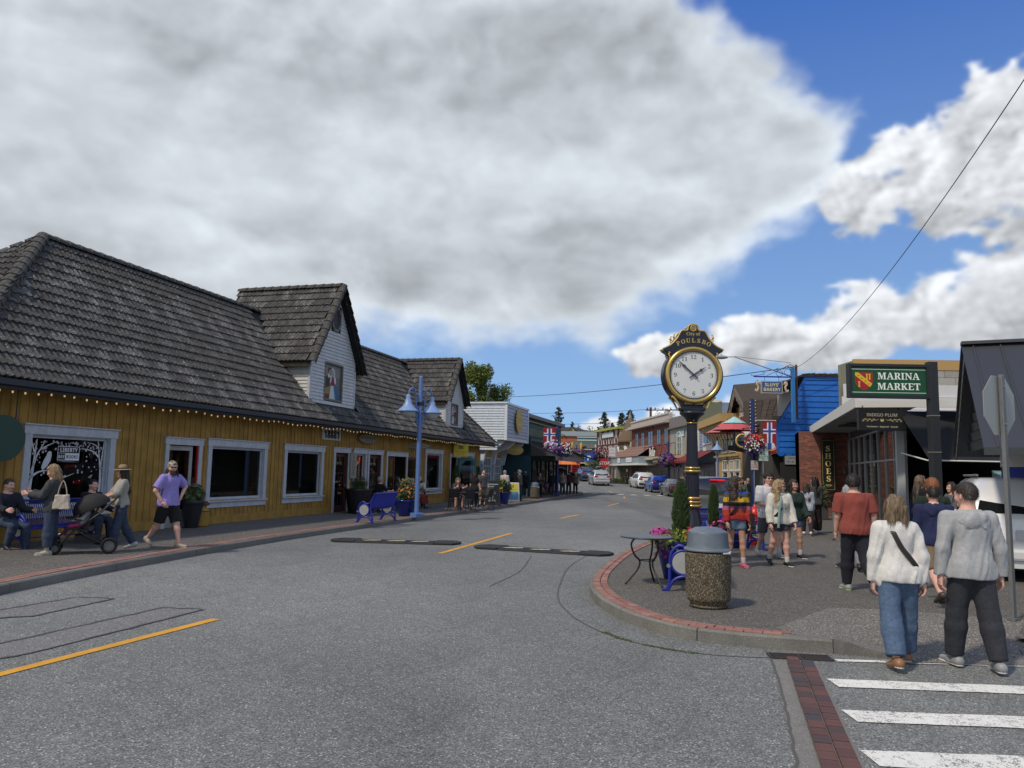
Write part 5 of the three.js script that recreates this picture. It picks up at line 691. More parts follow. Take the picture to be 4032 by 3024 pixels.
[[11.9,-43,C3(.40,.52,.42),2.2,'person in pale mint shirt in front of the yellow shop'],[10.9,-46,BLK,.5,'dark haired person in black beyond the dark car'],[11.4,-47,C3(.05,.05,.06),1,'person in charcoal near the blue globe lamp'],[11.2,-36.5,BLK,0,'person in black under the blue canopy'],[11.9,-36.0,C3(.04,.04,.05),2.8,'person in dark grey under the blue canopy'],[12.4,-35.4,C3(.02,.02,.025),1.2,'person in black beside the striped shoe board']].forEach(([x,z,c,tn,l])=>person({at:[x,z],y:UP,turn:tn,H:rr(1.66,1.8),hair:'short',hairCol:HC.dark,skin:SK.tan,far:2,legs:stand,top:{col:c,e:.028},bottom:{col:NAVY},label:l}));
// left pavement by the bookshop
const LP=UP+.02;
person({at:[-7.0,-16.0],y:LP,turn:1.15,H:1.82,b:1.08,hair:'beardlong',hairCol:HC.brown,skin:SK.pink,hat:'camo',glasses:true,legs:[[.3,.06],[-.3,.42]],arms:[{e:[.37,.28,.02],w:[.2,.08,.1]},{e:[-.3,.2,-.04],w:[-.22,-.02,.06]}],head:[-.5,0],top:{name:'short_sleeved_shirt',col:C3(.34,.28,.70),e:.024,sl:.8,w:1.35,hem:-.1,amp:.024,collar:.03},bottom:{name:'shorts',col:BLK,e0:.03,e1:.045,end:.96},shoes:[C3(.4,.35,.28),C3(.4,.38,.33)],label:'bearded man in lilac shirt, camouflage cap and black shorts striding along'});
person({at:[-7.62,-15.3],y:LP,turn:-1.0,H:1.68,fem:true,hair:'long',hairCol:HC.brown,skin:SK.fair,hat:'sun',legs:[[.2,.08],[-.2,.3]],arms:[{e:[.24,.24,.12],w:[.16,.14,.33]},{e:[-.24,.24,.12],w:[-.14,.14,.34]}],top:{name:'knit_top',col:C3(.40,.385,.33),e:.034,sl:1.2,hem:-.02,w:1.4,amp:.024},bottom:{name:'jeans',col:DEN,kind:'denim',e1:.035},shoes:[C3(.5,.5,.5),WH],head:[.1,.05],label:'woman in straw sun hat and knit top pushing the stroller'});
person({at:[-8.42,-14.35],y:LP,turn:-1.25,H:1.66,fem:true,b:1.06,hair:'bob',hairCol:HC.blond,skin:SK.fair,legs:stand,arms:[{sw:.5,bend:1.2,spl:.06,inn:.2},{sw:.5,bend:1.3,spl:.08,inn:.2}],head:[.1,.28],top:{name:'jacket',col:C3(.055,.06,.066),e:.03,hem:-.12,amp:.02},bottom:{name:'rolled_jeans',col:DEN,kind:'denim',end:1.82,e1:.045},shoes:[C3(.36,.38,.30),C3(.6,.58,.52)],bag:{p:[.2,.08,-.2],w:.26,h:.24,d:.11,col:C3(.6,.52,.42)},label:'blonde woman in charcoal jacket with cream shoulder bag by the book window'});
person({at:[-9.75,-15.1],y:LP,turn:1.2,H:1.74,b:1.1,seat:.46,hair:'short',hairCol:C3(.05,.045,.04),skin:SK.pink,legs:[[1.3,1.2,.12],[1.4,1.75,.06]],arms:[{sw:.5,bend:1.0,spl:.2},{sw:.6,bend:.9,spl:.25}],head:[.1,.1],top:{name:'jacket',col:C3(.012,.017,.03),e:.03,hem:-.04},bottom:{name:'jeans',col:DEN,kind:'denim'},shoes:[C3(.012,.014,.02),WH],label:'man in navy jacket and jeans seated on the bench under the green sign'});
person({at:[-8.9,-16.55],y:LP,turn:1.25,H:1.72,seat:.46,hair:'short',hairCol:HC.dark,skin:SK.pink,legs:sit,arms:[{sw:.5,bend:.8,spl:.15},{sw:.5,bend:.9,spl:.15}],top:{name:'jacket',col:BLK,e:.03,hem:-.04},bottom:{name:'jeans',col:C3(.03,.045,.08),kind:'denim'},shoes:[BLK,BLK],label:'person in black seated on the bench behind the stroller'});
// cafe tables and beyond
const cafe=(s,n,turn,o)=>{const [x,,z]=atL(s,n);return person({at:[x,z],y:LP+.01,turn:LT+turn,far:1,...o});};
cafe(8.0,.75,.4,{seat:.45,legs:sit,hair:'short',hairCol:HC.dark,hat:C3(.05,.05,.055),skin:SK.tan,top:{col:C3(.03,.03,.035),e:.03,hem:-.04},bottom:{col:NAVY},label:'man in dark cap seated behind the grass planter'});
cafe(9.2,.95,1.2,{seat:.45,legs:sit,hair:'thick',hairCol:HC.grey,skin:SK.pink,glasses:true,arms:[{sw:.7,bend:.8},{sw:.7,bend:.9}],top:{name:'t_shirt',col:C3(.012,.014,.022),e:.028,sl:.9,hem:-.04},bottom:{col:DEN,kind:'denim'},shoes:[BLK,WH],label:'grey haired man in navy t-shirt and sunglasses at the cafe table'});
cafe(10.7,1.0,.5,{seat:.45,legs:sit,fem:true,hair:'long',hairCol:HC.black,skin:SK.tan,arms:[{sw:.6,bend:1},{sw:.6,bend:1}],top:{col:C3(.06,.06,.06),e:.03,hem:-.04},bottom:{col:DEN,kind:'denim'},label:'woman with long black hair seated at the cafe table'});
cafe(11.9,1.1,1.6,{seat:.45,lean:.45,legs:sit,hair:'short',hairCol:HC.grey,skin:SK.tan,arms:[{sw:1,bend:.6},{sw:1,bend:.6}],top:{col:C3(.075,.07,.055),e:.03,hem:-.04},bottom:{col:C3(.05,.045,.04)},label:'man in olive jacket leaning over the cafe table'});
cafe(13.4,.9,-1.2,{seat:.45,legs:sit,hair:'beardlong',hairCol:HC.dark,skin:SK.pink,arms:[{sw:.8,bend:.9},{sw:.8,bend:.9}],top:{name:'sweater',col:C3(.56,.52,.42),e:.03,hem:-.04},bottom:{col:NAVY},label:'long haired man in cream sweater seated by the open cafe door'});
cafe(13.5,2.6,-.9,{seat:.45,lean:.3,legs:sit,fem:true,hair:'bob',hairCol:HC.honey,skin:SK.pink,arms:[{sw:1.2,bend:.6},{sw:1.1,bend:.8}],top:{col:C3(.04,.04,.04),e:.025,sl:.8,hem:-.03},bottom:{name:'shorts',col:C3(.06,.05,.04),end:.6},shoes:[C3(.1,.09,.08),WH],label:'honey blonde person hunched at the outer cafe table'});
cafe(14.5,2.3,-.9,{seat:.45,lean:.25,legs:sit,hair:'short',hairCol:HC.honey,skin:SK.pink,arms:[{sw:1.1,bend:.8},{sw:1.1,bend:.8}],top:{col:C3(.12,.018,.028),e:.028,sl:.9,hem:-.03},bottom:{col:KH},label:'person in maroon shirt at the outer cafe table'});
[[-1.66,-36.1,2.9,{fem:true,H:1.62,b:1.1,hair:'bob',hairCol:HC.brown,top:{name:'vest',col:BLK,e:.035,hem:-.08,sl:.6},bottom:{col:NAVY},shoes:[WH,WH],bag:{p:[.2,.0,.12],w:.2,h:.18,d:.1,col:C3(.30,.2,.13)},label:'woman in black vest with tan bag beside the menu A-frame'}],[-1.3,-37.2,.6,{H:1.8,b:1.1,hair:'short',hairCol:HC.dark,top:{name:'t_shirt',col:C3(.095,.095,.10),e:.032,sl:.9,w:1.3,hem:-.1},bottom:{name:'shorts',col:KH,end:.98,e0:.03,e1:.04},socks:WH,shoes:[BLK,WH],label:'man in grey printed t-shirt and khaki shorts beside the menu A-frame'}],
  [-.3,-42,2.6,{H:1.78,hair:'balding',hairCol:HC.grey,top:{name:'white_shirt',col:C3(.6,.56,.52),e:.03},bottom:{name:'jeans',col:DEN,kind:'denim'},label:'bald man in white long sleeved shirt outside the pale blue shop'}],[.55,-44.5,-1.9,{H:1.8,b:1.1,hair:'thick',hairCol:HC.grey,top:{col:C3(.11,.10,.095),e:.03,sl:.9,w:1.3},bottom:{col:C3(.05,.05,.055)},arms:[{e:[.34,.22,-.02],w:[.2,.05,.08]},{}],label:'grey haired man in grey t-shirt, hand on hip, by the yellow sandwich board'}],[.25,-44,2.9,{H:1.66,fem:true,hair:'long',hairCol:HC.black,top:{col:BLK,e:.03},bottom:{col:BLK},label:'person with long black hair in black by the pale blue shop'}],
  [1.05,-52.5,2.7,{H:1.76,b:1.1,hair:'short',hairCol:HC.grey,top:{col:C3(.012,.013,.02),e:.035,hem:-.2},bottom:{name:'shorts',col:BLK,end:.9},socks:WH,shoes:[WH,WH],label:'man in black jacket and shorts standing at the dark teal wall'}],[2.0,-52,.3,{H:1.65,fem:true,hair:'long',hairCol:HC.dark,skin:SK.tan,arms:[{sw:.5,bend:1.6},{sw:.5,bend:1.5}],top:{col:C3(.06,.055,.05),e:.03},bottom:{col:BLK},label:'dark haired woman in brown top behind the far litter bin'}],[2.7,-58,2.9,{H:1.12,fem:true,hair:'long',hairCol:HC.dark,top:{name:'lilac_top',col:C3(.36,.28,.40),e:.03},bottom:{name:'pink_skirt',col:C3(.45,.1,.2),end:.7,e0:.06,e1:.09},legs:stand,label:'small girl in lilac top and pink skirt by the banner pole'}],[3.0,-56.5,2.8,{H:1.76,hair:'short',hairCol:HC.dark,top:{name:'backpacked_jacket',col:C3(.02,.028,.05),e:.05},bottom:{name:'jeans',col:DEN,kind:'denim'},label:'person in navy jacket with backpack left of the banner pole'}],[3.75,-55.4,2.9,{H:1.8,hair:'short',hairCol:HC.dark,top:{name:'jacket',col:C3(.26,.23,.18),e:.035},bottom:{name:'jeans',col:DEN,kind:'denim'},shoes:[WH,WH],label:'man in beige jacket walking away at the banner pole'}],[4.5,-59.5,3,{H:1.84,hair:'short',hairCol:HC.dark,top:{name:'jacket',col:C3(.09,.018,.025),e:.035},bottom:{col:NAVY},label:'tall man in dark red jacket walking away beyond the banner pole'}],[5.1,-60.5,2.9,{H:1.66,fem:true,hair:'bob',hairCol:HC.blond,top:{col:C3(.2,.16,.12),e:.03},bottom:{col:NAVY},bag:{p:[-.25,.1,-.1],w:.3,h:.3,d:.12,col:C3(.5,.45,.4)},label:'blonde woman with pale bag beyond the banner pole'}]].forEach(([x,z,tn,o])=>person({at:[x,z],y:gy(z)+UP,turn:tn,far:z<-48?2 :1,legs:stand,...o}));
[[11.3,-97,WH,2.6,'person in white t-shirt outside the cream shop'],[13.3,-88,BLK,-1,'person in black standing before the cream wall'],[14.6,-82,C3(.3,.15,.05),-1.2,'person in orange brown jacket behind the white car'],[15.3,-78.5,C3(.03,.03,.03),-1.2,'person in black behind the blue hatchback'],[15.2,-68,C3(.2,.19,.2),-.6,'person in grey beside the far flower pole']].forEach(([x,z,c,tn,l])=>person({at:[x,z],y:gy(z)+UP,turn:tn,H:rr(1.66,1.8),hair:'short',hairCol:HC.dark,skin:SK.tan,far:2,legs:stand,top:{col:c,e:.028},bottom:{col:BLK},label:l}));
// ---------- street furniture ----------
const letters=(s,size,d,font=fontSerif,cs=4)=>{const g=flat(new TextGeometry(s,{font,size,depth:d,curveSegments:cs,bevelEnabled:false}));g.computeBoundingBox();g.translate(-(g.boundingBox.min.x+g.boundingBox.max.x)/2,0,0);return g;};
const matInk=M(lin(.012,.014,.024),.32),matGold=M(lin(.62,.42,.13),.28,{metalness:.85}),matGoldFlat=M(lin(.55,.40,.14),.45,{metalness:.4}),matCobalt=M(lin(.012,.022,.24),.4),matSteel=M(lin(.30,.31,.32),.45,{metalness:.7}),matBlackIron=M(lin(.012,.012,.014),.45),matBlueP=M(lin(.10,.19,.42),.45),matBlueD=M(lin(.014,.03,.13),.4);
// the clock
{
  const t=thing('street_clock','tall black and gold street clock on a fluted post','clock',[3.41,WALK,-14.5],.04),fl=(r0,r1,y0,y1,n=16)=>{const P=[];const ring=(r,y)=>{const o=[];for(let i=0;i <= n*6;i++){const a=i/(n*6)*Math.PI*2,q=r*(1-.075*Math.pow(Math.abs(Math.sin(a*n/2)),.8));o.push([Math.cos(a)*q,y,Math.sin(a)*q]);} return o;};return ribbon(ring(r1,y1),ring(r0,y0));};
  part(t,'base',[ext([[-.24,-.24],[.24,-.24],[.24,.24],[-.24,.24]],.1,0,0,0,-Math.PI/2),rbox(.4,.62,.4,.03,0,.4,0),rbox(.44,.06,.44,.02,0,.72,0)],matInk);
  for(const [x,z,r] of [[0,.202,0],[.202,0,Math.PI/2],[-.202,0,-Math.PI/2],[0,-.202,Math.PI]]) part(t,'base_panel',ext([[-.13,-.2],[.13,-.2],[.13,.2],[-.13,.2]],.012,x,.4,z,0,r,0,.005),matBlueD);
  part(t,'pedestal',lathe([[.2,.74],[.19,.8],[.15,.95],[.135,1.05],[.14,1.1]],8),matInk);
  part(t,'lower_shaft',fl(.125,.122,1.22,1.72),matInk);part(t,'upper_shaft',fl(.112,.095,1.86,2.66),matInk);
  for(const [y,r,h] of [[1.13,.15,.03],[1.2,.145,.026],[1.27,.14,.03]]) part(t,'gold_ring',torus(r-.012,h,0,y,0,Math.PI/2,0,0,10,36),matGold);
  part(t,'ring_core',cyl(.135,.13,.24,0,1.2,0,24),M(lin(.04,.006,.01),.4));part(t,'collar',lathe([[.12,1.7],[.13,1.74],[.12,1.86]],24),matInk);
  for(const [y,r,h] of [[1.77,.128,.026],[1.83,.118,.022]]) part(t,'gold_ring',torus(r,h,0,y,0,Math.PI/2,0,0,10,36),matGold);
  part(t,'capital',lathe([[.095,2.64],[.1,2.66],[.1,2.70],[.13,2.76],[.2,2.82],[.23,2.84],[.23,2.9],[.0,2.9]],32),matInk);part(t,'gold_ring',torus(.1,.012,0,2.67,0,Math.PI/2,0,0,8,32),matGold);
  part(t,'gold_leaf',[ext([[0,0],[.05,.07],[.03,.1],[-.03,.1],[-.05,.07]],.02,0,2.7,.1,-.35)],matGoldFlat);
  part(t,'neck_block',[rbox(.46,.06,.26,.015,0,2.93,0),rbox(.38,.1,.22,.015,0,3.0,0)],matInk);
  // head
  const hy=3.57,R=.55;const outline=new THREE.Shape();const P=[[-.2,-.55],[.2,-.55],[.22,-.5],[.32,-.45],[.45,-.38]];outline.moveTo(-.19,-.58);outline.lineTo(.19,-.58);outline.lineTo(.24,-.52);outline.quadraticCurveTo(.3,-.5,.33,-.46);outline.absarc(0,0,R+.02,-.95,.72,false);outline.lineTo(.57,.46);outline.lineTo(.56,.5);outline.quadraticCurveTo(.36,.6,.22,.84);outline.lineTo(.11,.85);outline.quadraticCurveTo(.11,.97,0,.97);outline.quadraticCurveTo(-.11,.97,-.11,.85);outline.lineTo(-.22,.84);outline.quadraticCurveTo(-.36,.6,-.56,.5);outline.lineTo(-.57,.46);outline.lineTo(-.43,.37);outline.absarc(0,0,R+.02,Math.PI-.72,Math.PI+.95,false);outline.quadraticCurveTo(-.3,-.5,-.24,-.52);outline.lineTo(-.19,-.58);
  part(t,'head',ext(outline,.26,0,hy,-.13,0,0,0,.02),matInk);
  for(const f of [1,-1]){
    const face=new THREE.Group();face.name='clock_face';face.position.set(0,hy,0);if(f<0) face.rotation.y=Math.PI;t.add(face);
    part(face,'bezel',torus(.5,.042,0,0,.14,0,0,0,12,64),matGold);part(face,'inner_ring',torus(.45,.012,0,0,.142,0,0,0,8,64),M(lin(.05,.05,.05),.4));
    const dial=canvas(768,768,(x)=>{x.fillStyle='#d9dbd8';x.fillRect(0,0,768,768);x.translate(384,384);x.strokeStyle='#1a1a1c';x.lineWidth=3;for(const r of [372,356]){x.beginPath();x.arc(0,0,r,0,7);x.stroke();} for(let i=0;i<60;i++){const a=i*Math.PI/30;x.lineWidth=i % 5?2 :5;x.beginPath();x.moveTo(Math.cos(a)*356,Math.sin(a)*356);x.lineTo(Math.cos(a)*372,Math.sin(a)*372);x.stroke();} for(let n=1;n <= 12;n++){const a=n*Math.PI/6;txt(x,String(n),Math.sin(a)*296,-Math.cos(a)*296+4,'bold 92px serif','#17181c');}});
    const dg=flat(new THREE.CircleGeometry(.45,64));dg.translate(0,0,.134);part(face,'dial',dg,M('#ffffff',.35,{map:dial}));
    const handShape=(L,w)=>[[-.012,-.1],[.012,-.1],[.012,0],[w*.5,L*.22],[.012,L*.5],[w,L*.62],[.012,L*.72],[.004,L],[-.004,L],[-.012,L*.72],[-w,L*.62],[-.012,L*.5],[-w*.5,L*.22],[-.012,0]];
    part(face,'hour_hand',ext(handShape(.27,.032),.008,0,0,.15,0,0,-(1.87/12)*Math.PI*2),matInk);part(face,'minute_hand',ext(handShape(.4,.026),.008,0,0,.16,0,0,-(52/60)*Math.PI*2),matInk);part(face,'hub',cyl(.025,.025,.03,0,0,.155,16,Math.PI/2),matInk);
    const gl=flat(new THREE.CircleGeometry(.46,48));gl.translate(0,0,.176);part(face,'glass',gl,new THREE.MeshPhysicalMaterial({color:0xffffff,transmission:1,thickness:0,roughness:.02}));
    part(face,'lettering',[mov(letters('City of',.058,.01,fontSerif,6),0,.755,.13),...'POULSBO'.split('').map((ch,i)=>{const a=(i-3)*.148;return mov(letters(ch,.082,.012,fontSerif,6),Math.sin(a)*.64,Math.cos(a)*.64-.035+.015,.13,0,0,-a);})],matGoldFlat,'raised gold lettering above the dial');
    part(face,'lettering',mov(letters('1908 · 2008',.048,.01,fontSerif,6),0,-.59+.035,.131),matGoldFlat,'raised gold dates under the dial');
    const gear=[];gear.push(torus(.048,.009,0,.895,.133,0,0,0,6,28),torus(.016,.007,0,.895,.133,0,0,0,6,16));for(let i=0;i<6;i++){const a=i*Math.PI/3;gear.push(box(.01,.036,.008,Math.sin(a)*.03,.895+Math.cos(a)*.03,.133,0,0,-a));} for(let i=0;i<18;i++){const a=i*Math.PI/9;gear.push(box(.01,.014,.01,Math.sin(a)*.06,.895+Math.cos(a)*.06,.133,0,0,-a));} part(face,'wheel_emblem',gear,matGoldFlat);
    const trim=[tube([[-.58,.49,.125],[-.42,.575,.125],[-.305,.7,.125],[-.22,.84,.125],[-.11,.855,.125],[-.085,.94,.125],[0,.97,.125],[.085,.94,.125],[.11,.855,.125],[.22,.84,.125],[.305,.7,.125],[.42,.575,.125],[.58,.49,.125]],.016,60,6)];part(face,'crest_trim',trim,matGoldFlat);
    for(const s of [-1,1]){const sc=[];for(let i=0;i<9;i++) sc.push(sph(.019-i*.0008,s*(.455+.012*Math.sin(i)),.42-i*.022,.125,1,.8,1,8,6));part(face,'scroll',sc,matGoldFlat);const s2=[];for(let i=0;i<12;i++){const q=i/11;s2.push(sph(.024-.007*q,s*lerp(.4,.255,Math.pow(q,.7)),lerp(-.42,-.62,q),.12,1,1,1,8,6));} part(face,'scroll',s2,matGoldFlat);const s3=[torus(.022,.011,s*.36,.67,.125,0,0,0,6,14),sph(.026,s*.375,.72,.125,.8,1.3,.8),sph(.014,s*.36,.765,.125)];part(face,'finial',s3,matGoldFlat);}
 }
}
// litter bin: exposed aggregate drum with a grey bonnet
function litterBin(x,z,label,turn=0){
  const t=thing('litter_bin',label,'litter bin',[x,gy(z)+WALK,z],turn,'aggregate litter bins'),ag=M(lin(1.15,1.05,.9),.9,{map:scaled(T.pebble,1.6),bumpMap:scaled(T.pebble,1.6),bumpScale:.012}),gr=M(lin(.165,.205,.25),.5,{map:scaled(T.fine,2)});
  const drum=lathe([[0,.0],[.24,0],[.245,.03],[.225,.05],[.27,.09],[.285,.13],[.298,.68],[.293,.705],[.26,.705],[.25,.5]],48);const uv=drum.attributes.uv,dp=drum.attributes.position;for(let i=0;i<uv.count;i++) uv.setXY(i,uv.getX(i)*1.875,dp.getY(i));part(t,'drum',drum,ag);
  part(t,'rim',lathe([[.22,.716],[.305,.716],[.31,.73],[.305,.752],[.285,.76],[.22,.76]],40),gr);const bon=[ext([[-.27,-.25],[.27,-.25],[.27,.25],[-.27,.25]],.24,0,.76,0,-Math.PI/2,0,0,.02)];part(t,'bonnet',(()=>{const P=lathe([[.285,.755],[.272,.8],[.26,.95],[.25,.975],[.16,1.02],[.05,1.03],[0,1.03]],6);return P;})(),gr);part(t,'bag_edge',[box(.1,.012,.06,.14,.712,.27,.1,.3,0),box(.05,.03,.03,.2,.714,.23,.3,.6,.2)],M(lin(.6,.6,.6),.6));return t;
}
litterBin(2.62,-10.3,'near litter bin of grey aggregate with blue grey bonnet on the corner',.1);litterBin(1.56,-48.7,'far litter bin of aggregate beside the yellow sandwich board',.2);
// bistro table
{
  const t=thing('bistro_table','round black metal table with three curved legs on the corner','table',[2.16,WALK,-12.2],.2),leg=(a)=>tube([[0,.70,.2],[0,.62,.25],[0,.45,.2],[0,.36,.12],[0,.25,.14],[0,.12,.24],[0,.015,.33]].map(([x,y,z])=>[Math.sin(a)*z,y,Math.cos(a)*z]),.015,30,8);
  part(t,'table_top',lathe([[0,.715],[.4,.715],[.415,.72],[.42,.73],[.415,.74],[.4,.742],[0,.742]],48),M(lin(.08,.09,.1),.35,{map:scaled(T.fine,3),metalness:.3}));
  for(let i=0;i<3;i++){const a=.35+i*2.094;part(t,'leg',[leg(a),sph(.022,Math.sin(a)*.335,.014,Math.cos(a)*.335,1,.6,1,8,6)],matBlackIron);} part(t,'brace',torus(.115,.008,0,.37,0,Math.PI/2,0,0,6,28),matBlackIron);
}
// benches: cast ends with round medallions, strap seat
function bench(x,z,turn,label,col=matCobalt){
  const t=thing('park_bench',label,'bench',[x,gy(z)+WALK+.006,z],turn,'blue strap benches'),W=1.7;
  for(const s of [-1,1]){
    const e=sub(t,'end_frame'),sx=s*W/2;const T2=(p,r=.028)=>tube(p.map(([zz,y])=>[sx,y,zz]),r,24,6);
    part(e,'casting',[T2([[.32,0],[.28,.12],[.27,.36],[.24,.56],[.12,.66],[0,.6],[-.1,.62],[-.2,.78],[-.28,.93]]),T2([[-.22,0],[-.2,.2],[-.14,.4],[-.16,.6],[-.2,.78]]),T2([[.3,.02],[.2,.16],[.06,.21],[-.1,.16],[-.21,.02]]),box(.05,.025,.12,sx,.012,.33),box(.05,.025,.12,sx,.012,-.24)],col);
    part(e,'ring',torus(.17,.022,sx,.41,.08,0,Math.PI/2,0,8,36),col);part(e,'medallion',[cyl(.155,.155,.03,sx,.41,.08,36,0,0,Math.PI/2),box(.034,.05,.17,sx,.37,.08),mov(ext([[-.08,0],[.09,0],[.06,.09],[-.02,.1]],.036),sx-.018,.4,.08,0,Math.PI/2)],M(lin(.50,.51,.50),.45,{metalness:.55}));part(e,'boss',cyl(.028,.028,.06,sx,.36,.29,14,0,0,Math.PI/2),matSteel);
 }
  for(let i=0;i<34;i++){const x0=-W/2+.05+i*(W-.1)/33;part(t,'strap',tube([[x0,.41,.26],[x0,.42,.1],[x0,.43,-.06],[x0,.52,-.14],[x0,.75,-.22],[x0,.9,-.29]],.011,12,4),col);}
  part(t,'top_rail',[rod([-W/2,.92,-.29],[W/2,.92,-.29],.022),rod([-W/2,.4,.27],[W/2,.4,.27],.018)],col);part(t,'stretcher',rod([-W/2,.2,0],[W/2,.2,0],.012),col);return t;
}
bench(-4.2,-24.95,LT+Math.PI,'blue bench with silver ship medallions facing the cafe on the left pavement');bench(2.84,-12.35,-1.8,'blue bench half hidden behind the near litter bin');
bench(5.0,-17.9,.5,'blue bench beyond the clock beside the red hydrant');bench(-9.3,-15.95,1.25,'blue bench under the bookshop window with people on it');
// planters
function leafBlob(n,r,cx,cy,cz,sy,size,seedless){const g=[];const P=[];for(let i=0;i<n;i++){const a=rr(0,6.283),u=rr(-1,1),q=Math.pow(rnd(),.45),s=Math.sqrt(1-u*u),x=cx+Math.cos(a)*s*q*r,y=cy+u*q*r*sy,z=cz+Math.sin(a)*s*q*r,l=size*rr(.6,1.3),d=V3(rr(-1,1),rr(-.4,1),rr(-1,1)).normalize(),e=d.clone().cross(V3(rr(-1,1),rr(-1,1),rr(-1,1))).normalize();const A=[x-d.x*l,y-d.y*l,z-d.z*l],B=[x+e.x*l*.4,y+e.y*l*.4,z+e.z*l*.4],C=[x+d.x*l,y+d.y*l,z+d.z*l],D=[x-e.x*l*.4,y-e.y*l*.4,z-e.z*l*.4];P.push(...A,...B,...C,...A,...C,...D);} const b=new THREE.BufferGeometry();b.setAttribute('position',new THREE.Float32BufferAttribute(P,3));b.computeVertexNormals();return boxUV(b);}
const LEAF=(r,g,b)=>new THREE.MeshPhysicalMaterial({color:lin(r,g,b),roughness:.75,transmission:.18,thickness:0});
const leafGreen=LEAF(.05,.095,.025),leafDark=LEAF(.025,.05,.02),leafLime=LEAF(.20,.26,.04),leafPlum=LEAF(.03,.012,.022);
const FL={magenta:M(lin(.42,.03,.26),.7),purple:M(lin(.075,.018,.20),.7),white:M(lin(.72,.72,.74),.7),red:M(lin(.42,.012,.018),.7),orange:M(lin(.62,.14,.02),.7),yellow:M(lin(.62,.42,.03),.7),pink:M(lin(.48,.04,.17),.7),violet:M(lin(.22,.05,.30),.7)};
function blooms(n,r,cx,cy,cz,sy,size,shell=.9){const P=[];for(let i=0;i<n;i++){const a=rr(0,6.283),u=rr(-.7,1),s=Math.sqrt(1-u*u),q=r*rr(shell,1.05),x=cx+Math.cos(a)*s*q,y=cy+u*q*sy,z=cz+Math.sin(a)*s*q,N=V3(Math.cos(a)*s,u*.8+.2,Math.sin(a)*s).normalize(),t1=N.clone().cross(V3(.3,1,.2)).normalize(),t2=N.clone().cross(t1),l=size*rr(.7,1.2);for(let k=0;k<5;k++){const b0=k*1.2566,b1=b0+1.1,c=(b)=>[x+(t1.x*Math.cos(b)+t2.x*Math.sin(b))*l+N.x*l*.25,y+(t1.y*Math.cos(b)+t2.y*Math.sin(b))*l+N.y*l*.25,z+(t1.z*Math.cos(b)+t2.z*Math.sin(b))*l+N.z*l*.25];P.push(x,y,z,...c(b0),...c(b1));}} const g=new THREE.BufferGeometry();g.setAttribute('position',new THREE.Float32BufferAttribute(P,3));g.computeVertexNormals();return boxUV(g);}
function potPlanter(x,z,label,r,h,mat,fill,y=WALK){const t=thing('flower_planter',label,'planter',[x,gy(z)+y,z],0);part(t,'pot',lathe([[0,0],[r*.55,0],[r*.6,.02],[r*.78,h*.45],[r*.95,h*.8],[r,h*.86],[r*1.05,h*.9],[r*1.05,h*.97],[r,h],[r*.9,h],[r*.85,h*.9]],40),mat);part(t,'soil',cyl(r*.88,r*.88,.04,0,h*.9,0,24),M(lin(.03,.022,.015),1));fill(t,h,r);return t;}
const ceramic=M(lin(.006,.014,.13),.15,{metalness:0});
function juniper(t,x,y0,z,h,r,n=2600){part(t,'trunk',cyl(.02,.015,h*.6,x,y0+h*.3,z,6),M(lin(.05,.035,.02),.9));const P=[];for(let i=0;i<n;i++){const v=Math.pow(rnd(),.8),a=rr(0,6.283),rad=r*Math.pow(Math.sin(Math.PI*clamp(.12+v*.86)),.45)*(.5+.5*vn(a*3.2,v*15,4))*Math.pow(rnd(),.25),px=x+Math.cos(a)*rad,pz=z+Math.sin(a)*rad,py=y0+v*h,l=rr(.025,.07),w=.011,ux=Math.cos(a)*.35+rr(-.2,.2),uz=Math.sin(a)*.35+rr(-.2,.2),sx=-Math.sin(a)*w,sz=Math.cos(a)*w;P.push(px-sx,py,pz-sz,px+sx,py,pz+sz,px+ux*l,py+l,pz+uz*l,px-sz,py,pz+sx,px+sz,py,pz-sx,px+ux*l,py+l*.9,pz+uz*l);} const g=new THREE.BufferGeometry();g.setAttribute('position',new THREE.Float32BufferAttribute(P,3));g.computeVertexNormals();part(t,'crown',boxUV(g),LEAF(.06,.105,.03));}
potPlanter(2.76,-12.95,'cobalt ceramic planter with magenta petunias and clipped conifer beside the clock',.33,.62,ceramic,(t,h,r)=>{juniper(t,.1,h-.02,-.05,.95,.17,5200);part(t,'foliage',[leafBlob(600,r*1.15,-.08,h+.02,.1,.5,.045)],leafLime);part(t,'blossoms',[blooms(130,r*.55,-.26,h+.1,.1,.7,.03,.6),blooms(20,r*.5,-.25,h-.2,.25,.6,.028,.6)],FL.magenta);part(t,'blossoms',[blooms(70,r*.5,.26,h+.1,.12,.8,.03,.6)],FL.red);});
potPlanter(4.35,-16.6,'cobalt planter with slim conifer and dark foliage behind the clock',.3,.55,ceramic,(t,h,r)=>{juniper(t,0,h,0,.92,.13,4200);part(t,'foliage',leafBlob(420,r*1.3,.1,h+.02,.1,.45,.05),leafPlum);part(t,'blossoms',blooms(60,r*.9,.15,h+.06,.1,.6,.035,.7),FL.pink);});
potPlanter(5.35,-18.6,'low planter of crimson flowers beside the red hydrant',.28,.5,ceramic,(t,h,r)=>{part(t,'foliage',leafBlob(300,r*1.1,0,h+.1,0,.9,.05),leafDark);part(t,'blossoms',blooms(60,r,0,h+.15,0,1,.03,.7),FL.pink);});
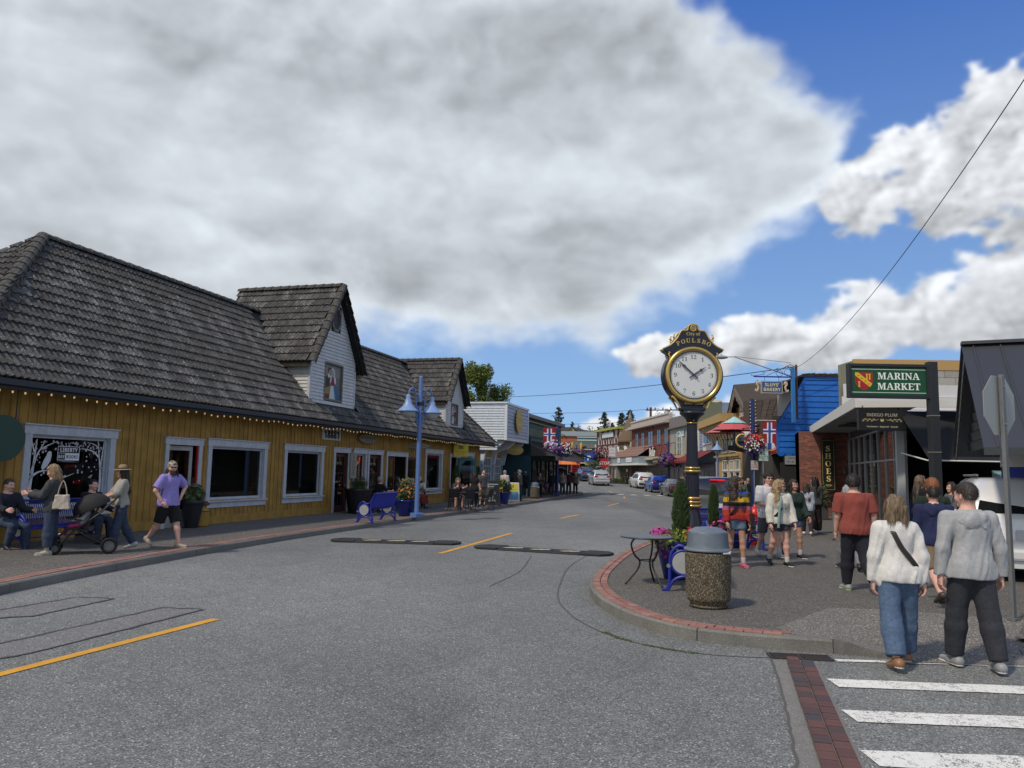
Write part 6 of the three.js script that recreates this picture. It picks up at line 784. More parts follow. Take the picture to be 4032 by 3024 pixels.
{const [x,,z]=atL(7.4,.95);const t=thing('grass_planter','tall square black planter full of green grass by the cafe wall','planter',[x,WALK+.02,z],LT+.3);const P=lathe([[0,0],[.33,0],[.35,.02],[.5,.84],[.52,.86],[.52,.92],[.47,.92],[.46,.8]],4);part(t,'pot',flat(P).toNonIndexed?P :P,M(lin(.012,.013,.016),.4));const G=[];for(let i=0;i<900;i++){const a=rr(0,6.283),r0=rr(0,.3),l=rr(.3,.6),d=rr(.1,.5),x0=Math.cos(a)*r0,z0=Math.sin(a)*r0,q=(v)=>[x0+Math.cos(a)*d*v*v,.88+l*v*(1.25-.55*v*v),z0+Math.sin(a)*d*v*v],w=.006,sx=-Math.sin(a)*w,sz=Math.cos(a)*w;for(let k=0;k<3;k++){const A=q(k/3),B=q((k+1)/3);G.push(A[0]-sx,A[1],A[2]-sz,A[0]+sx,A[1],A[2]+sz,B[0],B[1],B[2]);}} const g=new THREE.BufferGeometry();g.setAttribute('position',new THREE.Float32BufferAttribute(G,3));g.computeVertexNormals();part(t,'grass',boxUV(g),LEAF(.09,.13,.035));}
potPlanter(-3.75,-28.2,'round blue planter with orange geraniums beside the twin lamp',.42,.6,ceramic,(t,h,r)=>{part(t,'foliage',[leafBlob(1100,r*1.1,0,h+.12,0,.7,.06)],leafGreen);part(t,'foliage',leafBlob(300,r*.6,0,h+.55,0,1,.07),LEAF(.2,.2,.07));part(t,'blossoms',blooms(60,r*1.1,.1,h+.25,.05,.6,.035),FL.orange);});
potPlanter(-.35,-39.6,'blue glazed planter with yellow flowers between the two sandwich boards',.42,.66,ceramic,(t,h,r)=>{part(t,'foliage',[leafBlob(700,r*1.05,0,h+.2,0,.9,.08)],leafDark);part(t,'foliage',leafBlob(200,r*.7,-.1,h+.4,0,.9,.08),leafLime);part(t,'blossoms',blooms(60,r*.8,-.2,h+.05,.2,.6,.035),FL.yellow);});
{const [x,,z]=atL(-1.05,.35);potPlanter(x,z,'dark pot of grass beside the white shop door',.28,.75,M(lin(.015,.016,.02),.4),(t,h,r)=>part(t,'foliage',leafBlob(400,r*1.0,0,h+.15,0,1.0,.12),LEAF(.1,.13,.05)),WALK+.02);const [x2,,z2]=atL(-.62,.32);const t=thing('milk_can','old yellow milk can with rusty lid beside the white door','milk can',[x2,WALK+.02,z2]);part(t,'can_body',lathe([[0,0],[.2,0],[.21,.02],[.205,.42],[.2,.46],[.14,.54],[.135,.6],[.16,.64]],28),M(lin(.38,.23,.02),.55,{map:scaled(T.fine,3)}));part(t,'lid',lathe([[.2,.6],[.21,.63],[.2,.66],[.15,.67],[.15,.7],[0,.7]],28),M(lin(.1,.04,.02),.8));part(t,'hoop',[torus(.208,.012,0,.44,0,Math.PI/2),torus(.21,.012,0,.04,0,Math.PI/2)],M(lin(.1,.045,.02),.8));}
// evergreen shrubs flanking the teal door
for(const [s,l] of [[19.3,'dark potted evergreen on the near side of the teal door'],[22.9,'dark potted evergreen on the far side of the teal door']]){const [x,,z]=atL(s,.5);potPlanter(x,z,l,.25,.4,M(lin(.03,.02,.015),.7),(t,h,r)=>juniper(t,0,h,0,1.5,.3,2600));}
// hydrant
{const t=thing('fire_hydrant','bright red fire hydrant behind the striped sweater','hydrant',[6.08,WALK,-19.3],.3),r=M(lin(.5,.012,.012),.35);part(t,'barrel',lathe([[0,0],[.13,0],[.13,.22],[.19,.235],[.2,.27],[.19,.3],[.13,.31],[.125,.72],[.15,.74],[.15,.78],[.12,.8]],28),r);part(t,'bonnet',lathe([[.15,.78],[.145,.82],[.11,.89],[.06,.94],[.035,.95],[.035,1.0],[0,1.0]],28),r);part(t,'nozzle',[cyl(.075,.075,.12,0,.56,.15,18,Math.PI/2),cyl(.06,.06,.1,.15,.6,0,18,0,0,Math.PI/2),cyl(.06,.06,.1,-.15,.6,0,18,0,0,Math.PI/2)],r);part(t,'cap',[cyl(.03,.03,.03,0,.56,.22,5,Math.PI/2),cyl(.028,.028,.03,.21,.6,0,5,0,0,Math.PI/2),cyl(.028,.028,.03,-.21,.6,0,5,0,0,Math.PI/2)],r);}
// cafe tables and chairs
function cafeChair(s,n,turn,label){const [x,,z]=atL(s,n);const t=thing('cafe_chair',label,'chair',[x,WALK+.012,z],LT+turn,'black mesh cafe chairs');const b=matBlackIron;for(const [a,c] of [[-.22,.2],[.22,.2]]) part(t,'leg',tube([[a*1.1,0,c+.05],[a,.45,c],[a*1.05,.62,c-.05]],  .017,10,5),b);for(const a of [-.21,.21]) part(t,'leg',tube([[a*1.1,0,-.28],[a,.4,-.2],[a*.95,.6,-.22],[a*.9,.9,-.3]],.017,12,5),b);part(t,'seat',[rbox(.44,.02,.42,.008,0,.44,0)],M(lin(.02,.02,.022),.7));part(t,'backrest',[box(.4,.36,.012,0,.7,-.245,-.25)],M(lin(.02,.02,.022),.7));part(t,'top_rail',rod([-.2,.9,-.3],[.2,.9,-.3],.012),b);for(const a of [-.24,.24]) part(t,'armrest',tube([[a,.62,.15],[a,.65,.0],[a,.63,-.22]],.012,8,5),b);return t;}
function cafeTable(s,n,label){const [x,,z]=atL(s,n);const t=thing('cafe_table',label,'table',[x,WALK+.012,z],LT,'black cafe tables');part(t,'table_top',rbox(.75,.025,.75,.01,0,.72,0),M(lin(.03,.032,.036),.35));part(t,'pedestal',[cyl(.025,.025,.7,0,.36,0,10)],matBlackIron);for(let i=0;i<4;i++) part(t,'foot',rod([0,.08,0],[Math.cos(i*1.571+.78)*.32,.012,Math.sin(i*1.571+.78)*.32],.014),matBlackIron);return t;}
[[8.6,1.35,'cafe table nearest the grass planter'],[10.2,1.55,'cafe table in front of the black haired woman'],[12.6,1.5,'cafe table before the open cafe doors'],[13.3,3.25,'outer cafe table nearest the lamp post'],[15.4,2.9,'outer cafe table nearest the menu A-frame']].forEach((a)=>cafeTable(...a));
[[8.0,.72,.4,'chair under the man in the dark cap'],[9.2,.92,1.2,'chair under the grey haired man'],[10.7,.97,.5,'chair under the black haired woman'],[11.85,1.1,1.6,'chair under the man in olive'],[13.4,.88,-1.2,'chair under the man in cream'],[13.5,2.58,-.9,'chair under the honey blonde person'],[14.5,2.28,-.9,'chair under the person in maroon'],[12.2,3.6,2.3,'empty cafe chair nearest the lamp post'],[12.5,2.9,1.7,'empty cafe chair behind the lamp post'],[14.2,3.75,3.0,'empty cafe chair at the kerb side of the outer table'],[16.3,3.2,-1.6,'empty cafe chair nearest the menu A-frame']].forEach(([s,n,tn,l])=>cafeChair(s,n,tn,'black mesh '+l));
{const [x,,z]=atL(10.9,2.1);const t=thing('red_backpack','dark red bag hung behind the blue bench','bag',[x,WALK+.5,z],LT);part(t,'bag_body',fieldMesh((a,b,c)=>Math.max(Math.abs(a)-.25,Math.abs(b)-.18,Math.abs(c)-.1)+(vn(a*9,b*9,c*9)-.5)*.08,[-.35,-.3,-.2],[.35,.3,.2],.025),cm(lin(.16,.02,.012),"cloth"));part(t,'strap',tube([[-.2,.15,0],[0,.32,0],[.2,.15,0]],.015,10,5),cm(lin(.1,.012,.01),"cloth"));}
// stroller with a child
{
  const t=thing('baby_stroller','black baby stroller with hooded canopy pushed along the shop','stroller',[-8.02,WALK+.018,-14.75],-1.1),k=M(lin(.018,.018,.02),.8,{map:scaled(T.cloth,4)}),fr=M(lin(.012,.012,.013),.4);
  for(const sx of [-.24,.24]){part(t,'frame_rail',[tube([[sx,.12,.42],[sx,.45,.12],[sx,.75,-.25],[sx,1.02,-.5]],.016,20,6),rod([sx,.42,.1],[sx,.13,-.42],.014)],fr);const w1=sub(t,'rear_wheel');part(w1,'tyre',torus(.12,.028,sx*1.1,.148,-.44,0,Math.PI/2),M(lin(.01,.01,.01),.9));part(w1,'rim',cyl(.09,.09,.02,sx*1.1,.148,-.44,14,0,0,Math.PI/2),M(lin(.1,.1,.1),.5));const w2=sub(t,'front_wheel');part(w2,'tyre',torus(.085,.026,sx,.111,.44,0,Math.PI/2),M(lin(.01,.01,.01),.9));part(w2,'rim',cyl(.06,.06,.03,sx,.111,.44,12,0,0,Math.PI/2),M(lin(.08,.08,.08),.5));}
  part(t,'handle',tube([[-.24,1.0,-.48],[-.2,1.05,-.54],[0,1.06,-.56],[.2,1.05,-.54],[.24,1.0,-.48]],.018,16,6),fr);
  part(t,'seat',[box(.42,.04,.4,0,.45,.12,-.12),box(.42,.52,.04,0,.68,-.14,-.45),box(.4,.03,.22,0,.34,.38,.5)],k);part(t,'footrest',box(.38,.03,.16,0,.26,.46,.2),k);part(t,'basket',[box(.4,.14,.4,0,.26,-.06)],k);
  const cg=new THREE.SphereGeometry(.34,22,10,0,Math.PI*2,0,Math.PI*.5);cg.scale(.72,.82,1.0);cg.rotateX(.45);part(t,'canopy',mov(flat(cg),0,.82,-.12),k);part(t,'bumper_bar',tube([[-.23,.62,.05],[-.2,.66,.25],[0,.67,.3],[.2,.66,.25],[.23,.62,.05]],.016,16,6),fr);part(t,'strap_paper',box(.1,.02,.12,0,.98,-.42,.3),M(lin(.6,.6,.58),.7));
  person({at:[-8.02+Math.sin(-1.1)*.02,-14.75+Math.cos(-1.1)*.02],y:WALK+.018,turn:-1.1,H:.86,seat:.5,b:1.2,lean:-.35,far:1,legs:[[1.35,.5,.15],[1.3,.4,.2]],arms:[{sw:.6,bend:.8},{sw:.6,bend:.8}],hair:'short',hairCol:HC.honey,skin:SK.pink,head:[.2,.3],top:{col:C3(.4,.4,.4),e:.03},bottom:{name:'pink_leggings',col:C3(.5,.06,.17)},shoes:[WH,WH],label:'small child in pink leggings riding in the stroller'});
}
// ---------- right-hand buildings ----------
const bld=(name,label,x,z,th,y=0)=>thing(name,label,'building',[x,y,z],th);
const frame2=(a,b)=>Math.atan2(-(b[1]-a[1]),b[0]-a[0]);       // turn so that local x runs from a to b (world x, z)
const winM=matGlass,inkGlass=M(lin(.012,.014,.018),.05),whiteP=M(lin(.64,.63,.59),.6),creamP=M(lin(.55,.50,.38),.75,{map:scaled(T.fine,.8)});
const brickTex=grain(512,(i,j,n)=>{const rows=16,r=Math.floor(j/n*rows),v=(j/n*rows) % 1,u=((i/n)*6+(r % 2)*.5) % 1,c=Math.floor((i/n)*6+(r % 2)*.5) % 6,h=hash3(c,r,5),m=v<.14||u<.05;const k=(tvn(i,j,n,128,81)-.5)*34;return m?[128+k,112+k,100+k] :[112+h*56+k,70+h*30+k,60+h*24+k];});
const brickM=M(lin(.78,.76,.76),.88,{map:scaled(brickTex,.85),bumpMap:scaled(brickTex,.85),bumpScale:.004});
const blockTex=grain(256,(i,j,n)=>{const r=Math.floor(j/n*4),v=(j/n*4) % 1,u=((i/n)*2+(r % 2)*.5) % 1,m=v<.05||u<.025,k=(tvn(i,j,n,64,83)-.5)*30+(hash3(Math.floor((i/n)*2+(r % 2)*.5),r,4)-.5)*20;return m?[120+k,118+k,112+k] :[160+k,158+k,150+k];});
const shingleTex=grain(512,(i,j,n)=>{const r=Math.floor(j/n*12),v=(j/n*12) % 1,u=((i/n)*10+hash3(r,3,9)) % 1,c=Math.floor((i/n)*10+hash3(r,3,9)),m=v<.16||u<.07,k=(tvn(i,j,n,128,85)-.5)*26+hash3(c % 10,r,6)*34;return m?[38,34,31] :[58+k,50+k,44+k];});
const shingleM=M('#ffffff',.92,{map:scaled(shingleTex,.42),bumpMap:scaled(shingleTex,.42),bumpScale:.02});
const plankG2=(x0,x1,y,h,z)=>{const g=new THREE.BufferGeometry();g.setAttribute('position',new THREE.Float32BufferAttribute([[x0,y,z+.038],[x1,y,z+.038],[x1,y+h,z+.005],[x0,y,z+.038],[x1,y+h,z+.005],[x0,y+h,z+.005],[x0,y,z-.01],[x1,y,z-.01],[x1,y,z+.038],[x0,y,z-.01],[x1,y,z+.038],[x0,y,z+.038]].flat(),3));g.computeVertexNormals();return boxUV(g);};
function siding(o,edge,y0,y1,e,mat,z=0){for(let y=y0;y<y1-.01;y += e){const h=Math.min(e,y1-y),[a,b]=edge(y+h/2);if(b>a) part(o,'siding_plank',plankG2(a,b,y,h,z),mat);}}
// window standing slightly proud of a wall: frame, sill, panes, bars
function win(o,x0,x1,y0,y1,fm=whiteP,nx=1,ny=1,z=0,gm=inkGlass,fw=.07){
  const w=sub(o,'window');part(w,'frame',[bx(x0-fw,x0,y0-fw,y1+fw,z-.02,z+.06),bx(x1,x1+fw,y0-fw,y1+fw,z-.02,z+.06),bx(x0,x1,y1,y1+fw,z-.02,z+.06),bx(x0,x1,y0-fw,y0,z-.02,z+.06)],fm);part(w,'sill',bx(x0-fw-.03,x1+fw+.03,y0-fw-.05,y0-fw-.003,z-.01,z+.1),fm);
  for(let i=0;i<nx;i++) for(let j=0;j<ny;j++){const a=lerp(x0,x1,i/nx),b=lerp(x0,x1,(i+1)/nx),c=lerp(y0,y1,j/ny),d=lerp(y0,y1,(j+1)/ny);part(w,'pane',quad([a,c,z+.012],[b,c,z+.012],[b,d,z+.012],[a,d,z+.012]),gm);}
  if(nx+ny>2){const m=[];for(let i=1;i<nx;i++) m.push(bx(lerp(x0,x1,i/nx)-.02,lerp(x0,x1,i/nx)+.02,y0,y1,z+.01,z+.04));for(let j=1;j<ny;j++) m.push(bx(x0,x1,lerp(y0,y1,j/ny)-.02,lerp(y0,y1,j/ny)+.02,z+.011,z+.042));part(w,'glazing_bar',m,fm);}
  return w;
}
const board=(o,w,h,tex,x,y,z,ry=0,d=.04,back=M(lin(.05,.05,.05),.6),both=false)=>{const s=sub(o,'sign_panel');s.position.set(x,y,z);s.rotation.y=ry;part(s,'panel',box(w,h,d),back);const g=flat(new THREE.PlaneGeometry(w*.985,h*.97));part(s,'lettering',g,M('#ffffff',.6,{map:tex})).position.z=d/2+.004;if(both){const q=part(s,'lettering',g,M('#ffffff',.6,{map:tex}));q.position.z=-d/2-.004;q.rotation.y=Math.PI;} return s;};
// market behind the big sign: block wall, pale metal fascia, dark drop awning
{
  const o=bld('market_building','low market building of grey block and white metal behind the green sign',14.5,-27,-.05);const blockM=M('#ffffff',.9,{map:scaled(blockTex,.62)});
  part(o,'block_wall',[bx(-1.2,9,3.9,6.1,-3.1,-3),bx(3,9,0,6.4,-9,-3.1)],blockM);part(o,'ochre_cap',bx(-1.2,9,6.1,6.5,-3.12,-2.98),M(lin(.46,.29,.11),.8));for(let i=0;i<6;i++) part(o,'metal_strip',bx(-1.3-i*.09,-1.22-i*.09,4.6,6.42-i*.03,-3.1-(i % 2)*.03,-3),M(lin(.22,.22,.15),.7));
  for(let i=0;i<3;i++) part(o,'fascia_panel',bx(-1.9+i*.1,9,4.0+i*.5,4.48+i*.5,-2.6-i*.1,-2.5-i*.1),M(lin(.62,.62,.61),.5));
  part(o,'inner_wall',[bx(-.5,9,0,3.7,-2.9,-2.8),bx(-2.4,9,3.72,3.78,-1.5,5.4)],M(lin(.02,.02,.022),.9));
  for(const [x,w,h,c] of [[0.4,.5,1.2,lin(.2,.15,.09)],[1.9,.7,1.5,lin(.05,.05,.06)],[1.2,.5,1.1,lin(.1,.09,.08)],[3,.9,1.4,lin(.04,.05,.05)]]) part(o,'display',box(w,h,.4,x,h/2+.14,-1.4),M(c,.8));
  const a=thing('dark_awning','wide charcoal drop awning with white lower bar over the market front','awning',[12.15,0,-21],-.03),dk=M(lin(.014,.016,.02),.85,{map:scaled(T.cloth,3)});part(a,'fabric',[quad([-1.0,2.36,.5],[1.45,2.36,.5],[1.55,3.68,-.35],[-1.35,3.68,-.35])],dk);part(a,'valance',quad([-1.35,3.4,-.3],[1.9,3.4,-.3],[1.9,3.72,-.3],[-1.35,3.72,-.3]),M(lin(.01,.012,.03),.8));part(a,'front_bar',rod([-1.05,2.345,.5],[1.9,2.345,.5],.022),whiteP);part(a,'arm',[rod([-1.05,2.345,.5],[-1.4,2.55,-.2],.02),rod([1.1,3.65,-.28],[1.1,3.2,-.25],.03)],whiteP);part(a,'fabric_side',poly3([[1.45,2.36,.5],[3.2,2.36,.5],[3.2,3.68,-.35],[1.55,3.68,-.35]]),dk);
}
// shoe shop: white canopy, shop glazing, brick pier
{
  const o=bld('shoe_shop','shoe shop with brick pier, slim glazing and white canopy edge',11.45,-22.4,frame2([11.45,-22.4],[14.85,-34])+Math.PI);// local x points back to the viewer end, z faces the street
  const L=12.1,alu=M(lin(.36,.37,.38),.4,{metalness:.5});const X=(s)=>-s;
  part(o,'canopy',[bx(-13,1.2,3.86,4.0,-.2,1.42),bx(.7,1.2,3.86,4.0,-4.6,-.2)],M(lin(.30,.31,.32),.6));for(let i=0;i<14;i++) part(o,'canopy_rib',bx(-12.6+i,-12.54+i,3.8,3.86,-.1,1.38),M(lin(.35,.36,.37),.6));part(o,'canopy_fascia',[bx(-13,1.23,3.82,4.14,1.42,1.47)],whiteP);part(o,'canopy_fascia',bx(1.2,1.25,3.82,4.0,-4.6,1.42),whiteP);
  for(let i=0;i <= 8;i++) part(o,'mullion',bx(-i*1.45-.035,-i*1.45+.035,.14,3.5,-.05,.05),alu);part(o,'transom',[bx(-11.6,0,2.4,2.46,-.04,.04),bx(-11.6,0,3.44,3.5,-.04,.04),bx(-11.6,0,.14,.3,-.04,.04)],alu);for(let i=0;i<8;i++){const a=-(i+1)*1.45+.035,b=-i*1.45-.035;part(o,'pane',quad([a,.3,0],[b,.3,0],[b,2.4,0],[a,2.4,0]),winM);part(o,'pane',quad([a,2.46,0],[b,2.46,0],[b,3.44,0],[a,3.44,0]),winM);}
  part(o,'corner_post',bx(.25,.45,.14,3.82,.1,.3),M(lin(.42,.44,.46),.5));part(o,'interior',[bx(-11.6,0,.1,.14,-4,-.1),bx(-11.6,0,.14,3.8,-4.1,-4),bx(-11.6,0,3.5,3.8,-4,-.06)],M(lin(.10,.09,.08),.9));for(let i=0;i<7;i++) part(o,'display',[box(.5,.9,.3,-1-i*1.5,.6,-.7),box(.35,.12,.2,-1-i*1.5,1.12,-.7)],M([lin(.3,.28,.25),lin(.05,.1,.3),lin(.2,.2,.2)][i % 3],.7));
  // brick pier facing up the pavement
  const pr=sub(o,'brick_pier');pr.rotation.y=Math.PI/2;pr.position.set(-12,0,0);part(pr,'wall',bx(-2.0,.05,.1,3.86,-.3,0),brickM);part(pr,'return_wall',bx(-2.0,-1.75,.1,3.86,-.3,-6),brickM);
  const sg=canvas(128,512,(x)=>{x.fillStyle='#0d0d0e';x.fillRect(0,0,128,512);x.strokeStyle='#9a8a45';x.lineWidth=4;x.strokeRect(8,8,112,496);'SHOES'.split('').forEach((c,i)=>txt(x,c,64,92+i*76,'bold 78px serif','#dcc978'));x.strokeStyle='#9a8a45';x.beginPath();for(let i=0;i<8;i++) x.arc(40+i*7,455+(i % 3)*6,6,0,4);x.stroke();});
  const st=thing('vertical_shoe_sign','tall black sign with gold vertical lettering on the brick pier','sign',[13.86,2.38,-33.72],-.27);part(st,'panel',ext([[-.27,-1.15],[.27,-1.15],[.3,-1.05],[.3,1.05],[.22,1.15],[-.22,1.15],[-.3,1.05],[-.3,-1.05]],.05),M(lin(.008,.008,.009),.4));const g=flat(new THREE.PlaneGeometry(.54,2.2));part(st,'lettering',g,M('#ffffff',.5,{map:sg})).position.z=.054;
  const lt=thing('wall_lantern','black wall lantern on the brick beside the shoe sign','lantern',[14.45,2.1,-33.42],-.27);part(lt,'bracket',tube([[0,.1,-.12],[0,.22,-.02],[0,.2,.06]],.012,10,6),matBlackIron);part(lt,'cage',[cyl(.05,.09,.26,0,0,.06,6),cyl(.11,.02,.1,0,.17,.06,6)],M(lin(.07,.065,.055),.4));
  const mk=canvas(512,256,(x)=>{x.fillStyle='#15171c';x.fillRect(0,0,512,256);txt(x,'INDIGO PLUM',256,62,'54px sans-serif','#c9c2a4','center',440);txt(x,'Footwear · Apparel · Goods',256,212,'bold 27px sans-serif','#c9c2a4','center',420);x.strokeStyle='#c2ad72';x.fillStyle='#c2ad72';x.lineWidth=5;for(const s of [-1,1]){x.beginPath();x.moveTo(256+s*40,120);x.bezierCurveTo(256+s*100,150,256+s*150,100,256+s*225,128);x.stroke();for(let i=0;i<6;i++){x.beginPath();x.ellipse(256+s*(90+i*24),118+(i % 2)*22,15,5,s*(i % 2?.5 :-.5),0,7);x.fill();}} x.beginPath();x.arc(256,128,22,0,3.15);x.fill();x.beginPath();x.moveTo(234,128);x.lineTo(244,108);x.lineTo(256,124);x.lineTo(268,108);x.lineTo(278,128);x.fill();});
  const ps=thing('black_shop_sign','black hanging sign with gold flourish lettering under the white canopy','sign',[10.3,3.455,-21.4],-.02);board(ps,1.28,.57,mk,0,0,0,0,.14,M(lin(.012,.013,.016),.5),true);part(ps,'hanger',[rod([-.5,.28,0],[-.5,.4,0],.015),rod([.5,.28,0],[.5,.4,0],.015)],matBlackIron);
}
// market sign on its post
{
  const t=thing('market_sign','green sign with red and yellow shield on a dark square post','sign',[11.05,0,-20.1],-.02),ch=M(lin(.022,.026,.032),.6,{map:scaled(T.fine,2)});
  part(t,'post',rbox(.23,4.92,.23,.015,0,2.46,0),ch);part(t,'post_band',[box(.24,.02,.24,0,2.55,0),box(.24,.02,.24,0,3.5,0)],M(lin(.25,.22,.16),.6));part(t,'frame',[bx(-2.2,-.115,3.94,4.01,-.1,.1),bx(-2.2,-.115,4.77,4.84,-.1,.1),bx(-2.2,-2.14,4.01,4.77,-.1,.1),bx(-.175,-.115,4.01,4.77,-.1,.1)],ch);
  const tex=canvas(1024,400,(x)=>{x.fillStyle='#0e4a2b';x.fillRect(0,0,1024,400);x.fillStyle='#cfe3cf';x.fillRect(0,30,1024,8);x.fillRect(0,362,1024,8);txt(x,'MARINA',650,130,'bold 134px serif','#eef2ea','center',640);txt(x,'MARKET',650,278,'bold 134px serif','#eef2ea','center',640);const sh=()=>{x.beginPath();x.moveTo(50,82);x.lineTo(294,82);x.lineTo(294,200);x.quadraticCurveTo(290,290,172,338);x.quadraticCurveTo(54,290,50,200);x.closePath();};x.save();sh();x.fillStyle='#a3192a';x.fill();x.clip();x.fillStyle='#d8b528';x.beginPath();x.moveTo(50,82);x.lineTo(96,82);x.lineTo(294,250);x.lineTo(262,300);x.lineTo(50,124);x.fill();x.fillStyle='#a3192a';for(let i=0;i<4;i++){x.beginPath();x.arc(98+i*46,122+i*40,13,0,3.1);x.fill();} x.fillStyle='#d8b528';for(const [a,b] of [[212,100],[250,100],[104,210]]){x.fillRect(a-8,b,20,82);x.fillRect(a-13,b,30,14);x.fillRect(a-12,b+70,28,12);} x.restore();});
  board(t,1.965,.76,tex,-1.1575,4.39,0,0,.12,M(lin(.01,.07,.035),.6),true);
}
// metal-roofed shop at the right edge
{
  const o=bld('metal_roofed_kiosk','charcoal metal roofed building with scalloped gable at the picture edge',8.0,-12.5,frame2([8.0,-12.5],[10.1,-17]));// x runs away from the viewer along the gable, z faces away from the street
  const ch=M(lin(.035,.037,.04),.55,{map:scaled(T.fine,1)}),W=4.97;const ap=[W*.5,4.36];
  siding(o,(y)=>[lerp(0.1,ap[0],(y-2.45)/1.87),lerp(W-.1,ap[0],(y-2.45)/1.87)],2.45,4.22,.19,M(lin(.05,.055,.055),.8),-.05);
  for(const s of [0,1]){const a=s?W+.12 :-.12;const rk=[];part(o,'bargeboard',poly3([[a,2.4,-.25],[ap[0],4.44,-.25],[ap[0],4.16,-.25],[a+(s?-.12 :.12),2.25,-.25]]),M(lin(.06,.063,.066),.6));for(let i=0;i<14;i++){const q=(i+.5)/14;rk.push(cyl(.075,.075,.03,lerp(a,ap[0],q)+(s?-.05 :.05),lerp(2.3,4.28,q),-.24,12,Math.PI/2));} part(o,'scalloped_edge',rk,M(lin(.06,.063,.066),.6));}
  const sl=[[-.18,2.36],[ap[0],4.48],[W+.18,2.36]];part(o,'roof',[poly3([[sl[0][0],sl[0][1],-.3],[sl[1][0],sl[1][1],-.3],[sl[1][0],sl[1][1],8],[sl[0][0],sl[0][1],8]]),poly3([[sl[2][0],sl[2][1],-.3],[sl[1][0],sl[1][1],-.3],[sl[1][0],sl[1][1],8],[sl[2][0],sl[2][1],8]])],M(lin(.045,.05,.058),.5,{metalness:.2}));for(let i=0;i<18;i++) part(o,'roof_seam',rod([sl[0][0],sl[0][1]+.02,-.1+i*.45],[sl[1][0],sl[1][1]+.02,-.1+i*.45],.018,.018,5),M(lin(.04,.045,.052),.5));part(o,'ridge_cap',box(.25,.06,8.3,ap[0],4.5,3.85),M(lin(.05,.055,.06),.5));part(o,'gutter',box(.1,.12,8.3,sl[0][0],2.32,3.85),M(lin(.04,.045,.05),.5));part(o,'wall',[bx(.4,W,.1,2.45,5,8)],M(lin(.02,.022,.025),.9));
  const atm=thing('cash_machine','blue and white cash machine under the metal roof','cash machine',[10.75,WALK,-16.3],.2);part(atm,'cabinet',rbox(1.3,2.0,.7,.02,.5,1.0,0),M(lin(.012,.04,.3),.5));part(atm,'yellow_band',bx(-.12,1.1,1.55,1.72,.352,.362),M(lin(.6,.4,.03),.6));part(atm,'screen_surround',bx(-.08,.5,1.05,1.52,.352,.37),M(lin(.16,.19,.22),.5));part(atm,'screen',bx(-.02,.3,1.2,1.45,.371,.376),M(lin(.03,.12,.42),.3));part(atm,'header',bx(-.15,1.15,2.0,2.3,-.35,.36),whiteP);part(atm,'header_mark',[mov(letters('ATM',.16,.008,fontSans),.2,2.07,.362)],M(lin(.02,.06,.4),.6));
}
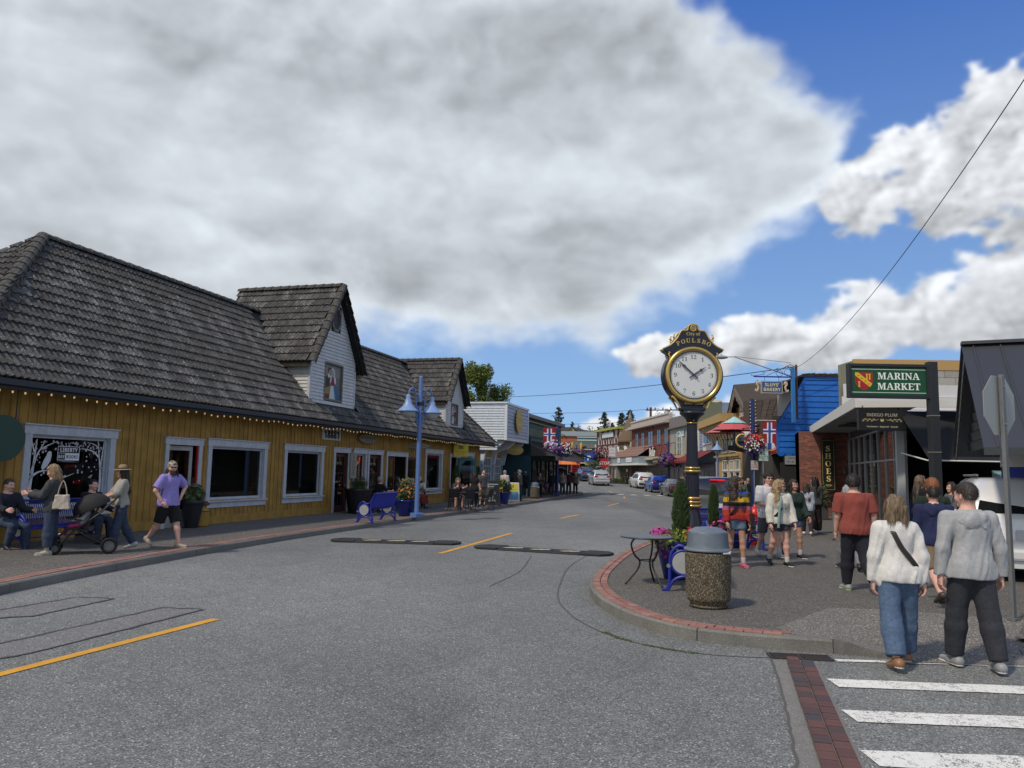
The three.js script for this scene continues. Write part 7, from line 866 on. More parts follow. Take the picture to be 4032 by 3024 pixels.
// bakery: blue boarded side wall, shingled mansard to the street
{
  const o=bld('blue_boarded_bakery','bakery with bright blue boarded side wall and brown shingle mansard',12.7,-37,-.04);const bl=[lin(.010,.16,.64),lin(.011,.17,.66),lin(.010,.155,.62)].map((c)=>M(c,.55,{map:scaled(T.fine,1.2)}));const lx=(y)=>(y<4.35?lerp(0,.06,(y-3)/1.35) :lerp(.06,1.45,Math.pow((y-4.35)/2.3,.92)));
  let k=0;for(let y=2.98;y<6.6;y += .275,k++) part(o,'siding_plank',plankG2(lx(y+.13)+.12,3.35,y,Math.min(.275,6.62-y),0),bl[k % 3]);const ed=[];for(let y=2.95;y<6.6;y += .3) ed.push(quad([lx(y)-.02,y,.04],[lx(y)+.14,y,.04],[lx(Math.min(6.66,y+.3))+.14,Math.min(6.66,y+.3),.04],[lx(Math.min(6.66,y+.3))-.02,Math.min(6.66,y+.3),.04]));part(o,'edge_board',ed,bl[1]);part(o,'top_board',bx(1.45,3.35,6.5,6.68,.028,.05),bl[1]);const sc=[];for(let i=0;i<9;i++) sc.push(mov(flat(new THREE.CircleGeometry(.2,10,Math.PI,Math.PI)),.25+i*.38,3.0,.035));part(o,'scalloped_hem',sc,bl[0]);part(o,'flood_lamp',[box(.13,.08,.1,1.05,3.12,.12),box(.13,.08,.1,1.35,3.1,.12)],M(lin(.5,.5,.5),.5));
  const ms=[];for(let y=2.98;y<6.65;y += .3){const a=lx(y),b=lx(Math.min(6.68,y+.3)),y2=Math.min(6.68,y+.3);ms.push(quad([a-.06,y,.1],[b-.06,y2,.1],[b+1.95,y2,-7.5],[a+1.95,y,-7.5]));} part(o,'mansard',ms,shingleM);part(o,'roof_cap',[bx(1.3,3.5,6.68,6.76,-7,.12)],M(lin(.06,.045,.035),.9));for(let i=0;i<9;i++) part(o,'roof_cap_shingle',box(.34,.05,.25,1.5+i*.26,6.78+(i % 2)*.012,.02,0,rr(-.1,.1),.12),M(lin(.07,.052,.04),.9));
  part(o,'body_wall',[bx(2.4,3.35,3,6.5,-7.5,-.05)],M(lin(.30,.30,.29),.8));part(o,'street_front',quad([.6,.1,-.05],[2.6,.1,-7.5],[2.6,3.1,-7.5],[.6,3.1,-.05]),M(lin(.03,.03,.032),.5));part(o,'lower_wall',[bx(.5,2.9,.1,2.95,-.04,.0)],M(lin(.20,.20,.20),.8));part(o,'doorway',[bx(.2,.9,.14,2.5,.0,.03)],matDarkIn);const pq=canvas(256,96,(x)=>{x.fillStyle='#8e9296';x.fillRect(0,0,256,96);txt(x,'INDIGO PLUM',128,26,'bold 26px sans-serif','#54585c','center',230);for(let i=0;i<5;i++){x.fillStyle='#5b5f63';x.beginPath();x.ellipse(40+i*44,66,13,9,0,0,7);x.fill();}});board(o,1.1,.42,pq,.95,2.62,.06);const vs=canvas(64,256,(x)=>{x.fillStyle='#121316';x.fillRect(0,0,64,256);x.strokeStyle='#b9bcc0';x.lineWidth=4;x.strokeRect(3,3,58,250);'SHOES'.split('').forEach((c,i)=>txt(x,c,32,40+i*45,'bold 44px sans-serif','#d0d3d6'));});board(o,.3,1.15,vs,1.6,1.55,.07);part(o,'white_door_post',bx(1.95,2.2,.14,2.95,.0,.12),whiteP);part(o,'blue_door_post',bx(2.2,2.27,.14,2.95,.0,.1),bl[0]);const rb=canvas(64,200,(x)=>{x.fillStyle='#a8283a';x.fillRect(0,0,64,200);txt(x,'BAZAAR',32,100,'bold 20px serif','#2a3a70','center',56);x.fillStyle='#5a6aa8';x.fillRect(0,0,8,200);x.fillRect(56,0,8,200);});board(o,.26,1.0,rb,2.36,1.75,.08);
  // pole and hanging bakery sign
  const t=thing('bakery_sign','hanging blue bakery sign with seahorses on a scrolled iron arm','sign',[13.25,0,-36],0),bp=M(lin(.02,.16,.42),.45);part(t,'pole',rbox(.16,2.6,.16,.01,0,5.65,-.05),bp);part(t,'arm',bx(-1.86,-.08,6.47,6.53,-.03,.03),matCobalt);const it=(p,r=.011)=>tube(p.map(([a,b])=>[a,b,0]),r,30,5);const spiral=(cx,cy,r,n,d)=>it([...Array(n)].map((_,i)=>{const a=i*.6*d,q=r*(1-i/(n+1));return [cx+Math.cos(a)*q,cy+Math.sin(a)*q];}));part(t,'scrollwork',[it([[-1.84,6.53],[-1.45,6.6],[-1.35,6.6]]),it([[-1.25,6.55],[-.7,6.8],[-.1,7.12]]),it([[-.5,6.85],[-.25,7.0],[-.1,6.8]]),spiral(-1.93,6.58,.08,9,-1),spiral(-1.38,6.66,.07,9,1),spiral(-.75,6.85,.08,9,1),spiral(-.18,6.95,.1,9,1),torus(.15,.01,-.65,6.68,0),torus(.16,.01,-.25,6.72,0)],matBlackIron);part(t,'hook',[rod([-1.35,6.31,0],[-1.35,6.48,0],.01),rod([-.68,6.31,0],[-.68,6.48,0],.01)],matBlackIron);
  const tx=canvas(512,300,(x)=>{x.fillStyle='#2a4d80';x.fillRect(0,0,512,300);x.strokeStyle='#d9c88a';x.lineWidth=10;x.strokeRect(12,12,488,276);txt(x,"SLUYS’",256,90,'bold 112px sans-serif','#dccb94','center',400);txt(x,'BAKERY',256,205,'bold 112px sans-serif','#dccb94','center',440);});board(t,1.02,.6,tx,-1.02,6.0,0,0,.07,M(lin(.5,.42,.22),.6),true);const sea=M(lin(.52,.40,.28),.7);for(const s of [-1,1]){const q=-1.02+s*.66,p=sub(t,'seahorse');part(p,'body',[tube([[q+s*.02,6.26,.02],[q+s*.05,6.15,.02],[q-s*.02,6.02,.02],[q+s*.0,5.88,.02],[q+s*.05,5.8,.02],[q+s*.1,5.84,.02],[q+s*.07,5.9,.02]],.05,30,8),sph(.085,q,6.2,.02,1,1.1,.6),rod([q-s*.02,6.18,.02],[q-s*.12,6.14,.02],.035,.025)],sea);part(p,'crest',[0,1,2,3].map((i)=>cyl(.03,.004,.09,q+s*(.0+i*.035),6.31-i*.035,.02,6,0,0,-s*(.2+i*.35))),M(lin(.03,.03,.04),.7));}
  const lamp=thing('cobra_street_light','grey cobra head street light reaching left over the bakery sign','street light',[13.2,0,-36.1],0);part(lamp,'arm',[rod([0,6.55,0],[-2.65,7.42,0],.03,.02),rod([0,7.2,0],[-2.65,7.45,0],.012),rod([-2.65,7.43,0],[-3.05,7.42,0],.02)],M(lin(.2,.21,.22),.5));part(lamp,'luminaire',[sph(.33,-3.3,7.4,0,1,.28,.45,16,8),cyl(.03,.03,.07,-3.3,7.52,0,8)],M(lin(.3,.32,.34),.5));part(lamp,'pole',rod([.35,4.6,-.3],[.35,7.15,-.3],.06),M(lin(.09,.05,.045),.8));part(lamp,'clamp',[rod([0,7.1,0],[.35,7.0,-.3],.015)],matBlackIron);
}
// pub with carved gable, next door
{
  const o=bld('gabled_pub','dark shingled pub with carved gable and red sign',15.2,-51,frame2([15.2,-51],[14.5,-43]));const W=8;// x towards the viewer, z to the street
  const dk=M(lin(.035,.03,.028),.9,{map:scaled(T.wood,1)});part(o,'wall',[bx(0,W,.1,5.2,-6,-.1)],M(lin(.05,.045,.04),.9));const ax=.7;part(o,'gable_wall',ext([[-1.6,4.6],[3.0,4.6],[3.0,5.6],[ax,7.5],[-1.6,5.5]],.1,0,0,-.3),M(lin(.02,.015,.015),.9));part(o,'bargeboard',[poly3([[ax,7.75,.5],[3.5,6.3,.5],[3.5,5.95,.5],[ax,7.35,.5]]),poly3([[ax,7.75,.5],[-2.2,5.6,.5],[-2.2,5.3,.5],[ax,7.35,.5]])],M(lin(.20,.17,.15),.9));const fr=[];for(let i=0;i<26;i++){const s=i % 2?1 :-1,q=(i >> 1)/13,x=s>0?lerp(ax,3.3,q) :lerp(ax,-1.9,q),y=s>0?lerp(7.35,6.0,q) :lerp(7.35,5.5,q);fr.push(cyl(.11,.02,rr(.25,.5),x,y-.16,.48,5,0,rr(0,3),Math.PI+rr(-.2,.2)));} part(o,'carved_fringe',fr,M(lin(.22,.19,.17),.9));
  part(o,'upper_roof',[poly3([[ax,7.78,.55],[3.6,6.35,.55],[8.6,6.6,-5],[4,8.0,-5]]),poly3([[ax,7.78,.55],[-2.3,5.6,.55],[-2.3,5.6,-5],[ax,7.78,-5]]),poly3([[ax,7.78,.55],[4,8.0,-5],[ax,7.78,-5]])],M(lin(.07,.055,.045),.95,{map:scaled(T.fine,1)}));part(o,'shingle_roof',[quad([3.9,4.7,.5],[9.6,4.2,-2.5],[8.6,6.62,-5],[3.6,6.37,.55])],shingleM);const rows=[];for(let r=0;r<13;r++){const q=r/13;for(let c=0;c<16;c++){const w=c/16,P=(a,b)=>{const A=[lerp(3.9,3.6,a),lerp(4.7,6.37,a),lerp(.5,.55,a)],B=[lerp(9.6,8.6,a),lerp(4.2,6.62,a),lerp(-2.5,-5,a)];return [lerp(A[0],B[0],b),lerp(A[1],B[1],b)+.05*(1-((a*13) % 1)),lerp(A[2],B[2],b)+.03];};const e=rr(-.008,.008),a0=q+e,a1=q+.08,b0=w+.002,b1=w+.06;const A=P(a0,b0),B=P(a0,b1),C=P(a1,b1),D=P(a1,b0);A[1] += .04;B[1] += .04;part(o,'shingle',[quad(A,B,C,D),quad([A[0],A[1]-.06,A[2]],[B[0],B[1]-.06,B[2]],B,A)],c % 3?M(lin(.045,.036,.03),.95) :M(lin(.06,.048,.04),.95));}}
  part(o,'red_sign',ext([[-.75,-.7],[.95,-.7],[.95,.15],[.6,.6],[.1,.75],[-.45,.55],[-.75,.15]],.06,1.55,5.95,.1),M(lin(.22,.012,.02),.6));part(o,'sign_lettering',[mov(letters("TIZLEY’S",.3,.02,fontSerif),1.65,6.02,.165),mov(letters('EUROPUB',.3,.02,fontSerif),1.65,5.62,.165)],M(lin(.5,.48,.45),.6));part(o,'balcony_rail',[rod([0,4.9,1.2],[W,4.5,1.2],.03),rod([0,4.2,1.2],[W,3.9,1.2],.03)],M(lin(.02,.02,.025),.6));
  const ship=thing('ship_mural_board','painted sailing ship board under the pub balcony','mural',[14.2,4.15,-47.2],-1.2);const sx=canvas(256,160,(x)=>{x.fillStyle='#b8bec2';x.fillRect(0,0,256,160);x.fillStyle='#2e5f95';x.fillRect(0,118,256,42);x.fillStyle='#e6e8e8';for(const [a,b,c] of [[30,20,60],[100,10,80],[180,26,56]]){x.beginPath();x.moveTo(a,b);x.lineTo(a+c,b+14);x.lineTo(a+c-10,105);x.lineTo(a+4,100);x.fill();} x.fillStyle='#22303c';x.fillRect(20,112,200,16);});board(ship,1.9,1.15,sx,0,0,0,0,.06,M(lin(.05,.04,.035),.8));part(ship,'timber_base',[box(2.6,.3,.5,.2,-.75,0,0,0,-.12),box(.12,1.0,.12,.9,-1.2,0,0,0,.7)],M(lin(.035,.028,.024),.9));part(ship,'frame_rail',box(2.6,.06,.1,.2,.68,0,0,0,.2),M(lin(.08,.06,.05),.9));
  for(const [x,z,c,y,l] of [[13.5,-48,[lin(.50,.13,.14),lin(.46,.10,.11)],4.45,'wide red patio umbrella on the pub balcony'],[13.3,-45.8,[lin(.45,.09,.10),lin(.30,.55,.56)],4.5,'red and aqua patio umbrella on the pub balcony']]){const u=thing('patio_umbrella',l,'umbrella',[x,0,z],.4,'patio umbrellas on the pub balcony');part(u,'canopy',[0,1,2,3,4,5,6,7].map((i)=>{const a=i*.785,b=a+.785;return poly3([[0,y+.75,0],[Math.cos(a)*1.35,y,Math.sin(a)*1.35],[Math.cos(b)*1.35,y,Math.sin(b)*1.35]]);}),M(c[0],.8));part(u,'upper_vent',[0,1,2,3,4,5,6,7].map((i)=>{const a=i*.785,b=a+.785;return poly3([[0,y+.85,0],[Math.cos(a)*.7,y+.42,Math.sin(a)*.7],[Math.cos(b)*.7,y+.42,Math.sin(b)*.7]]);}),M(c[1],.8));part(u,'pole',rod([0,3.4,0],[0,y+.9,0],.03),M(lin(.06,.05,.045),.6));part(u,'rib',[0,1,2,3,4,5,6,7].map((i)=>rod([0,y+.6,0],[Math.cos(i*.785)*1.3,y+.01,Math.sin(i*.785)*1.3],.015,.01,4)),M(lin(.1,.08,.07),.6));}
}
// yellow shop with bracketed balcony
{
  const A=[16.0,-60],B=[15.2,-51],o=bld('yellow_bracketed_shop','yellow shop with bracketed balcony and green boarded parapet',A[0],A[1],frame2(A,B));const Y=M(lin(.55,.37,.14),.75,{map:scaled(T.fine,.7)});
  part(o,'wall',bx(0,9,.1,6.4,-6,0),Y);part(o,'stone_edge',bx(-.5,0,.1,5.4,-1,.1),M(lin(.12,.11,.1),.95,{map:scaled(brickTex,.5)}));part(o,'balcony_beam',[bx(-2,8.5,5.45,6.0,.0,1.2)],Y);for(let i=0;i<11;i++) part(o,'bracket',[mov(tube([[0,5.4,1.1],[0,5.15,.8],[0,4.8,.35],[0,4.2,.1]],.07,12,6),-1.6+i*1.0,0,0)],M(lin(.58,.5,.32),.75));for(let i=0;i<44;i++) part(o,'parapet_board',bx(-2+i*.24,-1.775+i*.24,6.0,7.3-i*.012,1.1,1.14),M(lin(.13+(i % 3)*.012,.14+(i % 3)*.01,.095),.85));part(o,'cornice',[bx(-.3,9,3.15,3.3,0,.2),bx(-.2,9,3.0,3.15,0,.1)],Y);part(o,'dark_penthouse',bx(-2,6,6.2,8.2,-5,-2.5),M(lin(.035,.033,.032),.9,{map:scaled(T.wood,.6)}));
  for(const [a,b] of [[2.9,4.6],[5.6,7.4]]) win(o,a,b,3.55,4.75,whiteP,2,1,.01);for(const [a,b] of [[2.8,4.7],[5.6,6.8],[7.4,8.8]]){win(o,a,b,.8,2.05,whiteP,1,1,.01);win(o,a,b,2.25,2.85,whiteP,3,1,.01,M(lin(.02,.06,.05),.2));} for(const [a,b] of [[1.6,1.9],[5.0,5.3],[7.0,7.2]]) part(o,'pilaster',bx(a,b,.14,3.0,0,.06),Y);board(o,.5,.22,canvas(64,32,(x)=>{x.fillStyle='#4a3a22';x.fillRect(0,0,64,32);txt(x,'12',32,17,'bold 24px serif','#c9b98a');}),4.9,3.08,.22);
}
// blue clapboard shop, mural shop, brick shop
{
  let A=[16.2,-69],B=[16.0,-60],o=bld('blue_clapboard_shop','pale blue clapboard shop with white window bays and red awning',A[0],A[1],frame2(A,B));const bs=M(lin(.25,.34,.5),.7,{map:scaled(T.fine,.6)});part(o,'wall',bx(0,9,.1,7.5,-6,0),bs);siding(o,()=>[.15,8.85],3.9,7.45,.24,bs,.01);part(o,'cornice',bx(-.2,9.1,7.5,7.7,-.4,.3),whiteP);part(o,'corner_board',[bx(-.1,.15,.1,7.5,0,.06),bx(8.85,9.1,.1,7.5,0,.06)],whiteP);for(const [a,b] of [[.9,2.9],[5.2,7.8]]){part(o,'window_bay',bx(a-.3,b+.3,3.75,7.3,.0,.12),whiteP);win(o,a,b,4.4,6.0,whiteP,2,1,.13);win(o,a,b,6.2,6.9,whiteP,2,1,.13,M(lin(.2,.25,.3),.2));} const aw=thing('red_awning','dark red sloping awning on the blue clapboard shop','awning',[A[0],0,A[1]],o.rotation.y);part(aw,'fabric',[quad([-1,3.0,1.6],[9,3.0,1.6],[9,3.85,.05],[-1,3.85,.05]),quad([-1,2.8,1.6],[9,2.8,1.6],[9,3.0,1.6],[-1,3.0,1.6])],M(lin(.16,.012,.018),.8));part(aw,'strut',[rod([0,2.85,1.58],[0,2.85,.05],.02),rod([8.8,2.85,1.58],[8.8,2.85,.05],.02)],matBlackIron);part(o,'shop_front',bx(.2,8.8,.14,2.8,.0,.04),M(lin(.03,.028,.028),.3));for(let i=0;i<5;i++) part(o,'display',bx(.6+i*1.7,1.6+i*1.7,.5,2.2,.04,.07),M([lin(.12,.1,.1),lin(.05,.05,.08),lin(.2,.2,.2)][i % 3],.5));
  A=[16.1,-78];B=[16.2,-69];o=bld('grey_mural_shop','grey shop with arched door, balcony and painted mural',A[0],A[1],frame2(A,B));const gm=M(lin(.36,.36,.33),.8,{map:scaled(T.fine,.5)});part(o,'wall',bx(0,9,.1,7.0,-6,0),gm);part(o,'parapet',[bx(-.3,9,6.3,6.45,0,.3)],M(lin(.16,.15,.15),.8));for(let i=0;i<6;i++) part(o,'parapet_panel',bx(.05+i*1.5,1.5+i*1.5,6.45,7.4,.05,.1),M(lin(.18,.165,.165),.85));board(o,3.2,.6,canvas(128,32,(x)=>{x.fillStyle='#7fa6bd';x.fillRect(0,0,128,32);x.fillStyle='#d8e2e6';for(let i=0;i<9;i++){x.beginPath();x.moveTo(i*15,32);x.lineTo(i*15+8,12+(i % 3)*5);x.lineTo(i*15+16,32);x.fill();}}),4.8,5.7,.04);part(o,'arch_surround',[torus(.95,.1,4.4,4.9,.03,0,0,0,6,20,Math.PI),bx(3.35,3.55,3.6,4.9,0,.1),bx(5.25,5.45,3.6,4.9,0,.1)],M(lin(.45,.44,.4),.8));part(o,'arched_door',ext((()=>{const s=new THREE.Shape();s.moveTo(-.85,-1.3);s.lineTo(.85,-1.3);s.lineTo(.85,0);s.absarc(0,0,.85,0,Math.PI);return s;})(),.04,4.4,4.9,.0),M(lin(.10,.13,.11),.4));part(o,'door_bars',[bx(4.36,4.44,3.6,5.7,.04,.06),bx(3.6,5.2,4.85,4.92,.041,.06),bx(3.6,5.2,4.2,4.26,.041,.06)],M(lin(.45,.5,.46),.6));part(o,'balcony',[bx(-6,9,3.3,3.55,0,1.5)],M(lin(.45,.38,.25),.7));part(o,'balcony_rail',[rod([-6,4.65,1.5],[9,4.65,1.5],.03),...[0,1,2,3,4,5].map((i)=>rod([-6+i*3,3.5,1.5],[-6+i*3,4.65,1.5],.025))],M(lin(.06,.03,.03),.6));part(o,'flower_garland',[...Array(14)].map((_,i)=>blooms(5,.16,-5.5+i,4.5,1.5,.6,.06)),FL.pink);part(o,'balcony_lettering',[mov(letters('Boli',.9,.03,fontSerif),-1.8,3.62,1.52)],whiteP);part(o,'shop_front',bx(.1,8.9,.14,3.2,0,.04),M(lin(.02,.02,.022),.3));board(o,2.6,.55,canvas(256,56,(x)=>{x.fillStyle='#2c2418';x.fillRect(0,0,256,56);txt(x,'Boehm’s Chocolates',128,30,'bold 28px serif','#c8a860','center',230);}),.4,3.1,1.56);for(let i=0;i<4;i++) part(o,'display',bx(.6+i*2.1,2.0+i*2.1,.5,2.4,.04,.08),M([lin(.1,.1,.1),lin(.06,.05,.05)][i % 2],.5));part(o,'balcony_chair',[torus(.28,.07,-2.9,3.95,1.0)],whiteP);
  A=[14.9,-95];B=[16.1,-78];o=bld('brick_corner_shop','two storey red brick shop with pale cornice and tiled pent roof',A[0],A[1],frame2(A,B));const bm=M(lin(.62,.50,.50),.9,{map:scaled(brickTex,.6)});const yg=gy(-88);part(o,'wall',bx(0,17,0,7.3,-8,0),bm);part(o,'cornice',[bx(-.4,17.2,7.05,7.25,-.2,.7),bx(-.2,17.1,7.25,7.45,-.2,.45),bx(-.1,17,7.45,7.95,-.3,.1)],M(lin(.40,.36,.33),.8));part(o,'parapet',bx(0,17,7.95,8.1,-.3,.2),M(lin(.48,.45,.42),.8));for(const [a,b] of [[1.9,3.6],[4.9,6.5],[8.1,10.3],[11.9,13.6],[14.9,16.4]]) win(o,a,b,5.05,6.5,M(lin(.14,.09,.08),.8),2,2,.01,M(lin(.06,.075,.1),.15));part(o,'brick_arch',torus(1.2,.08,9.2,6.65,.02,0,0,0,6,14,Math.PI),bm);
  const pt=(y0,y1,z0,z1)=>quad([-7,y0,z0],[17,y0,z0],[17,y1,z1],[-3,y1,z1]);for(let i=0;i<9;i++) part(o,'pent_tile_course',[quad([-6.5+i*.4,3.75+i*.135,2.0-i*.2],[11.6,3.75+i*.135,2.0-i*.2],[11.6,3.9+i*.135,1.82-i*.2],[-6.2+i*.4,3.9+i*.135,1.82-i*.2]),quad([-6.5+i*.4,3.7+i*.135,2.0-i*.2],[11.6,3.7+i*.135,2.0-i*.2],[11.6,3.75+i*.135,2.0-i*.2],[-6.5+i*.4,3.75+i*.135,2.0-i*.2])],M([lin(.20,.115,.09),lin(.17,.1,.08),lin(.22,.13,.105)][i % 3],.9));part(o,'shop_fascia',[bx(-7.3,11.5,2.95,3.7,.0,1.9)],M(lin(.33,.39,.44),.7,{map:scaled(T.fine,.4)}));part(o,'fascia_trim',bx(-7.4,11.6,2.75,2.95,0,2.0),whiteP);board(o,3.0,.55,canvas(256,48,(x)=>{x.fillStyle='#d5dadd';x.fillRect(0,0,256,48);txt(x,'Antiques & Gifts',128,26,'26px serif','#9aa4ab','center',230);}),7.0,3.35,1.93);board(o,1.6,.6,canvas(64,32,(x)=>{x.fillStyle='#d5dadd';x.fillRect(0,0,64,32);x.fillStyle='#b4bcc2';x.fillRect(10,8,44,4);x.fillRect(10,18,44,4);}),1.6,3.35,1.93);part(o,'shop_front',[bx(2,17,.3,2.8,0,.05)],M(lin(.016,.02,.022),.3));part(o,'cream_wall',[bx(-7.3,-4.6,.2,2.8,.3,1.8),bx(-4.0,-1.4,.2,2.8,.3,1.7)],creamP);win(o,-6.6,-5.6,1.2,2.4,whiteP,1,2,1.81);part(o,'cream_door',bx(-3.0,-2.1,.3,2.5,1.7,1.75),M(lin(.10,.03,.03),.6));part(o,'column',[bx(-.4,0,.2,2.8,1.5,1.9)],M(lin(.2,.21,.2),.7));
}
// ---------- left-hand shops beyond the yellow building ----------
{
  const o=bld('pale_blue_shop','pale blue clapboard shop with overhanging upper storey and yellow plaque',-.3,-47,LT),side=M(lin(.66,.74,.82),.65,{map:scaled(T.fine,1)}),front=M(lin(.34,.38,.47),.65),wt=M(lin(.62,.66,.72),.6);// x down the street, z to the road
  const sw=sub(o,'side_wall');sw.rotation.y=-Math.PI/2;for(let y=3.1,k=0;y<5.95;y += .16,k++) part(sw,'siding_plank',plankG2(-8,y<3.7?-.55 :0,y,.16,0),side);part(sw,'cap',bx(-8,.06,5.95,6.05,-.05,.1),wt);
  for(let y=3.95;y<5.9;y += .22) part(o,'siding_plank',(()=>{const g=plankG2(.12,5.3,y,.22,0);const p=g.attributes.position;for(let i=0;i<p.count;i++) if(p.getY(i)<y+.01) p.setY(i,p.getY(i)+.025*Math.sin(p.getX(i)*4+y*9));return g;})(),front);part(o,'corner_board',[bx(-.04,.12,3.7,5.95,-.1,.05)],wt);part(o,'corner_board',bx(5.2,5.36,3.7,5.8,-.1,.05),wt);part(o,'parapet_cap',bx(-.05,5.4,5.9,6.02,-.1,.08),wt);part(o,'upper_box',[bx(.02,5.3,3.72,5.9,-8,-.02)],wt);part(o,'soffit',bx(0,5.3,3.68,3.72,-1.7,0),M(lin(.3,.26,.2),.8));
  part(o,'lower_wall',bx(.05,5.3,.12,3.68,-8,-1.7),M(lin(.18,.26,.34),.7));for(const [a,b] of [[.8,2.3],[3.1,4.4]]){part(o,'yellow_transom',bx(a-.2,b+.2,2.75,3.3,-1.69,-1.66),M(lin(.42,.27,.05),.7));win(o,a,b,.7,2.6,wt,4,4,-1.68,M(lin(.12,.14,.15),.1));} for(const x of [.25,2.65,4.9]) part(o,'bracket',ext([[0,0],[0,-1.5],[.2,-1.45],[.35,-.7],[1.1,-.45],[1.5,-.1],[1.5,0]],.22,x+.11,3.68,-1.7,0,-Math.PI/2,0),wt);part(o,'roof',bx(.02,5.3,5.85,5.9,-8,-.03),M(lin(.2,.2,.2),.9));
  const pl=(s,l,pos,w,h,str,turn)=>{const t=thing('yellow_plaque',l,'sign',pos,turn);const e=cyl(1,1,.05,0,0,0,32,Math.PI/2);e.scale(w/2,h/2,1);part(t,'panel',e,M(lin(.46,.34,.10),.7));part(t,'lettering',str.map((q,i)=>mov(letters(q,h/(str.length*3.4),.012,fontSans),0,h*.1*(str.length>1?1-i*3 :-.6),.026)),M(lin(.6,.48,.2),.7));part(t,'mount',cyl(.05,.05,.2,0,0,-.11,8,Math.PI/2),matSteel);};
  const F=(x,y,z)=>{const c=Math.cos(LT),s=Math.sin(LT);return [-.3+c*x+s*z,y,-47-s*x+c*z];};pl(0,'tall yellow plaque on the upper front of the pale blue shop',F(2.4,5.0,.18),1.5,1.5,['flicka','hygge'],LT);pl(0,'yellow oval plaque hanging under the pale blue overhang',F(4.0,3.2,-.5),1.1,.62,['flicka'],0);
  const p=bld('dark_teal_antique_shop','dark teal antique shop with green lettered parapet and shed awning',1.6,-52.5,LT),dt=M(lin(.012,.05,.065),.7),gn=M(lin(.04,.115,.10),.7);part(p,'wall',bx(0,13,.12,5.2,-8,-1.2),dt);part(p,'side_wall',bx(-.2,0,.12,4.2,-3,-.2),dt);part(p,'parapet',[bx(0,13,3.9,5.6,-1.2,-.9)],gn);part(p,'cornice',[bx(-.1,13.2,5.6,5.85,-1.6,-.6),bx(-.05,13.1,5.3,5.4,-1.2,-.75)],M(lin(.20,.19,.17),.8));board(p,9,.85,canvas(512,56,(x)=>{x.fillStyle='#1d3f3c';x.fillRect(0,0,512,56);txt(x,'GREEN ANTIQUE STORE',256,30,'bold 42px serif','#6f7a55','center',480);}),6,4.7,-.87);part(p,'awning_roof',[quad([-.2,2.9,1.4],[12,2.9,1.4],[12,4.0,-.9],[-.2,4.0,-.9]),poly3([[-.2,2.9,1.4],[-.2,4.0,-.9],[-.2,2.9,-.9]])],M(lin(.05,.045,.045),.7));for(let i=0;i<24;i++) part(p,'awning_seam',rod([.1+i*.5,2.93,1.4],[.1+i*.5,4.03,-.9],.015,.015,4),M(lin(.04,.035,.035),.7));board(p,11,.28,canvas(512,16,(x)=>{x.fillStyle='#7c7a76';x.fillRect(0,0,512,16);txt(x,'ANTIQUES',60,8,'bold 14px sans-serif','#3c3c3c');}),5.7,2.76,1.42);part(p,'shop_front',bx(.5,12.5,.2,2.6,-1.19,-1.15),M(lin(.012,.012,.014),.2));for(let i=0;i<5;i++) part(p,'post',bx(.6+i*2.8,.78+i*2.8,.14,2.7,-1.1,-.95),dt);part(p,'far_porch_roof',[quad([11,2.9,2.4],[16.5,2.6,2.4],[16,3.6,-.9],[11,4.0,-.9])],M(lin(.06,.058,.052),.9));for(let i=0;i<4;i++) part(p,'display',bx(1+i*2.8,2.6+i*2.8,.6,2.0,-1.14,-1.1),M([lin(.08,.06,.04),lin(.05,.05,.05)][i % 2],.6));
}
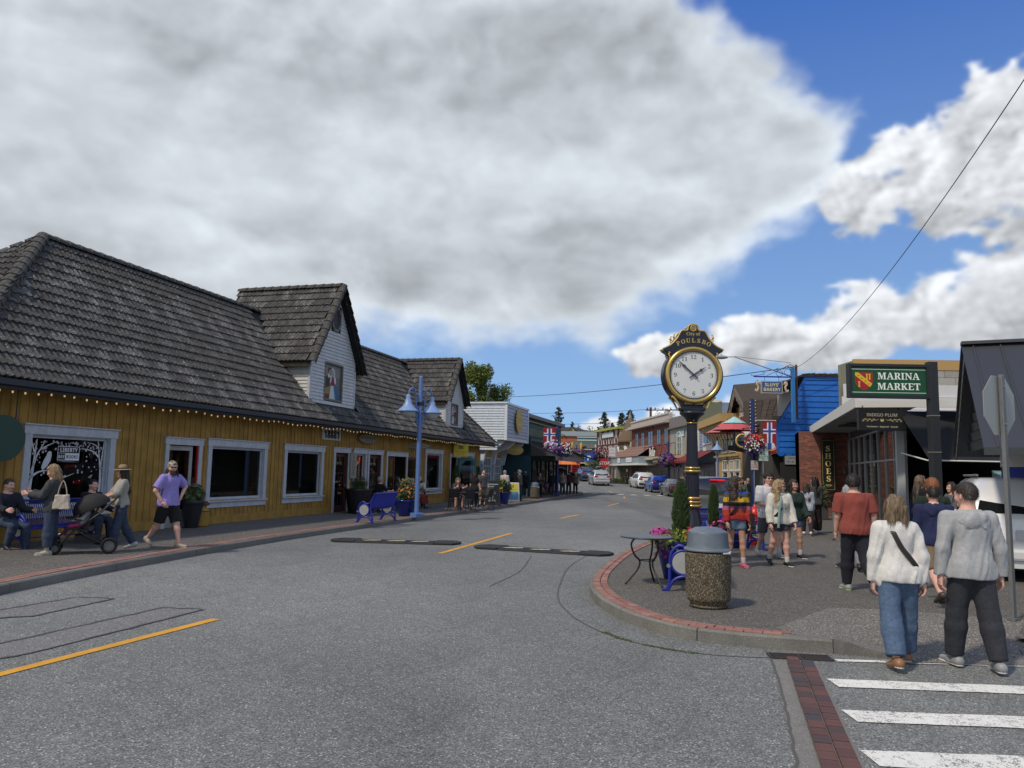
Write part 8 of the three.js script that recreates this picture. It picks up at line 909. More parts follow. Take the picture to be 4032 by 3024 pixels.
// ---------- end of the street ----------
{
  let g0=gy(-125),o=bld('teal_restaurant','teal two storey restaurant with wide grey roof at the end of the street',9.2,-122,-.12,g0);const te=M(lin(.06,.15,.16),.7),rf=M(lin(.13,.125,.115),.9,{map:scaled(T.fine,.4)});o.scale.set(.43,.56,.6);part(o,'upper_wall',bx(3.5,16,3.2,8.2,-8,0),te);part(o,'corner_wall',bx(9.8,16.5,3.2,7.4,-3,.6),M(lin(.012,.06,.09),.7));part(o,'corner_post',bx(9.5,9.95,2.4,7.2,.3,.75),whiteP);part(o,'roof_band',[quad([.5,6.2,1],[16.5,6.2,1],[16.5,8.4,-.8],[3,8.4,-.8]),quad([-4,4.2,1.5],[4,6.1,1.5],[3,8.3,-.8],[0,8.3,-.8])],rf);part(o,'parapet',[bx(3,17,8.3,9.3,-8,-.7)],te);part(o,'parapet_trim',[bx(2.9,17.1,9.2,9.4,-8,-.55),bx(2.9,17.1,8.35,8.6,-8,-.6)],whiteP);part(o,'porch_roof',[quad([-5,2.0,2.5],[17,2.0,2.5],[17,3.3,.8],[-5,3.3,.8])],rf);part(o,'porch_fascia',bx(-5,17,1.9,2.1,2.45,2.6),whiteP);part(o,'ground_floor',bx(-5,16.5,-.2,2,-6,.6),M(lin(.02,.022,.024),.8));for(const [a,b] of [[4.2,5.2],[5.8,6.8],[7.4,9.2]]) win(o,a,b,3.6,5.6,whiteP,2,1,.02,inkGlass,.12);win(o,11,13.5,4.0,5.6,M(lin(.05,.12,.2),.6),2,1,.62);part(o,'deck_rail',[rod([2.5,4.2,1.6],[9.5,4.2,1.6],.05),...[...Array(8)].map((_,i)=>rod([2.5+i,3.2,1.6],[2.5+i,4.2,1.6],.03))],matBlackIron);part(o,'gable_porch',[quad([3.4,6.0,1.3],[6.2,6.9,1.3],[6.2,6.9,0],[3.4,6.0,0]),bx(3.6,8.4,5.75,5.95,.2,1.3)],whiteP);
  for(const [x,l] of [[9.6,'folded yellow parasol on the near end of the restaurant deck'],[11.0,'folded yellow parasol beside the restaurant porch']]){const u=thing('folded_parasol',l,'parasol',[x,gy(-120),-120.6],0,'folded yellow parasols');part(u,'canopy',lathe([[.1,3.9],[.3,4.3],[.22,5.3],[.26,5.9],[.05,6.4]],10),M(lin(.55,.34,.03),.8));part(u,'pole',rod([0,2,0],[0,4.2,0],.05),matSteel);u.scale.set(.8,.72,.8);}
  o=bld('orange_apartment_block','orange and grey apartment block on the rise behind the restaurant',10.1,-168,-.05,0);o.scale.set(.37,.73,.6);const og=M(lin(.40,.11,.05),.8),gb=M(lin(.30,.36,.38),.8);part(o,'wall',[bx(-6,11.5,0,13.2,-10,0)],og);part(o,'grey_bay',bx(11.5,17,0,13.2,-10,-.4),gb);part(o,'wall',bx(17,34,0,13.2,-10,0),og);part(o,'cornice',bx(-6.2,34.2,13.2,14.6,-10,.4),gb);part(o,'cornice_line',bx(-6.2,34.2,13.1,13.25,-10,.5),M(lin(.12,.14,.15),.8));for(const [a,b] of [[.5,4.4],[12.5,16],[18.6,22.4],[24,27]]) win(o,a,b,7.6,10.6,whiteP,3,1,.05,inkGlass,.25);win(o,5.4,6.8,6.5,10,whiteP,1,1,.05,inkGlass,.25);part(o,'low_wing',bx(24,36,0,9.5,0,4),gb);part(o,'balcony',[bx(-1,9,6.2,6.4,0,2),...[...Array(9)].map((_,i)=>rod([-1+i*1.25,6.4,2],[-1+i*1.25,7.6,2],.06)),rod([-1,7.6,2],[9,7.6,2],.07)],M(lin(.1,.1,.11),.6));
  o=bld('hilltop_house','grey roofed house with pale yellow gable above the apartments',14,-205,0,4);o.scale.set(.5,.6,1);part(o,'wall',bx(-8,22,0,12,-8,0),M(lin(.40,.35,.16),.8));part(o,'roof',[ext([[-13,12],[-6.5,16.2],[6,16.2],[26,12]],9,0,0,-9)],M(lin(.09,.09,.095),.9));part(o,'gable',ext([[-3,12],[11,12],[4.5,15.6]],.6,0,0,0),M(lin(.40,.35,.16),.8));part(o,'gable_roof',[box(8.2,.5,1.4,.4,13.9,.3,0,0,.5),box(8.2,.5,1.4,8.6,13.9,.3,0,0,-.5)],M(lin(.09,.09,.095),.9));
  o=bld('half_timbered_shop','half timbered shop with dark red beams and yellow eaves',12.6,-112,frame2([12.6,-112],[14.3,-101]),gy(-108));o.scale.y=.73;const rdw=M(lin(.10,.012,.018),.7),ow=M(lin(.42,.42,.41),.8);part(o,'wall',bx(0,11,0,8.6,-7,0),ow);part(o,'side_wall',bx(11,11.2,0,8.8,-7,.05),M(lin(.36,.30,.18),.8));part(o,'yellow_eaves',bx(-.3,11.4,8.6,9.0,-7,.5),M(lin(.32,.33,.04),.7));const bmz=[];for(let i=0;i<5;i++){const x=.1+i*2.65;part(o,'beam',bx(x-.12,x+.12,3.2,8.6,0,.1),rdw);if(i<4){part(o,'beam',box(.2,3.0,.08,x+.9,7.2,.04,0,0,.4),rdw);part(o,'beam',box(.2,3.0,.08,x+1.9,7.2,.04,0,0,-.4),rdw);win(o,x+.6,x+2.0,3.6,5.6,whiteP,2,1,.02);}} part(o,'beam',bx(0,11,5.8,6.05,.0,.12),rdw);part(o,'beam',bx(0,11,2.9,3.2,0,.3),rdw);part(o,'flower_box',[bx(1,4,2.9,3.3,.3,.7)],rdw);part(o,'ground_floor',bx(0,11,0,2.2,0,.1),M(lin(.03,.02,.02),.6));part(o,'yellow_canopy',bx(-1,11,2.1,2.6,0,1.6),M(lin(.32,.33,.04),.7));part(o,'board',bx(3,8.5,7.3,8.2,.12,.18),M(lin(.5,.56,.6),.7));
  o=bld('turret_shop','cream shop with pointed brown turret and small gabled windows',14.4,-101,frame2([14.4,-101],[14.9,-95.5]),gy(-98));o.scale.y=.7;part(o,'wall',bx(0,5.5,0,7,-5,0),creamP);const th=M(lin(.18,.13,.08),.9,{map:scaled(T.fine,.6)});part(o,'turret',lathe([[0,12],[.3,11.2],[1.5,7.4],[1.7,6.9],[1.4,6.9],[1.4,5.5]],16,3.4,0,-.4),th);part(o,'turret_tip',cyl(.28,.02,1.4,3.4,11.9,-.4,8),M(lin(.2,.2,.19),.8));part(o,'turret_wall',cyl(1.4,1.4,6.5,3.4,3.4,-.4,16),creamP);for(const x of [.8,2.4,4.4]){part(o,'window_gable',[box(.16,2.4,.5,x-.42,5.1,.4,0,0,-.36),box(.16,2.4,.5,x+.42,5.1,.4,0,0,.36)],whiteP);win(o,x-.3,x+.3,3.4,4.6,whiteP,1,2,.4);part(o,'small_roof',box(1.2,1.4,.2,x+.2,5.3,.1),th);} part(o,'door_hood',[ext((()=>{const s=new THREE.Shape();s.absarc(0,0,.8,0,Math.PI);return s;})(),.2,1.5,2.6,1.2),bx(-.5,5.5,2.0,2.6,0,1.6)],creamP);part(o,'bloom_basket',[blooms(60,.4,1.0,3.0,.8,.7,.12)],FL.orange);part(o,'bloom_basket',[blooms(60,.4,3.6,3.0,.8,.7,.12)],FL.red);
  o=bld('grey_hip_roof_house','grey hip roofed house behind the turret shop',19,-150,0,2);o.scale.set(.5,.68,1);part(o,'wall',bx(0,18,0,10,-10,0),gb);part(o,'roof',ext([[-1,10],[5,13.6],[14,13.6],[19,10]],11,0,0,-11),M(lin(.085,.09,.1),.9));
  struct('hill',[sph(1,60,-6,-330,240,17,60,32,12)],M(lin(.035,.055,.03),.95));
}
// ---------- trees ----------
function conifer(x,y,z,h,r,label,sparse=1){const t=thing('conifer_tree',label,'tree',[x,y,z],rr(0,6),'conifers on the skyline');part(t,'trunk',cyl(h*.02,h*.006,h,0,h/2,0,7),M(lin(.05,.04,.03),.95));const P=[];const tiers=26;for(let i=0;i<tiers;i++){const v=.12+.88*i/tiers,L=r*Math.pow(1-v,.75)*rr(.65,1.2)+r*.06,nb=7;for(let k=0;k<nb;k++){if(rnd()>sparse) continue;const a=rr(0,6.283),l=L*rr(.6,1.1),y0=v*h,dr=rr(.05,.3)*l;for(let n=0;n<26;n++){const q=Math.pow(rnd(),.7),w=(1-q*.6)*l*.26,px=Math.cos(a)*q*l+rr(-w,w),pz=Math.sin(a)*q*l+rr(-w,w),py=y0-q*dr+rr(-.02,.015)*h,s=h*rr(.008,.022),b=rr(0,6.28);P.push(px-Math.cos(b)*s,py,pz-Math.sin(b)*s,px+Math.cos(b)*s,py+rr(-.3,.3)*s,pz+Math.sin(b)*s,px+rr(-s,s),py-s*rr(.5,1.3),pz+rr(-s,s));}}} const g=new THREE.BufferGeometry();g.setAttribute('position',new THREE.Float32BufferAttribute(P,3));g.computeVertexNormals();part(t,'crown',boxUV(g),LEAF(.022,.042,.024));}
[[13.4,6,-220,14.5,5,'tall irregular conifer left of the apartments',.55],[18.7,9,-235,8.3,3,'small conifer behind the apartments',.6],[20.6,9,-235,7.4,3.4,'spreading low conifer behind the apartments',.5],[28.4,8,-235,12.5,4.4,'conifer behind the half timbered shop',.9],[36,8,-250,13.6,4.8,'twin conifer nearer the half timbered shop',1],[38.7,8,-250,14.6,5,'taller twin conifer behind the turret',1],[33.6,8,-255,10.5,3.6,'short conifer beside the twins',.9]].forEach((a)=>conifer(...a));
function broad(x,y,z,h,r,label,mat,n=9000){const t=thing('leafy_tree',label,'tree',[x,y,z],0,'broadleaf trees');part(t,'trunk',[rod([0,0,0],[0,h*.5,0],h*.03,h*.02),rod([0,h*.4,0],[r*.5,h*.75,0],h*.015,h*.006),rod([0,h*.4,0],[-r*.5,h*.72,.2],h*.015,h*.006)],M(lin(.06,.05,.04),.95));const G=[];for(let i=0;i<26;i++){const a=rr(0,6.283),q=Math.sqrt(rnd())*r*.8,v=rr(.4,.92);G.push(leafBlob(Math.floor(n/26),r*rr(.2,.38),Math.cos(a)*q*(1.25-v*.75),v*h,Math.sin(a)*q*(1.25-v*.75),1.25,r*.05));} part(t,'crown',G,mat);}
broad(-3.3,0,-70,12.2,2.7,'green leafy tree rising behind the pale blue shop',LEAF(.13,.18,.025),16000);broad(-1.2,0,-72,10.2,2.0,'smaller leafy tree beside the taller one behind the pale blue shop',LEAF(.11,.16,.022),9000);broad(25,5,-225,9.5,6,'round leafy tree on the rise behind the apartments',LEAF(.07,.1,.03),4000);broad(36,4,-180,13,4.5,'leafy tree behind the brick shop',LEAF(.05,.08,.025),3000);broad(10.6,gy(-98),-98.5,2.6,1.6,'clipped shrub at the far planted corner',LEAF(.06,.095,.03),2500);
{const t=thing('planting_bed','low green planting bed on the far street corner','planting',[12,gy(-93),-93],0);part(t,'foliage',[...Array(14)].map((_,i)=>leafBlob(120,.55,-1.6+(i % 5)*.8,.25,-2+Math.floor(i/5)*1.4,.6,.13)),LEAF(.05,.09,.025));part(t,'soil',bx(-2.2,2.2,.02,.1,-2.8,1.6),M(lin(.05,.04,.03),1));}
// ---------- lamp posts, banner poles, flower baskets ----------
const petal=(t,cx,cy,cz,r,cols,n=150)=>{const b=sub(t,'flower_basket');part(b,'foliage',leafBlob(420,r*.95,cx,cy,cz,.85,r*.13),leafDark);cols.forEach((c,i)=>{const q=c[1]||[0,0];part(b,'blossoms',blooms(n,r*(c[2]||1),cx+q[0]*r,cy+q[1]*r,cz,.85,r*.085,.8),FL[c[0]]).userData.kind='stuff';});part(b,'bowl',sph(r*.6,cx,cy-r*.45,cz,1,.6,1),leafDark);};
{
  const t=thing('twin_lamp_post','blue twin lamp post with bell shades on the left pavement','lamp post',[-3.3,WALK,-27.7],LT-.5);part(t,'base',[rbox(.34,.16,.34,.03,0,.08,0)],matBlueP);part(t,'pole',[cyl(.085,.075,4.6,0,2.3,0,16),cyl(.075,.07,.5,0,4.75,0,16),sph(.07,0,5.0,0)],matBlueP);part(t,'clamp',[box(.2,.12,.2,0,4.05,0)],matBlackIron);for(const s of [-1,1]){part(t,'gooseneck',tube([[s*.1,3.3,0],[s*.16,3.6,0],[s*.2,4.2,0],[s*.32,4.6,0],[s*.48,4.52,0],[s*.54,4.3,0]],.03,30,8),matBlueP);const l=sub(t,'lamp_head');part(l,'shade',lathe([[.06,4.34],[.09,4.3],[.08,4.2],[.12,4.14],[.13,4.04],[.22,3.9],[.37,3.77],[.38,3.73],[.35,3.74],[.18,3.88],[.05,4.0]],28,s*.54),M(lin(.2,.31,.55),.4));part(l,'globe',sph(.28,s*.54,3.75,0,1,.85,1,20,14),M(lin(.42,.45,.46),.35));}
  const banner=(t,x,y,w,h,z=0)=>{const tx=canvas(128,288,(c)=>{c.fillStyle='#8a1c28';c.fillRect(0,0,128,288);c.fillStyle='#d5d9e2';c.fillRect(40,18,48,220);c.fillRect(6,74,116,42);c.fillStyle='#2e4a98';c.fillRect(53,18,22,240);c.fillRect(6,86,116,18);c.fillStyle='#cfd3da';c.beginPath();c.ellipse(40,222,24,28,0,0,7);c.ellipse(88,222,24,28,0,0,7);c.fill();c.fillStyle='#2e4a98';c.fillRect(46,196,36,52);c.strokeStyle='#d8b24a';c.lineWidth=9;c.beginPath();c.moveTo(8,246);c.quadraticCurveTo(64,272,112,250);c.quadraticCurveTo(122,240,116,228);c.stroke();});const b=sub(t,'banner');const g=new THREE.PlaneGeometry(w,h,8,12),p=g.attributes.position;for(let i=0;i<p.count;i++) p.setZ(i,.03*Math.sin(p.getX(i)*7+p.getY(i)*2));g.computeVertexNormals();const m=part(b,'cloth',g,M('#ffffff',.85,{map:tx}));m.position.set(x,y,z);part(b,'rod',[rod([0,y+h/2,z],[x+w/2,y+h/2,z],.015)],whiteP);};
  const pole=(x,z,h,name,label,turn)=>{const p=thing(name,label,'pole',[x,gy(z)+WALK,z],turn||0,'blue banner poles');part(p,'post',[cyl(.09,.08,h,0,h/2,0,12),cyl(.15,.12,.3,0,.15,0,12)],matBlueD);return p;};
  let p=pole(3.3,-54.1,4.9,'banner_pole','dark blue banner pole with purple and white flower baskets');banner(p,-.6,4.05,.9,1.5);petal(p,-.32,3.2,.2,.74,[['purple'],['violet'],['white',[-.1,.35],.8]]);petal(p,.5,3.25,.1,.6,[['white'],['purple',[0,-.3]],['red',[.2,.3],.7]]);part(p,'basket_hook',[torus(.3,.025,-.3,4.0,0,0,0,0,6,16,Math.PI),torus(.3,.025,.3,4.0,0,0,0,0,6,16,Math.PI)],matBlackIron);
  p=pole(9.1,-29,4.6,'banner_pole','dark blue banner pole with Nordic cross banner and crimson flower basket');banner(p,.64,3.17,.5,1.24);petal(p,.03,2.86,.2,.44,[['red',[0,.25],.95],['purple',[0,-.25]],['white',[0,-.1]],['orange',[.2,.3],.7]],120);part(p,'basket_hook',torus(.24,.04,-.38,3.0,0,0,0,1.2,8,20,3.6),matGoldFlat);part(p,'string_lamp',[...Array(26)].map((_,i)=>sph(.022,.1*(i % 2?1 :-1),2.9+i*.065,.08,1,1,1,5,4)),M(lin(.6,.6,.6),.4));
  p=pole(14.3,-70,4.6,'banner_pole','blue pole with purple and orange baskets before the brick shop');petal(p,-.2,2.9,.3,.85,[['violet'],['purple']]);petal(p,.55,2.9,.3,.75,[['orange'],['purple',[.2,-.4]]]);p=pole(11.35,-99,4.0,'banner_pole','far pole with red and white basket over the stop sign');petal(p,.5,3.3,.2,.95,[['red'],['white',[.3,-.2],.8]]);petal(p,-.6,3.0,.2,.8,[['purple']]);p=pole(8.9,-104,4.2,'banner_pole','far pole with pink basket beside the phone box');petal(p,.2,3.0,.2,1.0,[['violet'],['red',[-.8,0],.5]]);
  const gl=thing('globe_lamp_post','pale blue single lamp post before the yellow bracketed shop','lamp post',[12.05,WALK,-45],0);part(gl,'pole',cyl(.07,.06,3.0,0,1.5,0,12),matBlueP);part(gl,'shade',lathe([[.05,3.7],[.07,3.5],[.12,3.4],[.34,3.18],[.34,3.12],[.1,3.2]],20),M(lin(.2,.31,.55),.4));part(gl,'globe',sph(.2,0,3.1,0,1,.8,1),M(lin(.4,.43,.45),.4));part(gl,'finial',box(.08,.25,.08,0,3.8,0),matBlackIron);
  // traffic and parking signs
  const sgn=(label,x,z,h,w,sh,tex,turn=0,mat=matSteel,both)=>{const q=thing('street_sign',label,'sign',[x,gy(z)+WALK,z],turn);part(q,'post',rod([0,0,-.02],[0,h+sh/2,-.02],.03,.03,8),mat);board(q,w,sh,tex,0,h,.02,0,.01,matSteel);return q;};
  const park=(bgc,lines,col)=>canvas(128,160,(x)=>{x.fillStyle=bgc;x.fillRect(0,0,128,160);x.strokeStyle=col;x.lineWidth=3;x.strokeRect(4,4,120,152);lines.forEach(([s,y,f])=>txt(x,s,64,y,'bold '+f+'px sans-serif',col,'center',112));});
  sgn('green lettered pick-up parking sign beside the crimson basket',9.36,-28.6,2.48,.36,.46,park('#b9c8c4',[['15 MINUTE',24,24],['PARKING',46,18],['RETAIL',78,24],['PICK-UP &',104,24],['TO GO ONLY',132,22]],'#2e6f58'));sgn('red lettered parking sign low on the banner pole',9.1,-28.85,2.1,.28,.36,park('#b9b6b6',[['2',36,34],['HOUR',78,30],['PARKING',116,28]],'#9c4a52'));sgn('blue P parking sign far down the street',9.73,-96,2.75,1.0,1.0,canvas(64,64,(x)=>{x.fillStyle='#1b4fa8';x.fillRect(0,0,64,64);txt(x,'P',32,36,'bold 56px sans-serif','#e8edf4');}));sgn('grey back of a sign on the far left corner',5.75,-66.5,3.0,.55,.75,canvas(16,16,(x)=>{x.fillStyle='#8d949a';x.fillRect(0,0,16,16);}));sgn('pale parking sign on the far right corner',11.7,-89,3.6,.8,1.1,park('#c9c4c6',[['NO',50,40],['PARKING',104,30]],'#b08a92'));sgn('pale green reserved parking sign above the white car',10.9,-17.2,1.72,.4,.42,park('#a9cfc0',[['RESERVED',40,26],['PARKING',76,26]],'#3c6a5a'));
  const st=thing('stop_sign','back of a stop sign on a steel post at the crossing','stop sign',[6.25,WALK,-9.75],.55);part(st,'post',[rbox(.075,3.05,.05,.008,0,1.53,0),box(.13,.03,.1,0,.015,0)],M(lin(.26,.27,.27),.5,{metalness:.5,map:scaled(T.fine,4)}));const oc=[];for(let i=0;i<8;i++){const a=Math.PI/8+i*Math.PI/4;oc.push([Math.cos(a)*.41,Math.sin(a)*.41]);} part(st,'plate',ext(oc,.006,0,2.66,-.045),M(lin(.36,.38,.36),.5,{metalness:.3}));part(st,'red_face',ext(oc.map(([a,b])=>[a*.98,b*.98]),.003,0,2.66,-.05),M(lin(.4,.01,.02),.5));part(st,'bolt',[cyl(.012,.012,.02,0,2.9,.03,6,Math.PI/2),cyl(.012,.012,.02,0,2.42,.03,6,Math.PI/2)],matSteel);
  const s2=thing('stop_sign','red stop sign under the red and white basket far down the street','stop sign',[11.85,gy(-97),-97.5],0);part(s2,'plate',ext(oc.map(([a,b])=>[a*1.6,b*1.6]),.03,0,2.2,0),M(lin(.42,.012,.02),.5));part(s2,'lettering',mov(letters('STOP',.4,.01,fontSans),0,2.03,.035),whiteP);part(s2,'post',rod([0,0,-.04],[0,2.6,-.04],.05),matSteel);
  // sandwich boards
  const af=(label,x,z,turn,w,h,tex,fm)=>{const q=thing('sandwich_board',label,'sandwich board',[x,gy(z)+WALK+.004,z],turn);for(const s of [-1,1]){const l=sub(q,'leaf');part(l,'frame',[box(w,h,.03,0,h/2+.02,s*.2,-s*.17)],fm);if(s>0){const m=part(l,'print',flat(new THREE.PlaneGeometry(w*.88,h*.84)),M('#ffffff',.7,{map:tex}));m.position.set(0,h/2+.04,.2175);m.rotation.x=-.17;}} part(q,'foot',[box(.05,.04,.7,-w/2,.02,0),box(.05,.04,.7,w/2,.02,0)],fm);};
  const chalk=(bg,l)=>canvas(128,200,(x)=>{x.fillStyle=bg;x.fillRect(0,0,128,200);l.forEach(([s,y,f,c])=>txt(x,s,64,y,'bold '+f+'px sans-serif',c,'center',116));});
  const menu=[];for(let i=0;i<9;i++) menu.push([['Latte','Mocha','Chai tea','Iced coffee','Scones','Soup','Bagels','Cookies','Open daily'][i],62+i*15,13,'#d9dad6']);af('black menu sandwich board lettered in white by the cafe',-.95,-38.4,.25,.85,1.2,chalk('#14161a',[['HOT SHOTS JAVA',22,16,'#bfe3e2'],['menu',42,14,'#e8e6d8'],...menu]),M(lin(.02,.02,.022),.6));af('white framed sandwich board in yellow and blue by the litter bin',.05,-42.9,.3,.85,1.05,canvas(128,200,(x)=>{x.fillStyle='#c9c04a';x.fillRect(0,0,128,100);x.fillStyle='#5b8fae';x.fillRect(0,100,128,100);x.fillStyle='#20301a';for(let i=0;i<3;i++) x.fillRect(44,18+i*12,44,6);txt(x,'FRONT STREET',64,70,'bold 16px serif','#8a7a1e','center',116);txt(x,'GALLERY',64,88,'14px serif','#8a7a1e');}),whiteP);af('grey sandwich board with white lettering near the shoe shop',9.25,-21.5,-.45,.6,1.0,chalk('#4a4e52',[['VALHALLA',30,22,'#eef0f0'],['TATTOO',56,22,'#eef0f0'],['WALK-INS',150,18,'#e0e2e2'],['WELCOME',172,18,'#e0e2e2']]),M(lin(.08,.085,.09),.6));
  {const q=thing('shop_corner_plant','tall grassy pot at the foot of the brick pier','planter',[12.6,WALK,-31.6],0);part(q,'pot',rbox(.5,.6,.5,.02,0,.3,0),M(lin(.06,.065,.07),.6));part(q,'foliage',leafBlob(420,.45,0,.95,0,1.3,.1),LEAF(.1,.13,.05));}
  // phone box, orange umbrellas
  const ph=thing('red_phone_box','red telephone box at the far left corner','phone box',[8.5,gy(-101),-101],0),rd=M(lin(.42,.012,.015),.5);part(ph,'frame',[bx(-.9,-.7,0,3.6,-.7,.7),bx(.7,.9,0,3.6,-.7,.7),bx(-.7,.7,3.2,3.6,-.7,.7),bx(-.7,.7,0,.5,-.7,.7)],rd);part(ph,'roof',lathe([[1.25,3.6],[1.1,3.8],[.5,4.0],[0,4.05]],4),rd);for(let i=0;i<6;i++) part(ph,'glazing_bar',bx(-.7,.7,.6+i*.5,.68+i*.5,.6,.66),rd);part(ph,'pane',bx(-.7,.7,.5,3.2,.5,.55),M(lin(.05,.02,.02),.1));ph.scale.setScalar(.62);
  for(const [x,l] of [[7.2,'orange cafe umbrella right of the far potted tree'],[5.6,'orange cafe umbrella left of the far potted tree']]){const u=thing('orange_umbrella',l,'umbrella',[x,gy(-97),-97],.3,'orange cafe umbrellas');part(u,'canopy',[...Array(8)].map((_,i)=>{const a=i*.785,b=a+.785;return poly3([[0,2.7,0],[Math.cos(a)*1.7,1.95,Math.sin(a)*1.7],[Math.cos(b)*1.7,1.95,Math.sin(b)*1.7]]);}),M(lin(.62,.16,.03),.8));part(u,'pole',rod([0,0,0],[0,2.6,0],.05),whiteP);}
  // utility pole and wires
  const ut=thing('utility_pole','brown timber utility pole with two crossarms behind the brick shop','utility pole',[25.4,0,-140],-.3),wd=M(lin(.08,.05,.04),.9);ut.scale.y=.73;part(ut,'pole',cyl(.28,.2,19,0,9.5,0,8),wd);part(ut,'crossarm',box(6.2,.25,.25,2.2,18.3,0),wd);part(ut,'crossarm',box(4,.22,.22,.2,15.6,0),wd);part(ut,'brace',rod([.2,14.2,.1],[3.4,18.1,.1],.1),wd);part(ut,'insulator',[...Array(5)].map((_,i)=>cyl(.12,.1,.5,-.6+i*1.4,18.7,0,6)),wd);
  const wr=(label,a,b,sag,r)=>{const q=thing('overhead_wire',label,'wire',[0,0,0]),pts=[];for(let i=0;i <= 10;i++){const v=i/10;pts.push([lerp(a[0],b[0],v),lerp(a[1],b[1],v)-sag*4*v*(1-v),lerp(a[2],b[2],v)]);} part(q,'cable',tube(pts,r,40,4),M(lin(.03,.03,.035),.7));};
  wr('near cable swooping from the pole to the upper right',[13.55,7.0,-36.4],[7.5,9.2,-8],.9,.011);wr('long cable crossing low behind the clock',[13.5,7.05,-36.4],[-16,13,-110],1.2,.02);wr('cable from the timber pole toward the left trees',[27,13.7,-140],[-30,13.2,-130],1.5,.03);wr('lower cable from the timber pole toward the left trees',[25.6,11.5,-140],[-30,11.6,-130],1.5,.03);wr('cable running right behind the market sign',[13.6,6.6,-36.4],[34,7.6,-40],.5,.015);
}
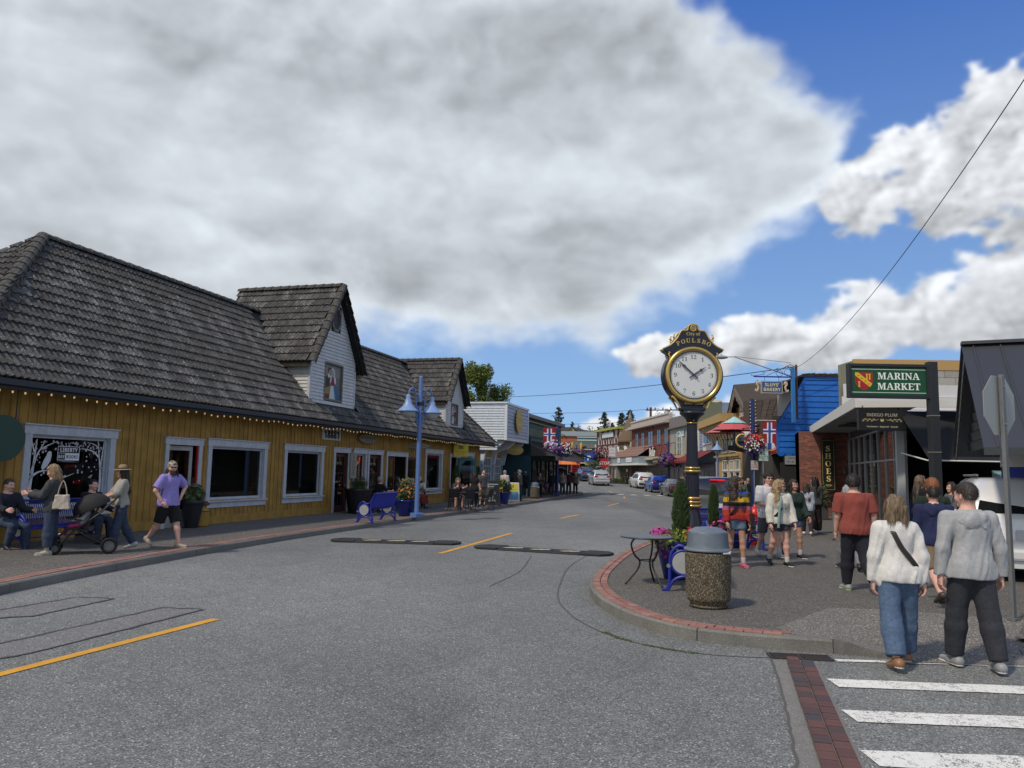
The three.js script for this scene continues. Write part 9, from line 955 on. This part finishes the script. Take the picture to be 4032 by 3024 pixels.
// ---------- vehicles ----------
function car(label,x,z,turn,o){
  const {L=4.6,W=1.86,H=1.66,col,rear='suv',group='cars along the street'}=o,y=o.y ?? gy(z),t=thing(o.name||'parked_car',label,'car',[x,y,z],turn,group),pm=new THREE.MeshPhysicalMaterial({color:col,roughness:.35,metalness:.25,clearcoat:1,clearcoatRoughness:.06}),w=W/2,sd=rear === 'sedan',bl=H*.58;
  const S=sd?[[-.5,.62,.62],[-.495,.95,.97],[-.47,1.02,1.04],[-.34,1.05,1.07],[-.2,1.0,H-.06],[-.1,1.0,H],[.06,.98,H-.02],[.26,.98,1.02],[.45,.8,.84],[.5,.6,.62]] :[[-.5,.7,.72],[-.493,.95,.98],[-.48,bl+.05,bl+.08],[-.425,bl+.04,H-.1],[-.38,bl+.03,H-.02],[-.2,bl+.02,H],[.02,bl,H-.01],[.12,bl,H-.08],[.29,bl+.02,bl+.07],[.45,bl-.12,bl-.08],[.5,.62,.66]];
  const ring=([q,b,r],k)=>{const e=k === 0||k === S.length-1?.86 :k === 1?.95 :1,g=r-b>.2,zz=q*L,wr=g?w*.74 :w*e*.9;return [[-w*e*.93,.24,zz],[-w*e,.5,zz],[-w*e,b-.06,zz],[-w*e*.97,b,zz],[-wr,r-(g?.07 :.01),zz],[-wr*.86,r,zz],[0,r+.012,zz],[wr*.86,r,zz],[wr,r-(g?.07 :.01),zz],[w*e*.97,b,zz],[w*e,b-.06,zz],[w*e,.5,zz],[w*e*.93,.24,zz]];};
  const R=S.map(ring),gs=[];for(let i=0;i+1<R.length;i++) gs.push(ribbon(R[i+1],R[i]));gs.push(poly3(R[0]),poly3([...R.at(-1)].reverse()));const body=mergeVerts(mg(gs));part(t,'body',body,pm);part(t,'underside',bx(-w*.85,w*.85,.2,.3,-L*.46,L*.46),matBlackIron);
  const gi=S.map((s,i)=>i).filter((i)=>S[i][2]-S[i][1]>.2),mixp=(a,b,q,ox)=>[lerp(a[0],b[0],q)+ox,lerp(a[1],b[1],q),lerp(a[2],b[2],q)],dkg=M(lin(.012,.014,.016),.05);
  for(const [c,d,s] of [[3,4,-1],[9,8,1]]) for(let k=0;k+1<gi.length;k += sd?1 :2){const i=gi[k],j=gi[Math.min(gi.length-1,k+(sd?1 :2))],A=R[i],B=R[j];if(i === j) continue;const f=(P,q,dz)=>{const v=mixp(P[c],P[d],q,s*.012);v[2] += dz;return v;};part(t,'side_window',quad(f(A,.1,.05),f(B,.1,-.05),f(B,.88,-.05),f(A,.88,.05)),dkg);}
  const face=(i,j,nm,dz)=>{const A=R[i],B=R[j],o2=(p)=>[p[0]*.86,p[1],p[2]+dz];const m=(P,Q2,q,k)=>o2(mixp(P[k],Q2[k],q,0));part(t,nm,quad(m(A,B,.12,4),m(A,B,.12,8),m(A,B,.9,8),m(A,B,.9,4)),dkg);};face(gi[0]-1,gi[0],'rear_window',-.02);face(gi.at(-1)+1,gi.at(-1),'windscreen',.02);
  for(const s of [-1,1]){for(const q of [-.31,.31]){const wh=sub(t,'wheel');part(wh,'tyre',[torus(.27,.085,s*(w-.1),.345,q*L,0,Math.PI/2,0,10,26)],M(lin(.015,.015,.016),.9));part(wh,'rim',cyl(.22,.22,.15,s*(w-.09),.345,q*L,18,0,0,Math.PI/2),M(lin(.28,.29,.3),.35,{metalness:.7}));part(t,'wheel_arch',torus(.37,.045,s*(w-.02),.36,q*L,0,Math.PI/2,0,6,20,Math.PI),matBlackIron);} part(t,'tail_light',[rbox(.34,sd?.12 :.16,.1,.03,s*(w-.24),sd?.86 :.98,-L*.5+.03,0,s*-.2)],new THREE.MeshStandardMaterial({color:lin(.35,.008,.01),roughness:.2,emissive:0xff1206,emissiveIntensity:o.brake?.3 :.04}));part(t,'mirror',rbox(.2,.14,.1,.03,s*(w+.08),bl+.1,L*.16),pm);part(t,'headlight',rbox(.3,.14,.12,.03,s*(w-.28),.72,L*.485),M(lin(.6,.6,.6),.15));if(!sd) part(t,'roof_rail',rod([s*w*.66,H+.04,-L*.36],[s*w*.66,H+.04,L*.05],.018),matSteel);}
  part(t,'bumper',[rbox(W*.92,.2,.16,.05,0,.46,-L*.5+.02)],o.bump||matBlackIron);part(t,'number_plate',box(.36,.17,.02,0,sd?.78 :.8,-L*.5-.03),M(lin(.55,.57,.6),.5));if(o.brake) part(t,'high_brake_light',box(.5,.04,.04,0,H-.1,-L*.44),new THREE.MeshStandardMaterial({color:0x400000,emissive:0xff1005,emissiveIntensity:1}));if(o.boxed) part(t,'roof_box',[sph(1,0,H+.26,-.1,.42,.2,1.0,18,10)],M(lin(.012,.012,.013),.3));return t;
}
function mergeVerts(g){const p=g.attributes.position,map=new Map(),nn=new Float32Array(p.count*3),n=g.attributes.normal,key=(i)=>[p.getX(i),p.getY(i),p.getZ(i)].map((v)=>Math.round(v*500)).join();for(let i=0;i<p.count;i++){const k=key(i),a=map.get(k)||[0,0,0];a[0] += n.getX(i);a[1] += n.getY(i);a[2] += n.getZ(i);map.set(k,a);} for(let i=0;i<p.count;i++){const a=map.get(key(i)),q=[n.getX(i),n.getY(i),n.getZ(i)],l=Math.hypot(...a)||1,d=(a[0]*q[0]+a[1]*q[1]+a[2]*q[2])/l;const u=d>.8?a.map((v)=>v/l) :q;n.setXYZ(i,...u);} return g;}
car('white SUV parked beyond the stop sign post',9.72,-15.3,2.72,{col:lin(.72,.73,.74),H:1.76,L:4.7,W:1.9,y:WALK,name:'white_suv',bump:M(lin(.6,.61,.62),.4)});
car('dark SUV with lit brake lights parked behind the clock',7.72,-28.8,2.87,{col:lin(.012,.014,.018),H:1.78,L:4.8,W:1.96,brake:true,name:'dark_suv'});
car('white SUV parked third beyond the clock',14.0,-82.5,3.22,{col:lin(.70,.71,.72),H:1.66});car('blue hatchback parked between the white SUV and grey sedan',13.9,-73.6,3.16,{col:lin(.008,.04,.30),H:1.55,L:4.1,W:1.72});car('dark grey sedan parked nearest the clock post',13.8,-65,3.12,{col:lin(.035,.042,.045),H:1.46,L:4.8,rear:'sedan',W:1.84});
car('silver SUV with black roof box driving away',10.0,-87.5,3.2,{col:lin(.36,.37,.38),H:1.68,boxed:true,W:1.85,name:'driving_car',bump:M(lin(.4,.41,.42),.4)});car('dark blue SUV driving ahead of the silver one',9.35,-97,3.25,{col:lin(.03,.06,.13),H:1.68,L:4.5,name:'driving_car'});car('black car waiting by the phone box',6.2,-99,1.9,{col:lin(.015,.015,.017),H:1.5,L:4.4,rear:'sedan',name:'driving_car'});
scene.traverse((o)=>{if(o.isMesh){o.castShadow=true;o.receiveShadow=true;}});
renderer.render(scene,camera);
